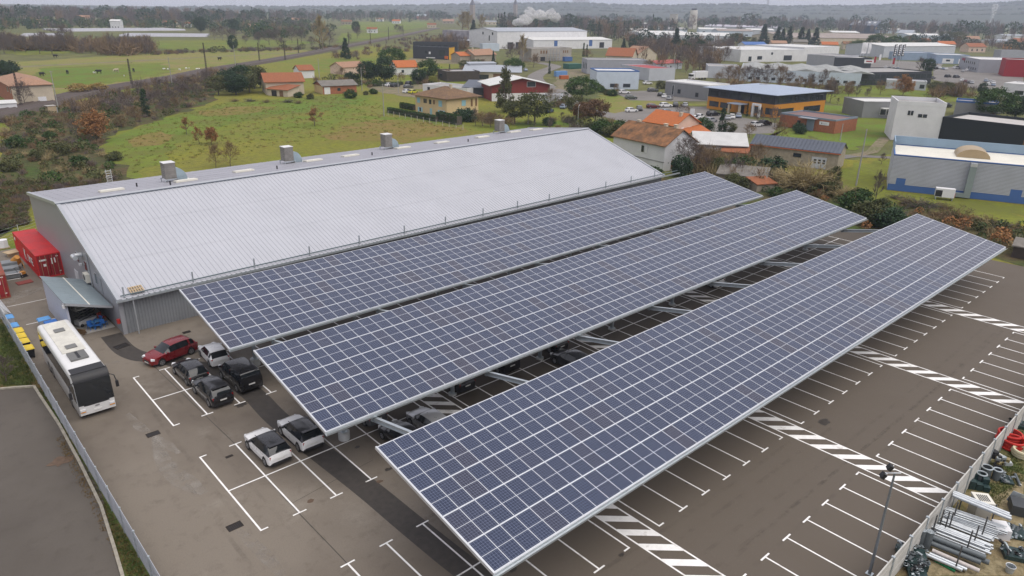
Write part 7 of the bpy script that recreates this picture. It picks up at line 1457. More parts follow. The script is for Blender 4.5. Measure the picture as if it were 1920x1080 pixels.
def cone(h0, h1, r, p=1.0):
    def fn(q):
        t = q.random() ** 1.5; a = q.uniform(0, 2 * math.pi); rr = r * (1 - t) ** p * math.sqrt(q.uniform(.25, 1)); return Vector((rr * math.cos(a), rr * math.sin(a), h0 + (h1 - h0) * t))
    return fn
PROTO = {
 'bare': [proto_bare(s, .8, .35) for s in (1, 2, 3)], 'bareup': [proto_bare(s, .6, .8, trunk=.35, wide=.8, nb=11) for s in (4, 5)], 'poplar': [proto_bare(8, .45, 1.1, TWIGY, BARKP, trunk=.3, wide=.55, nb=20)], 'warm': [proto_bare(s, .8, .5, TWIGB, BARK, trunk=.3, wide=1.1) for s in (11, 12, 13)],
 'oak': [proto_bare(s, .8, .3, TWIGB, BARK, LOAK, .21, 2, .3, wide=1.05) for s in (21, 22)], 'oaksmall': [proto_bare(s, .6, .6, TWIGB, BARK, LOAK, .17, 1, .35, nb=10, wide=.8) for s in (24, 25)], 'redneedle': [proto_cloud(26, ell(0, 6.4, 4.2, 3.2), 3600, .26, 70, .55, LBRN, 4.5)],
 'pine': [proto_cloud(s, ell(0, 7.4, 4.6, 2.4, -.35), 5200, .20, 120, .5, LPINE, 5.6, .28) for s in (31, 32)], 'round': [proto_cloud(33, ell(0, 5.7, 4.8, 4.1, -.8), 7000, .2, 170, .48, LPINE, 4.0, .3)],
 'conifer': [proto_cloud(s, cone(.8, 9.8, 2.7), 4200, .2, 150, .32, LCON, 8.5, .16) for s in (41, 42)], 'cypress': [proto_cloud(43, cone(.3, 10, 1.35, .55), 3400, .16, 120, .22, LDARK, 6, .1)], 'cedar': [proto_cloud(44, cone(1.4, 10, 3.0, .9), 2600, .22, 60, .35, LOLV, 9.4, .18, limbs=26)],
 'ever': [proto_cloud(s, ell(0, 5.6, 3.4, 4.2), 4600, .24, 90, .6, LDARK, 3.0, .22) for s in (51, 52)], 'olive': [proto_cloud(s, ell(0, 6.2, 4.0, 3.5), 3400, .24, 70, .6, LOLV, 3.6, .25) for s in (53, 54)], 'green': [proto_cloud(55, ell(0, 5.4, 4.2, 4.4), 4200, .26, 80, .7, LGRN, 3.0, .2)],
 'reed': [proto_cloud(57, ell(0, 5.0, 3.6, 4.6), 3600, .24, 80, .6, TWIGO, 3.0, .1)],
 'bamboo': [proto_cloud(56, ell(0, 5.2, 3.2, 4.8), 3600, .26, 60, .7, LYEL, 3.0, .1)],
}
def shrub(seed, tw, n=130, leaf=None, nl=0, arch=.6):
    q = random.Random(seed); tm, cm, lm = MB(), MB(), MB()
    for i in range(n):
        d = (Vector((q.gauss(0, arch), q.gauss(0, arch), 1))).normalized(); p = Vector((q.gauss(0, .5), q.gauss(0, .5), 0)); L = q.uniform(4, 9.5); s = .12
        pts = [p]
        for k in range(4):
            d = (d + rdir(q) * .25 + Vector((0, 0, -.10 * k * arch))).normalized(); pts.append(pts[-1] + d * L / 4)
        for k in range(4):
            (tm if k == 0 else cm).tube(pts[k], pts[k + 1], s * (1 - k * .22), 3, s * (1 - (k + 1) * .22), False)
            for _ in range(6): sliver(cm, pts[k].lerp(pts[k + 1], q.random()), (d + rdir(q) * .8).normalized(), L * .26, .06, q)
            for _ in range(nl):
                leafq(lm, pts[k + 1] + rdir(q) * .5, q.uniform(.15, .3), q)
    out = [('stems', tm.mesh('stems', BARK)), ('crown', cm.mesh('crown', tw))]
    if leaf: out.append(('foliage', lm.mesh('foliage', leaf)))
    return out
PROTO['twiggy'] = [shrub(61, TWIGY), shrub(62, TWIGY)]; PROTO['bramble'] = [shrub(63, TWIGB, 60, LOLV, 3, .9), shrub(64, TWIG, 60, LGRN, 4, .9)]; PROTO['bush'] = [proto_cloud(65, ell(0, 4.6, 5.2, 5.0, -.8), 2600, .45, 60, .9, LGRN, 2, .2), proto_cloud(66, ell(0, 4.6, 5.2, 5.0, -.8), 2600, .45, 60, .9, LOLV, 2, .2)]
PROTO['darkbush'] = [proto_cloud(67, ell(0, 4.6, 5.4, 5.0, -.8), 2600, .45, 60, .9, LDARK, 2, .2)]
tq = random.Random(99); NUSE = {}
def tree(kind, p, h, label, group=None, w=1.0, name=None, cat='tree'):
    v = PROTO[kind]; i = NUSE.get(kind, 0); NUSE[kind] = i + 1
    t = thing(name or {'pine': 'umbrella_pine', 'round': 'umbrella_pine', 'conifer': 'conifer_tree', 'cypress': 'cypress_tree', 'cedar': 'cedar_tree', 'twiggy': 'shrub', 'bramble': 'bramble_shrub', 'bush': 'bush', 'darkbush': 'bush', 'oak': 'oak_tree', 'oaksmall': 'oak_tree', 'poplar': 'poplar_tree', 'bamboo': 'bamboo_clump', 'reed': 'reed_clump'}.get(kind, 'tree'), label, cat, (p[0], p[1], -.05), tq.uniform(0, 6.28), group)
    s = h / 10.0; t.scale = (s * w, s * w, s)
    for nm, me in v[i % len(v)]: obj(nm, me, t)
    return t
for kind, p, h, w, lb in (
 ('oak', (27.66, 123.98), 7.24, 1.1, 'brown leaved oak in the scrub left of the meadow'), ('bareup', (24.67, 127.95), 4.8, 1.2, 'bare grey tree beside the brown scrub oak'), ('oaksmall', (46.47, 121.36), 4.43, 1.0, 'small brown oak in the meadow, left of three'), ('oaksmall', (44.17, 106.63), 3.92, .9, 'thin brown oak in the meadow, middle of three'), ('oak', (46.06, 104.38), 4.14, .95, 'dense russet oak in the meadow, right of three'), ('oaksmall', (77.43, 115.94), 4.95, 1.4, 'lone tawny shrub-like tree in the middle of the meadow'), ('warm', (37.44, 79.45), 5.13, .9, 'bare sapling behind the hall ridge, left'), ('warm', (39.98, 78.78), 5.57, 1.0, 'bare sapling behind the hall ridge, right'),
 ('bare', (26.54, 198.58), 7.98, .9, 'dark bare tree before the brick house'), ('reed', (47.29, 226.26), 3.71, 2.6, 'yellow reed clump right of the brick house'), ('reed', (54.01, 230.02), 3.27, 2.4, 'yellow reed clump beside the railway'),
 ('cypress', (48.44, 158.28), 7.49, 1.3, 'ivy-covered dark trunk in the scrub below the railway'), ('bare', (62.01, 177.65), 6.07, 1.1, 'bare grey tree in the scrub below the pole'), ('bare', (75.13, 192.84), 5.01, 1.1, 'bare grey tree at the scrub end'),
 ('ever', (91.02, 206.29), 8.16, 1.3, 'dark evergreen at the left end of the farm windbreak'), ('ever', (96.34, 207.2), 9.02, 1.3, 'dark evergreen in the middle of the farm windbreak'), ('olive', (103.06, 211.91), 8.89, 1.3, 'olive green tree at the farm end of the windbreak'),
 ('olive', (84.1, 198.43), 6.8, 1.4, 'olive tree at the scrub end of the farm windbreak'), ('ever', (89.03, 195.23), 7.54, 1.5, 'dark evergreen in front of the farm windbreak'), ('olive', (95.52, 199.18), 7.01, 1.4, 'olive shrub tree in front of the windbreak near the farm'), ('ever', (106.32, 214.52), 7.07, 1.2, 'dark evergreen touching the farmhouse gable'),
 ('conifer', (216.72, 341.9), 12.17, 1.1, 'tall dark conifer left of the pale cottage'), ('ever', (152.19, 211.63), 9.02, 1.25, 'dark evergreen before the cottage, left of the pair'), ('ever', (158.25, 207.93), 9.91, 1.2, 'dark evergreen before the cottage, right of the pair'), ('round', (198.32, 263.85), 10.9, 1.3, 'broad umbrella pine behind the dark evergreen pair'), ('darkbush', (148.58, 219.4), 4, 1.2, 'dark round bush left of the evergreen pair'), ('conifer', (141.9, 202.09), 4.55, 1.3, 'small dark conifer by the gravel court'),
 ('green', (185.74, 214.91), 8.33, 1.3, 'broad green tree right of the orange roofed house'), ('ever', (166.3, 194.83), 6.2, 1.5, 'dense dark shrub tree at the gravel court'), ('bamboo', (170.06, 189.84), 3.42, 1.5, 'yellow-green clump by the charred-wood block'), ('warm', (161.37, 200.55), 4.94, 1.2, 'twiggy bare tree before the orange roofed house'), ('cypress', (220.09, 243.87), 3.14, 1.2, 'small reddish cypress on the green lawn'), ('olive', (235.5, 251.4), 4.35, 1.6, 'olive shrub tree below the stone house'), ('olive', (236.67, 242.54), 5.35, 1.3, 'olive tree right of the stone barn'), ('conifer', (265.08, 261.8), 7.8, .6, 'slim dark conifer at the stone barn gable'),
 ('round', (221.68, 196.79), 8.82, 1.15, 'umbrella pine above the metal roof'), ('cedar', (137.34, 107.76), 13.87, .85, 'tall sparse cedar in front of the red gabled building'), ('round', (181.86, 116.67), 8.23, 1.5, 'big round umbrella pine by the white box workshop'), ('olive', (126.45, 83.31), 8.84, 1.25, 'green pine tree left behind the hall ridge'), ('olive', (123.32, 87.95), 6.62, 1.3, 'olive pine behind the hall, left of the pole'), ('redneedle', (140.26, 73.47), 7.22, 1.2, 'reddish brown needled tree behind the hall, right'), ('redneedle', (136.09, 74.05), 6.58, 1.0, 'reddish brown needled tree beside the slim street lamp'), ('olive', (142.83, 82.98), 7.05, 1.1, 'olive pine behind the reddish brown trees'),
 ('bareup', (112.05, 91.22), 5.35, .8, 'pale pollarded bare tree by the yellow house'), ('bareup', (136.94, 83.27), 2.97, 1.3, 'low spreading bare tree by the hall ridge'), ('warm', (158.58, 108.99), 6.78, 1.0, 'bare pinkish tree by the road bend'), ('poplar', (298.96, 273.71), 16.58, 1.1, 'tall pale bare poplar beside the concrete shell'), ('bare', (286.65, 269.81), 12.04, 1.2, 'bare tree left of the pale poplar'), ('warm', (360.74, 276.34), 6.76, 1.6, 'reddish bare shrub before the white warehouse'), ('cypress', (375.88, 294.1), 9.17, .8, 'slim cypress before the warehouse, left of two'), ('cypress', (378.04, 293.06), 8.13, .8, 'slim cypress before the warehouse, right of two'), ('cypress', (251.79, 203.29), 6.39, .8, 'slim cypress by the road and works yard'), ('conifer', (474.71, 339.97), 9.2, 1.1, 'dark conifer right of the white warehouse'), ('conifer', (512.25, 315.23), 18.08, 1.1, 'tall dark pine above the pale gabled house'), ('ever', (522.12, 338.07), 9.63, 1.1, 'blue-green cedar left of the tall dark pine'), ('warm', (292.02, 172.75), 8.26, 1.1, 'bare tree before the pale gabled house'), ('bare', (305.6, 195.92), 5.52, 1.2, 'bare brown shrubby tree by the grey workshop'), ('warm', (204.63, 120.09), 4.89, .9, 'small pale birch by the white box workshop'),
 ('cypress', (154.99, 42.52), 6.95, 1.25, 'dark cypress in the office car park'), ('bush', (155.67, 48.53), 3.6, 1.3, 'brownish bush beside the pylon sign'), ('olive', (156.87, 41.16), 3.3, 1.3, 'olive bush at the cypress foot'), ('bare', (179.24, 40.82), 5.86, 1.0, 'bare tree at the left end of the brick block'), ('bare', (175.15, 43.75), 5.55, .8, 'bare sapling before the orange office'), ('bare', (177.23, 71.3), 4.49, .9, 'bare tree in the lower car park island'), ('warm', (183.6, 72.81), 2.2, 2.2, 'dry brown bush in the car park island'), ('cypress', (192.75, 57.59), 4.18, .6, 'tiny cypress by the office entrance'), ('darkbush', (177.36, 32.87), 2.4, 1.2, 'clipped dark green ball bush before the brick block, left'), ('darkbush', (173.41, 30.22), 2.2, 1.2, 'clipped dark green ball bush before the brick block, right'),
 ('oak', (301.2, 52.77), 8.62, 1.15, 'russet brown oak before the glass fronted office'), ('bare', (252.97, 59.71), 8.24, .9, 'bare brown tree on the green lawn'), ('warm', (277.33, 63.98), 6.81, 1.0, 'bare tree right of the lawn one'), ('olive', (317.34, 46.82), 5.47, 1.3, 'olive green tree by the service road, left'), ('olive', (322.45, 43.5), 5.48, 1.2, 'olive green tree by the service road, middle'), ('warm', (326.15, 41.1), 5.92, 1.4, 'golden brown tree by the service road, right'), ('round', (255.48, 7.93), 9.48, 1.25, 'dark umbrella pine behind the blue rim block'), ('ever', (261.58, 3.65), 7.57, 1.4, 'dark evergreen at the right edge behind the black warehouse'), ('ever', (330.99, 33.33), 5.25, 1.0, 'small dark tree left of the umbrella pine'), ('bareup', (446.77, 99.36), 9.32, 1.4, 'pale bare birch group on the forecourt'), ('ever', (442.72, 93.36), 8.61, 1.1, 'dark tree behind the pale birch group'),
 ('bare', (106.75, 19.49), 7.79, .9, 'bare tree with ivy against the white house gable'), ('darkbush', (103.75, 18.75), 4.33, .75, 'ivy bush at the foot of the white house'), ('warm', (110.18, 18.73), 6.33, 1.3, 'tangled brown thicket tree right of the white house'), ('warm', (112.17, 17.21), 5.71, 1.2, 'second tangled brown thicket tree by the white house'), ('bush', (110.14, 13.83), 3.6, 1.2, 'green bush below the mossy tile hut'), ('bush', (114.66, 11.56), 3.6, 1.5, 'green bush between hut and block shed'), ('warm', (124.48, 14.36), 5.5, 1.1, 'bare brown tree before the block shed'), ('darkbush', (116.67, 6.99), 4.2, 1.1, 'dark evergreen bush left of the straw shrub'), ('twiggy', (112.35, -2.45), 5.6, 1.5, 'large straw coloured arching shrub by the lot'), ('twiggy', (110.87, -0.77), 5.0, 1.5, 'second straw coloured shrub by the lot'), ('bush', (122.39, -2.66), 3.05, .8, 'bright green bush right of the straw shrub'), ('bush', (114.46, 19.33), 2.6, 1.5, 'low green bush before the white house gable'), ('bush', (103.56, 6.51), 2.6, 1.6, 'low olive bush before the fibre roofed shed'), ('bush', (99.51, 22.02), 2.0, 1.4, 'low bush behind the hall eave end'),
 ('bareup', (112.69, -14.41), 5.92, .8, 'thin bare sapling in the rough grass'), ('bareup', (148.31, -1.0), 2.73, 1.2, 'small bare tree on the lawn by the lane'), ('bramble', (109.94, -28.03), 3.37, 1.1, 'dark twiggy bush in front of the blue base band'), ('darkbush', (98.84, -21.72), 3.2, 1.4, 'dark green shrub at the middle carport end'), ('bush', (98.68, -19.01), 3.4, 1.4, 'olive green shrub at the middle carport end'), ('bramble', (103.93, -22.08), 2.6, 1.6, 'russet bramble right of the dark shrub'), ('twiggy', (111.28, -9.57), 2.6, 1.5, 'tawny shrub below the leaning pole'), ('bush', (105.44, -13.99), 3.0, 1.4, 'green shrub where the carport rows end')):
    tree(kind, p, h, lb, None, w)
# rows and clusters that look alike
def cluster(kind, pts, label, group, w=1.0, cat='tree', name=None):
    for k, (p, h) in enumerate(left_to_right(pts)): tree(kind, p, h * tq.uniform(.86, 1.14), label + ', ' + ORD[k], group, w * tq.uniform(.88, 1.15), name, cat)
cluster('bare', [((59.6, 182.47), 6), ((70.28, 192.39), 6), ((54.62, 162.02), 5), ((53.52, 172.74), 5), ((43.22, 156.83), 5), ((85.35, 214.21), 7), ((79.47, 213.69), 6), ((42.41, 166.42), 5)], 'bare grey tree in the scrub below the railway', 'bare trees in the scrub', 1.2)
cluster('warm', [((43.17, 149.57), 4.5), ((30.14, 145.38), 4), ((27.04, 153.01), 4), ((37.14, 140.36), 4), ((59.74, 168.49), 4.5), ((18.37, 143.71), 3.5)], 'tawny bare shrub tree in the scrub', 'tawny trees in the scrub', 1.3)
cluster('bush', [((12.25, 126.13), 2.2), ((17.23, 110.97), 2.4), ((12.77, 107.33), 2.0), ((17.94, 96.84), 1.8), ((6.98, 99.07), 2.0), ((24.49, 98.46), 1.6), ((19.84, 131.5), 2.0)], 'green bush in the scrub behind the hall', 'green bushes in the scrub', 1.5, 'bush')
cluster('warm', [((283.63, 73.33), 7), ((297.22, 59.9), 7), ((229.99, 134.29), 5), ((239.67, 240.88), 7), ((274.46, 238.64), 8), ((321.85, 186.8), 9), ((238.93, 111.48), 5), ((187.07, 201.93), 5), ((147.57, 225.71), 6), ((159.74, 28.87), 6), ((156.52, 35.21), 4.5)], 'bare brown tree standing between town buildings', 'bare trees between town buildings', 1.2)

cluster('bare', [((285.45, 112.94), 9), ((289.37, 110.5), 8), ((290.96, 106.73), 9), ((292.82, 86.93), 8), ((297.01, 84.27), 9), ((293.05, 97.24), 8)], 'thin bare tree in the row before the grey factory', 'bare trees before the grey factory', .9)
cluster('warm', [((287.08, 123.4), 9), ((286.8, 117.76), 9), ((289.64, 99.39), 11), ((273.6, 120.29), 6), ((288.65, 89.57), 7)], 'tawny leaf-holding tree before the grey factory', 'tawny trees before the grey factory', 1.3)
cluster('bareup', [((251.58, 60.64), 7), ((272.26, 58.85), 6), ((248.78, 55.0), 3), ((268.69, 53.12), 5)], 'bare sapling on the lawn behind the orange office', 'saplings on the lawn', .9)
cluster('round', [((656.31, 225.94), 12), ((696.09, 226.74), 14), ((717.2, 217.56), 13)], 'dark round pine in the trio beyond the flags', 'round pines beyond the flags', 1.4)
cluster('conifer', [((712.11, 348.95), 18), ((716.03, 335.4), 17), ((735.83, 340.18), 18), ((743.87, 337.21), 20), ((731.5, 317.66), 18), ((739.32, 314.67), 19), ((749.18, 310.91), 20)], 'tall dark conifer in the belt behind the white works', 'conifer belt behind the white works', 1.2)
cluster('olive', [((680.07, 360.79), 12), ((648.92, 327.04), 11), ((1001.97, 270.42), 16), ((982.0, 249.18), 16), ((870.33, 264.67), 10)], 'olive green tree in the industrial belt', 'green trees in the industrial belt', 1.3)
cluster('bare', [((416.93, 274.48), 12), ((413.99, 262.76), 12), ((441.57, 276.54), 13), ((423.97, 245.17), 12), ((392.49, 214.72), 11), ((407.74, 217.81), 12), ((431.9, 228.9), 12), ((459.71, 240.56), 11), ((364.38, 199.13), 9), ((341.8, 175.61), 9), ((346.87, 172.77), 8), ((421.61, 210.68), 10), ((336.75, 186.94), 8), ((478.38, 273.9), 12), ((520.55, 270.01), 11), ((524.03, 284.64), 11)], 'bare brown tree in the thicket beyond the car park', 'bare thicket beyond the car park', 1.2)
cluster('ever', [((460.44, 267.67), 11), ((458.48, 254.63), 11), ((496.57, 348.66), 9)], 'dark green tree in the bare thicket', 'dark trees in the bare thicket', 1.2)
cluster('bare', [((63.7, 476.88), 14), ((70.58, 485.89), 13), ((75.78, 483.59), 10), ((79.72, 463.68), 12), ((85.61, 460.99), 11), ((98.39, 486.43), 17)], 'bare orchard tree at the far left of the pasture', 'orchard trees left of the pasture', 1.1)
cluster('darkbush', [((39.09, 319.56), 7), ((42.27, 323.91), 6)], 'dark bush at the left edge of the pasture', 'dark bushes by the pasture', 1.4, 'bush')
cluster('bare', [((242.29, 616.08), 14), ((245.08, 603.79), 14), ((236.87, 563.59), 13), ((242.29, 522.63), 12), ((249.55, 519.95), 14), ((255.33, 517.81), 13), ((282.9, 547.75), 14), ((290.07, 545.28), 13), ((257.76, 463.9), 10), ((277.54, 473.04), 12), ((239.44, 542.74), 8), ((238.02, 471.88), 8)], 'bare tree around the houses beyond the pasture', 'bare trees beyond the pasture', 1.1)
cluster('ever', [((192.92, 452.44), 9), ((272.84, 595.02), 11), ((292.57, 785.72), 20), ((340.98, 812.62), 14), ((558.66, 1301.28), 22), ((466.78, 752.51), 13), ((447.03, 879.3), 10)], 'dark evergreen beyond the pasture', 'dark evergreens beyond the pasture', .9)
tree('poplar', (244.96, 422.75), 25.33, 'tall tawny poplar standing at the far railway', None, 1.0)
cluster('bare', [((384.56, 611.57), 14), ((339.94, 550.43), 8), ((519.52, 742.46), 12), ((502.21, 708.34), 10)], 'bare tree near the far railway bend', 'bare trees at the railway bend', 1.0)
cluster('poplar', [((609.15, 725.37), 30), ((592.6, 689.21), 28), ((671.34, 757.0), 26)], 'tall bare tree left behind the factory', 'tall bare trees behind the factory', 1.2)
cluster('conifer', [((572.99, 656.65), 16), ((928.04, 945.04), 22), ((855.67, 830.49), 18)], 'dark conifer behind the factory', 'conifers behind the factory', 1.1)
cluster('bush', [((189.33, 152.61), 2), ((207.17, 129.54), 2.4), ((201.64, 122.03), 2.4), ((200.57, 118.48), 2.6), ((214.37, 136.71), 2.2), ((240.0, 125.44), 3)], 'small green shrub on the industrial lawn', 'lawn shrubs', 1.2, 'bush')
cluster('bush', [((103.08, 176.32), 2.2), ((104.19, 169.97), 2.0), ((116.86, 165.36), 3.0), ((130.45, 172.45), 1.8), ((126.4, 170.94), 1.6)], 'round bush at the meadow edge', 'bushes at the meadow edge', 1.3, 'bush')
cluster('bramble', [((95.68, 161.51), 1.6), ((88.56, 169.68), 1.4), ((85.56, 175.15), 1.6), ((94.15, 165.95), 1.6), ((81.38, 177.94), 1.4)], 'low bramble along the farm meadow edge', 'brambles along the farm edge', 1.8, 'bush')
cluster('warm', [((113.58, 90.13), 4), ((114.12, 87.42), 4.5), ((114.65, 84.76), 4), ((115.15, 81.06), 3.5)], 'brown twiggy shrub behind the hall ridge', 'shrubs behind the hall ridge', 1.6, 'bush')
cluster('darkbush', [((129.15, 80.19), 2.5), ((127.25, 120.75), 2.2), ((115.66, 100.84), 3.2), ((115.59, 98.36), 3.0)], 'dark bush in the yellow house garden', 'garden bushes', 1.3, 'bush')
cluster('bush', [((129.12, 57.23), 3.5), ((130.75, 62.23), 3.2), ((130.45, 65.65), 3.0), ((134.76, 59.32), 3.2)], 'olive bush between hall and white house', 'bushes between hall and house', 1.6, 'bush')
cluster('bramble', [((115.18, -18.64), 1.8), ((114.87, -20.6), 2.0), ((117.3, -21.65), 1.6), ((118.83, -15.51), 1.4), ((117.57, -23.61), 1.5), ((111.6, -30.11), 1.3), ((113.96, -31.25), 1.5), ((111.52, -33.71), 1.4), ((112.48, -35.2), 1.4), ((111.75, -23.18), 1.2), ((106.42, -36.43), 1.3)], 'russet bramble in the rough ground by the lot', 'brambles by the lot', 1.9, 'bush')
cluster('bush', [((111.72, -6.51), 2.2), ((113.77, -3.55), 2.0), ((113.68, -11.46), 1.8), ((108.99, -16.8), 2.0), ((106.7, 4.06), 2.2), ((103.39, -1.44), 1.8), ((103.81, -3.69), 1.6)], 'green shrub in the rough ground by the lot', 'shrubs by the lot', 1.5, 'bush')
# clipped hedges by the yellow house
def hedge(a, b, w, h, label):
    A, B = Vector(a), Vector(b); d = B - A; L = d.length; q = random.Random(int(L * 100)); mb = MB()
    t = thing('clipped_hedge', label, 'hedge', a, math.atan2(d.y, d.x))
    core = MB(); core.bx(.1, L - .1, -w / 2 + .15, w / 2 - .15, 0, h - .2); core.build('branches', BARK, t)
    for _ in range(int(L * h * 160)):
        f = q.randrange(3); x = q.uniform(0, L)
        p = (x, q.choice((-1, 1)) * w / 2 + q.gauss(0, .06), q.uniform(0, h)) if f < 2 else (x, q.uniform(-w / 2, w / 2), h + q.gauss(0, .06))
        leafq(mb, Vector(p), q.uniform(.08, .17), q)
    mb.build('foliage', LGRN, t)
hedge((107.52, 126.87), (108.3, 103.52), 1.3, 1.5, 'long clipped green hedge before the yellow house')
hedge((109.76, 104.99), (109.71, 95.23), 2.0, 2.4, 'taller clipped green hedge at the yellow house corner')
hedge((116.79, 134.14), (116.73, 126.44), 1.3, 1.6, 'short dark hedge left of the yellow house')
hedge((141.81, 194.66), (158.15, 194.58), 1.2, 1.2, 'low hedge behind the gravel court')
# scrub that nobody could count
def scatter_mass(name, label, cat, polys, n, kinds, hr, seed):
    """bushes of mixed kinds thrown over an area, joined"""
    q = random.Random(seed); root = thing(name, label, cat); root['kind'] = 'stuff'; by = {}
    protos = {}
    for k in kinds:
        protos[k] = mini(k)
    for poly in polys:
        xs = [p[0] for p in poly]; ys = [p[1] for p in poly]; c = 0; tries = 0
        while c < n and tries < n * 30:
            tries += 1; x, y = q.uniform(min(xs), max(xs)), q.uniform(min(ys), max(ys))
            ins = False
            for (ax, ay), (bx_, by_) in zip(poly, poly[1:] + poly[:1]):
                if (ay > y) != (by_ > y) and x < (bx_ - ax) * (y - ay) / (by_ - ay) + ax: ins = not ins
            if not ins: continue
            c += 1; k = q.choice(kinds); h = q.uniform(*hr) * (q.uniform(.6, 1) if q.random() < .7 else 1.15); a = q.uniform(0, 6.28); ca, sa = math.cos(a) * h * q.uniform(.8, 1.3), math.sin(a) * h
            vs, fs, m_ = protos[k][q.randrange(len(protos[k]))]
            mb = by.setdefault(m_.name, (MB(), m_))[0]
            mb.add([(x + vx * ca - vy * sa, y + vx * sa + vy * ca, vz * h) for vx, vy, vz in vs], fs)
    for nm, (mb, m_) in by.items():
        o = mb.build('foliage_mass', m_, root); o['kind'] = 'stuff'
    return root
def mini(kind):
    """cheap unit-height plants: upright twig brooms, twig domes, leafy domes, pointed evergreens"""
    out = []
    for s in range(5):
        q = random.Random(hash_(kind) + s); mb = MB()
        if kind in ('broom', 'broomw'):
            mb.tube((0, 0, 0), (0, 0, .5), .016, 3, .01, False)
            for _ in range(120):
                z = q.uniform(.18, .75); a = q.uniform(0, 6.28); d = Vector((math.cos(a) * q.uniform(.15, .6), math.sin(a) * q.uniform(.15, .6), q.uniform(.5, 1))).normalized(); r = .12 * q.random() ** .5
                sliver(mb, Vector((r * math.cos(a), r * math.sin(a), z)), d, q.uniform(.14, .34) * (1.15 - z * .5), .009, q)
            m_ = TWIG if kind == 'broom' else TWIGB
        elif kind in ('twigdome', 'twigwarm', 'twigstraw'):
            for _ in range(130):
                d = (rdir(q, 1.0)); d.z = abs(d.z) + .15; d.normalize(); p = Vector((q.gauss(0, .22), q.gauss(0, .22), q.uniform(0, .35))); sliver(mb, p, d, q.uniform(.3, .7), .02, q)
            m_ = {'twigdome': TWIG, 'twigwarm': TWIGB, 'twigstraw': TWIGY}[kind]
        elif kind in ('tuft', 'tuftdry'):
            for _ in range(26):
                d = rdir(q, .8); d.z = abs(d.z) + .2; d.normalize(); sliver(mb, Vector((q.gauss(0, .35), q.gauss(0, .35), 0)), d, q.uniform(.3, .8), .05, q)
            m_ = LTUFT if kind == 'tuft' else LTUFTD
        elif kind == 'spire':
            f = cone(.05, 1, .24); 
            for _ in range(150): leafq(mb, f(q), q.uniform(.02, .05), q)
            mb.tube((0, 0, 0), (0, 0, .9), .02, 3, .01, False); m_ = LCON
        elif kind == 'puff':
            f = ell(0, .6, .42, .36, -.5)
            for _ in range(170): leafq(mb, f(q), q.uniform(.03, .07), q)
            mb.tube((0, 0, 0), (0, 0, .6), .03, 3, .02, False); m_ = LDARK
        else:
            f = ell(0, .4, .55, .5, -.7)
            for _ in range(120): leafq(mb, f(q), q.uniform(.05, .12), q)
            m_ = {'leafdome': LOLV, 'greendome': LGRN, 'rustdome': LOAK}[kind]
        out.append((list(mb.v), list(mb.f), m_))
    return out
def hash_(s): return sum(ord(c) * 31 ** i for i, c in enumerate(s)) % 100000
scatter_mass('scrub_thicket', 'brown and green scrub between the hall and the railway', 'scrub', [[(4.01, 90.2), (16.04, 171.09), (31.6, 187.74), (58.77, 218.83), (86.2, 241.62), (101.18, 248.12), (76.22, 184.88), (57.02, 160.35), (39.93, 140.51), (28.88, 124.87), (23.68, 99.08), (22.26, 81.54), (12.58, 80.44)]], 800, ['twigdome', 'twigwarm', 'leafdome', 'leafdome', 'twigwarm', 'twigstraw', 'greendome'], (.8, 2.2), 5)
scatter_mass('bramble_field', 'low brown bramble on the rough ground left behind the hall', 'brambles', [[(-0.97, 56.73), (4.01, 90.2), (12.58, 80.44), (22.0, 80.62), (10.99, 76.72), (6.24, 77.59), (2.04, 55.98)]], 420, ['twigwarm', 'leafdome', 'twigdome'], (.5, 1.3), 6)
scatter_mass('railway_bushes', 'dense bare bushes along the near side of the railway', 'bushes', [[(30.65, 189.84), (60.66, 225.75), (99.06, 266.38), (125.65, 286.15), (115.63, 244.94), (87.9, 223.77), (50.34, 182.43), (32.04, 164.68)], [(237.34, 398.25), (318.59, 475.25), (512.87, 670.56), (497.69, 609.26), (385.43, 469.71), (290.89, 388.11), (225.85, 331.97), (198.58, 315.65)]], 150, ['broom', 'twigdome', 'broomw', 'twigwarm'], (2.5, 5.0), 7)
scatter_mass('hedgerow_wood', 'brown bare hedgerow wood beyond the pasture', 'wood', [[(97.71, 461.48), (111.27, 508.43), (154.3, 505.71), (132.23, 427.69), (107.07, 428.06)], [(65.13, 500.88), (72.95, 553.47), (114.45, 537.15), (102.8, 484.51)]], 150, ['broomw', 'broom', 'twigwarm'], (7, 12), 8)
scatter_mass('field_hedge', 'low dark hedge along the far edge of the pasture', 'hedge', [[(130.67, 422.59), (137.1, 443.64), (187.23, 454.89), (263.23, 461.69), (285.97, 469.72), (270.48, 442.41), (178.04, 431.59)]], 130, ['twigdome', 'twigwarm', 'leafdome'], (2, 4), 9)
scatter_mass('distant_wood', 'far grey wood along the left horizon', 'wood', [[(108.44, 997.23), (165.65, 1473.29), (432.5, 1704.44), (569.49, 1693.5), (693.38, 1614.7), (536.65, 1222.24), (366.6, 1086.52), (242.34, 1086.45)]], 620, ['broom', 'broom', 'broomw', 'puff', 'broom'], (16, 25), 10)
scatter_mass('distant_wood', 'far grey wood behind the railway in the left centre', 'wood', [[(469.73, 1086.57), (767.72, 1758.62), (1142.41, 2044.19), (1882.64, 2573.28), (1463.58, 1821.08), (1054.19, 1359.35), (798.24, 1329.36)]], 520, ['broom', 'broom', 'puff', 'broom', 'spire'], (15, 24), 11)
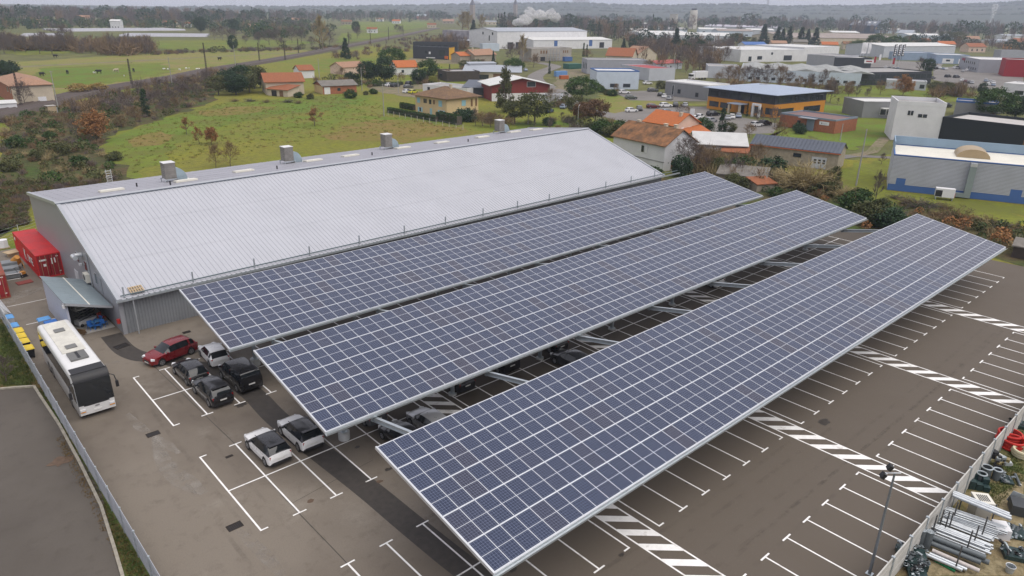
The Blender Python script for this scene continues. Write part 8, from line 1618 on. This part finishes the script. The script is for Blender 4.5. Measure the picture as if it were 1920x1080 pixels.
scatter_mass('distant_wood', 'far grey poplar belt behind the factory', 'wood', [[(1022.32, 1258.73), (1671.41, 2055.47), (2656.66, 2507.67), (2220.53, 1496.05), (1292.53, 847.64), (1293.76, 1001.37), (1168.91, 1174.75)], [(603.13, 649.67), (931.38, 1013.24), (1082.99, 935.18), (1067.37, 690.32), (711.47, 518.51), (539.61, 412.72), (801.03, 688.79)]], 480, ['broom', 'broom', 'spire', 'broom', 'broomw', 'puff'], (13, 24), 12)
scatter_mass('distant_wood', 'bare tree belt behind the depots on the right', 'wood', [[(1207.78, 788.43), (1793.18, 1197.45), (2013.24, 977.81), (1850.95, 632.57), (1655.92, 298.99), (1148.76, 187.53), (1179.78, 308.61), (1256.71, 450.91), (1248.04, 603.57)]], 620, ['broom', 'broomw', 'broom', 'puff', 'broom'], (16, 30), 13)
scatter_mass('garden_trees', 'mixed trees and hedges among the far houses on the left', 'wood', [[(121.96, 882.72), (159.96, 1138.07), (289.29, 1142.77), (412.65, 1086.54), (591.89, 1153.77), (468.3, 791.18), (317.53, 605.15), (295.87, 663.32), (333.65, 892.84), (227.56, 946.15)]], 520, ['puff', 'broom', 'leafdome', 'broomw', 'greendome'], (6, 13), 14)
scatter_mass('town_trees', 'mixed bare trees between warehouses and far houses', 'wood', [[(701.74, 751.88), (1102.16, 1172.33), (1398.86, 1087.04), (1207.78, 788.43), (955.79, 612.35), (768.32, 573.08)], [(494.2, 349.65), (703.98, 520.64), (618.99, 383.37), (646.0, 328.18), (558.92, 286.34), (474.4, 290.91)], [(780.45, 230.95), (942.38, 291.7), (996.0, 216.71), (976.46, 149.67), (708.15, 90.71), (739.84, 136.42), (790.15, 185.87)]], 120, ['broom', 'broomw', 'puff', 'twigwarm'], (8, 14), 15)
scatter_mass('rough_shrubs', 'tangled low shrubs on the rough ground right of the carports', 'shrubs', [[(109.15, 20.8), (122.29, 24.5), (119.58, 11.52), (114.35, 1.9), (117.1, -10.73), (106.18, -17.1), (106.08, -8.28), (104.41, 2.73)], [(94.97, -18.61), (108.28, -16.24), (112.42, -24.53), (115.79, -35.33), (98.98, -39.54), (101.97, -29.51), (95.61, -23.01)]], 150, ['twigwarm', 'leafdome', 'greendome', 'twigstraw', 'rustdome'], (.7, 2.0), 16)
scatter_mass('thicket', 'brown bare thicket around the sheds behind the carports', 'thicket', [[(106.58, 19.62), (120.4, 25.92), (123.66, 16.35), (117.6, 8.08), (113.54, 2.53), (106.72, 1.95), (104.67, 9.42)]], 110, ['broomw', 'twigwarm', 'broom', 'twigstraw'], (2.2, 4.8), 21)
scatter_mass('thicket', 'bare grey-brown trees between the town buildings', 'thicket', [[(380.42, 254.65), (481.61, 319.93), (531.46, 315.87), (501.16, 248.54), (421.22, 199.77), (321.2, 155.82), (305.27, 157.83), (362.93, 209.66), (344.71, 209.73)], [(293.83, 372.67), (380.89, 471.39), (384.22, 431.1), (330.37, 370.6)]], 85, ['broomw', 'broom', 'twigwarm', 'broom'], (7, 12), 22)
scatter_mass('thicket', 'bare shrubs before the grey factory and on the lawn edge', 'thicket', [[(260.01, 112.81), (282.63, 126.13), (291.66, 103.53), (296.64, 79.44), (308.68, 66.76), (295.23, 61.19), (271.88, 80.93)], [(297.75, 42.0), (321.04, 49.12), (332.5, 41.7), (319.58, 31.87)]], 40, ['broomw', 'twigwarm', 'broom'], (3, 7), 23)
scatter_mass('garden_shrubs', 'mixed garden shrubs around the mid-distance houses', 'shrubs', [[(130.07, 194.85), (145.16, 221.46), (159.11, 201.94), (142.48, 191.81)], [(159.67, 191.05), (179.97, 212.19), (198.1, 220.52), (171.57, 188.91)], [(118.04, 193.36), (138.03, 231.46), (151.43, 223.39), (129.81, 190.38)], [(228.5, 247.09), (250.12, 269.78), (261.1, 245.92), (230.5, 215.54)], [(111.81, 91.39), (122.09, 101.5), (131.87, 89.4), (150.67, 73.56), (139.29, 60.36), (119.71, 76.67)], [(154.27, 105.4), (182.09, 130.54), (180.45, 123.48), (161.5, 100.46)]], 34, ['twigdome', 'leafdome', 'greendome', 'twigwarm', 'broom'], (1.2, 3.6), 24)
scatter_mass('meadow_tussocks', 'rough tussocks and weeds dotted over the meadow', 'grass', [[(24.78, 105.3), (41.19, 139.61), (72.79, 173.59), (119.17, 175.64), (113.51, 121.28), (107.73, 84.21), (70.31, 94.47), (43.17, 90.03), (23.74, 80.4)]], 1500, ['tuft', 'tuftdry', 'tuft'], (.25, .7), 25)
# grass tufts near the camera side
def tufts(name, label, poly, n, hr, m_, seed):
    q = random.Random(seed); mb = MB(); xs = [p[0] for p in poly]; ys = [p[1] for p in poly]; c = 0
    while c < n:
        x, y = q.uniform(min(xs), max(xs)), q.uniform(min(ys), max(ys)); ins = False
        for (ax, ay), (bx_, by_) in zip(poly, poly[1:] + poly[:1]):
            if (ay > y) != (by_ > y) and x < (bx_ - ax) * (y - ay) / (by_ - ay) + ax: ins = not ins
        if not ins: continue
        c += 1
        for _ in range(5):
            d = rdir(q, 1.2); d.z = abs(d.z); sliver(mb, Vector((x + q.gauss(0, .06), y + q.gauss(0, .06), -.02)), d, q.uniform(*hr), .02, q)
    o = mb.build(name, m_); o['kind'] = 'stuff'; tag(o, label, 'grass')
tufts('grass_tufts', 'grass growing between the fence and the side road kerb', [(-6.2, 3), (-6.2, -40), (-8.0, -40), (-6.55, -16.39), (-6.34, -3.99), (-6.51, 3.36)], 1500, (.08, .22), LGRASS, 3)
tufts('dead_leaves', 'dry brown grass and leaves along the fence foot', [(-6.3, -6), (-6.3, -40), (-7.4, -40), (-6.9, -6)], 1300, (.06, .16), LDRY, 4)
tufts('grass_tufts', 'rough grass on the small lawn left of the fence', [(-6.3, 20.96), (-6.3, 20), (-6.3, 4), (-6.62, 4.03), (-8.6, 5.48)], 1500, (.1, .3), LGRASS, 5)
tufts('grass_tufts', 'grass in the storage yard', [(34.94, -52.96), (49.22, -51.99), (41.23, -53.99), (36.6, -53.7)], 900, (.08, .2), LGRASS, 6)
tree('bareup', (-8.07, 6.09), 2.6, 'thin bare sapling on the lawn left of the fence', None, 1.2)

# ------------------------------------------------------------------ hills, steam, haze
ridge = [(83.1, 2637.9, 4.8), (256.6, 2626.1, 8.8), (381.3, 2610.7, 10.8), (487.0, 2593.0, 15.5), (582.0, 2573.3, 14.2), (797.5, 2515.2, 17.9), (978.6, 2451.1, 24.4), (1132.8, 2384.7, 25.7), (1257.3, 2322.4, 28.2), (1412.7, 2232.8, 34.8), (1565.3, 2130.6, 39.8), (1683.7, 2040.3, 45.9), (1797.5, 1943.1, 50.2), (1905.7, 1839.8, 54.5), (1982.7, 1758.7, 54.6), (2055.9, 1675.0, 51.2), (2146.7, 1560.7, 51.8), (2209.3, 1473.7, 56.9), (2285.9, 1356.6, 60.7), (2346.8, 1252.7, 54.1), (2400.7, 1150.7, 59.1), (2455.4, 1034.9, 59.3), (2491.2, 950.5, 65.3), (2523.2, 867.3, 67.9), (2556.1, 771.9, 67.6), (2580.2, 693.3, 71.5), (2604.3, 604.9, 78.2), (2632.2, 483.5, 83.4), (2665.9, 281.0, 87.2)]
ridge = [(-900, 2560, 4)] + [(-400, 2620, 4)] + ridge + [(2680, -100, 88), (2650, -700, 88)]
ridge = [(x * 1.9, y * 1.9, max(1.0, 29.35 + (z - 29.35) * 1.9)) for x, y, z in ridge]
HILL = ground_mat('wooded_hill', [(.045, .06, .03), (.075, .07, .04), (.06, .065, .035), (.03, .035, .02)], scales=(.003, .015, .06))
mb = MB(); q = random.Random(17); N = 6; pts = []
dense = []
for a, b in zip(ridge, ridge[1:]):
    for k in range(5): dense.append(tuple(a[i] + (b[i] - a[i]) * k / 5 for i in range(3)))
dense.append(ridge[-1])
for x, y, z in dense:
    for f, zf in ((.66, 0.0), (.74, .22), (.82, .5), (.91, .8), (1.0, 1.0), (1.03, .9)):
        pts.append((x * f, y * f, max(-.5, z * zf + (q.uniform(-1.5, 1.5) if 0 < zf else -.5))))
mb.add(pts, [(i * N + j, (i + 1) * N + j, (i + 1) * N + j + 1, i * N + j + 1) for i in range(len(dense) - 1) for j in range(N - 1)])
struct('hills', mb, HILL, smooth=80)
mb = MB(); q = random.Random(18)
for i in range(len(dense) - 1):
    a, b = dense[i], dense[i + 1]
    for _ in range(14):
        t = q.random(); f = q.choice((.8, .86, .92, .97, 1.0, 1.0, 1.0)); zf = {.8: .44, .86: .63, .92: .82, .97: .94, 1.0: 1.0}[f]
        x, y, z = (a[k] + (b[k] - a[k]) * t for k in range(3)); x *= f; y *= f; z = z * zf - 4; h = q.uniform(9, 16); r = q.uniform(9, 20)
        n = 7; base = [(x + r * math.cos(k * 6.283 / n) * q.uniform(.7, 1.1), y + r * math.sin(k * 6.283 / n) * q.uniform(.7, 1.1), z) for k in range(n)]; mid = [(x + .8 * r * math.cos(k * 6.283 / n), y + .8 * r * math.sin(k * 6.283 / n), z + h * q.uniform(.4, .7)) for k in range(n)]
        mb.add(base + mid + [(x, y, z + h)], [(k, (k + 1) % n, n + (k + 1) % n, n + k) for k in range(n)] + [(n + k, n + (k + 1) % n, 2 * n) for k in range(n)])
o = mb.build('hill_wood', HILL); o['kind'] = 'stuff'; tag(o, 'hazy woods covering the hills on the horizon', 'wood')
for x, y, z, w, h, lb in ((3728, 3401, 72, 110, 28, 'wide pale hospital block on the hill beyond the factory'), (4427, 2451, 84, 12, 34, 'slender pale tower on the far hill crest'), (3211, 3866, 58, 46, 20, 'pale block on the far left hill crest')):
    t = thing('hilltop_building', lb, 'building', (x, y, z - 4), -.8); mb = MB(); mb.bx(-w / 2, w / 2, -6, 6, 0, h); mb.build('wall', W_('hill_pale_wall', (.5, .48, .48)), t); mb = MB(); mb.bx(-w / 2 - .5, w / 2 + .5, -6.5, 6.5, h, h + 1); mb.build('roof', GRF, t); mb = MB(); mb.bx(-w / 4, w / 4, -4, 4, h + 1, h + 5); mb.build('upper_storey', W_('hill_pale_wall', (.5, .48, .48)), t)
# steam behind the factory: billowing volume
def steam(name, label, pts, dens, seed):
    bm = bmesh.new(); q = random.Random(seed)
    for (x, y, z, r) in pts:
        M = Matrix.Translation((x, y, z)) @ Matrix.Diagonal((r, r, r * .75, 1))
        bmesh.ops.create_icosphere(bm, subdivisions=2, radius=1.0, matrix=M)
    for v in bm.verts: v.co += Vector((q.gauss(0, .3), q.gauss(0, .3), q.gauss(0, .3)))
    me = bpy.data.meshes.new(name); bm.to_mesh(me); bm.free()
    mt = bpy.data.materials.new(name + '_vapour'); mt.use_nodes = True; n = mt.node_tree.nodes; l = mt.node_tree.links
    n.clear(); ou = n.new('ShaderNodeOutputMaterial'); pv = n.new('ShaderNodeVolumePrincipled'); pv.inputs['Color'].default_value = (.97, .97, .98, 1)
    geo = n.new('ShaderNodeNewGeometry'); nz = n.new('ShaderNodeTexNoise'); nz.inputs['Scale'].default_value = .17; nz.inputs['Detail'].default_value = 5; nz.inputs['Roughness'].default_value = .6
    l.new(geo.outputs['Position'], nz.inputs['Vector']); mr = n.new('ShaderNodeMapRange'); mr.inputs[1].default_value = .44; mr.inputs[2].default_value = .66; mr.inputs[4].default_value = dens
    l.new(nz.outputs['Fac'], mr.inputs[0]); l.new(mr.outputs[0], pv.inputs['Density']); l.new(pv.outputs[0], ou.inputs['Volume'])
    me.materials.append(mt); me.polygons.foreach_set('use_smooth', [True] * len(me.polygons)); o = obj(name, me); o['kind'] = 'stuff'; tag(o, label, 'steam')
sp = []
q = random.Random(5); c0 = Vector((502.54, 496.73)); c1 = Vector((578.2, 526.79)); 
for k in range(26):
    t = k / 25; p = c0.lerp(c1, t); sp.append((p.x + q.gauss(0, 3), p.y + q.gauss(0, 3), 17 + 9 * math.sin(t * 2.6) + q.gauss(0, 2), q.uniform(3.2, 6.5)))
steam('steam_plume', 'white steam billowing above the factory roof', sp, .9, 2)
c2 = Vector((1610.33, 416.57)); steam('smoke_column', 'thin white smoke column on the right hillside', [(c2.x * 1.5 + k * 5, c2.y * 1.5 + k * 1.0, 22 + k * 6, 4 + k * .7) for k in range(8)], .12, 3)

hz = bpy.data.materials.new('haze_air'); hz.use_nodes = True; n = hz.node_tree.nodes; l = hz.node_tree.links; n.clear()
ou = n.new('ShaderNodeOutputMaterial'); pv = n.new('ShaderNodeVolumePrincipled'); pv.inputs['Color'].default_value = (.72, .80, 1.0, 1); pv.inputs['Density'].default_value = .00016; pv.inputs['Anisotropy'].default_value = 0.0
l.new(pv.outputs[0], ou.inputs['Volume'])
mb = MB(); mb.bx(-2600, 5500, -2200, 5400, -2.0, 165.0); o = mb.build('haze', hz); o['kind'] = 'stuff'; tag(o, 'thin bluish winter haze over the plain', 'haze')
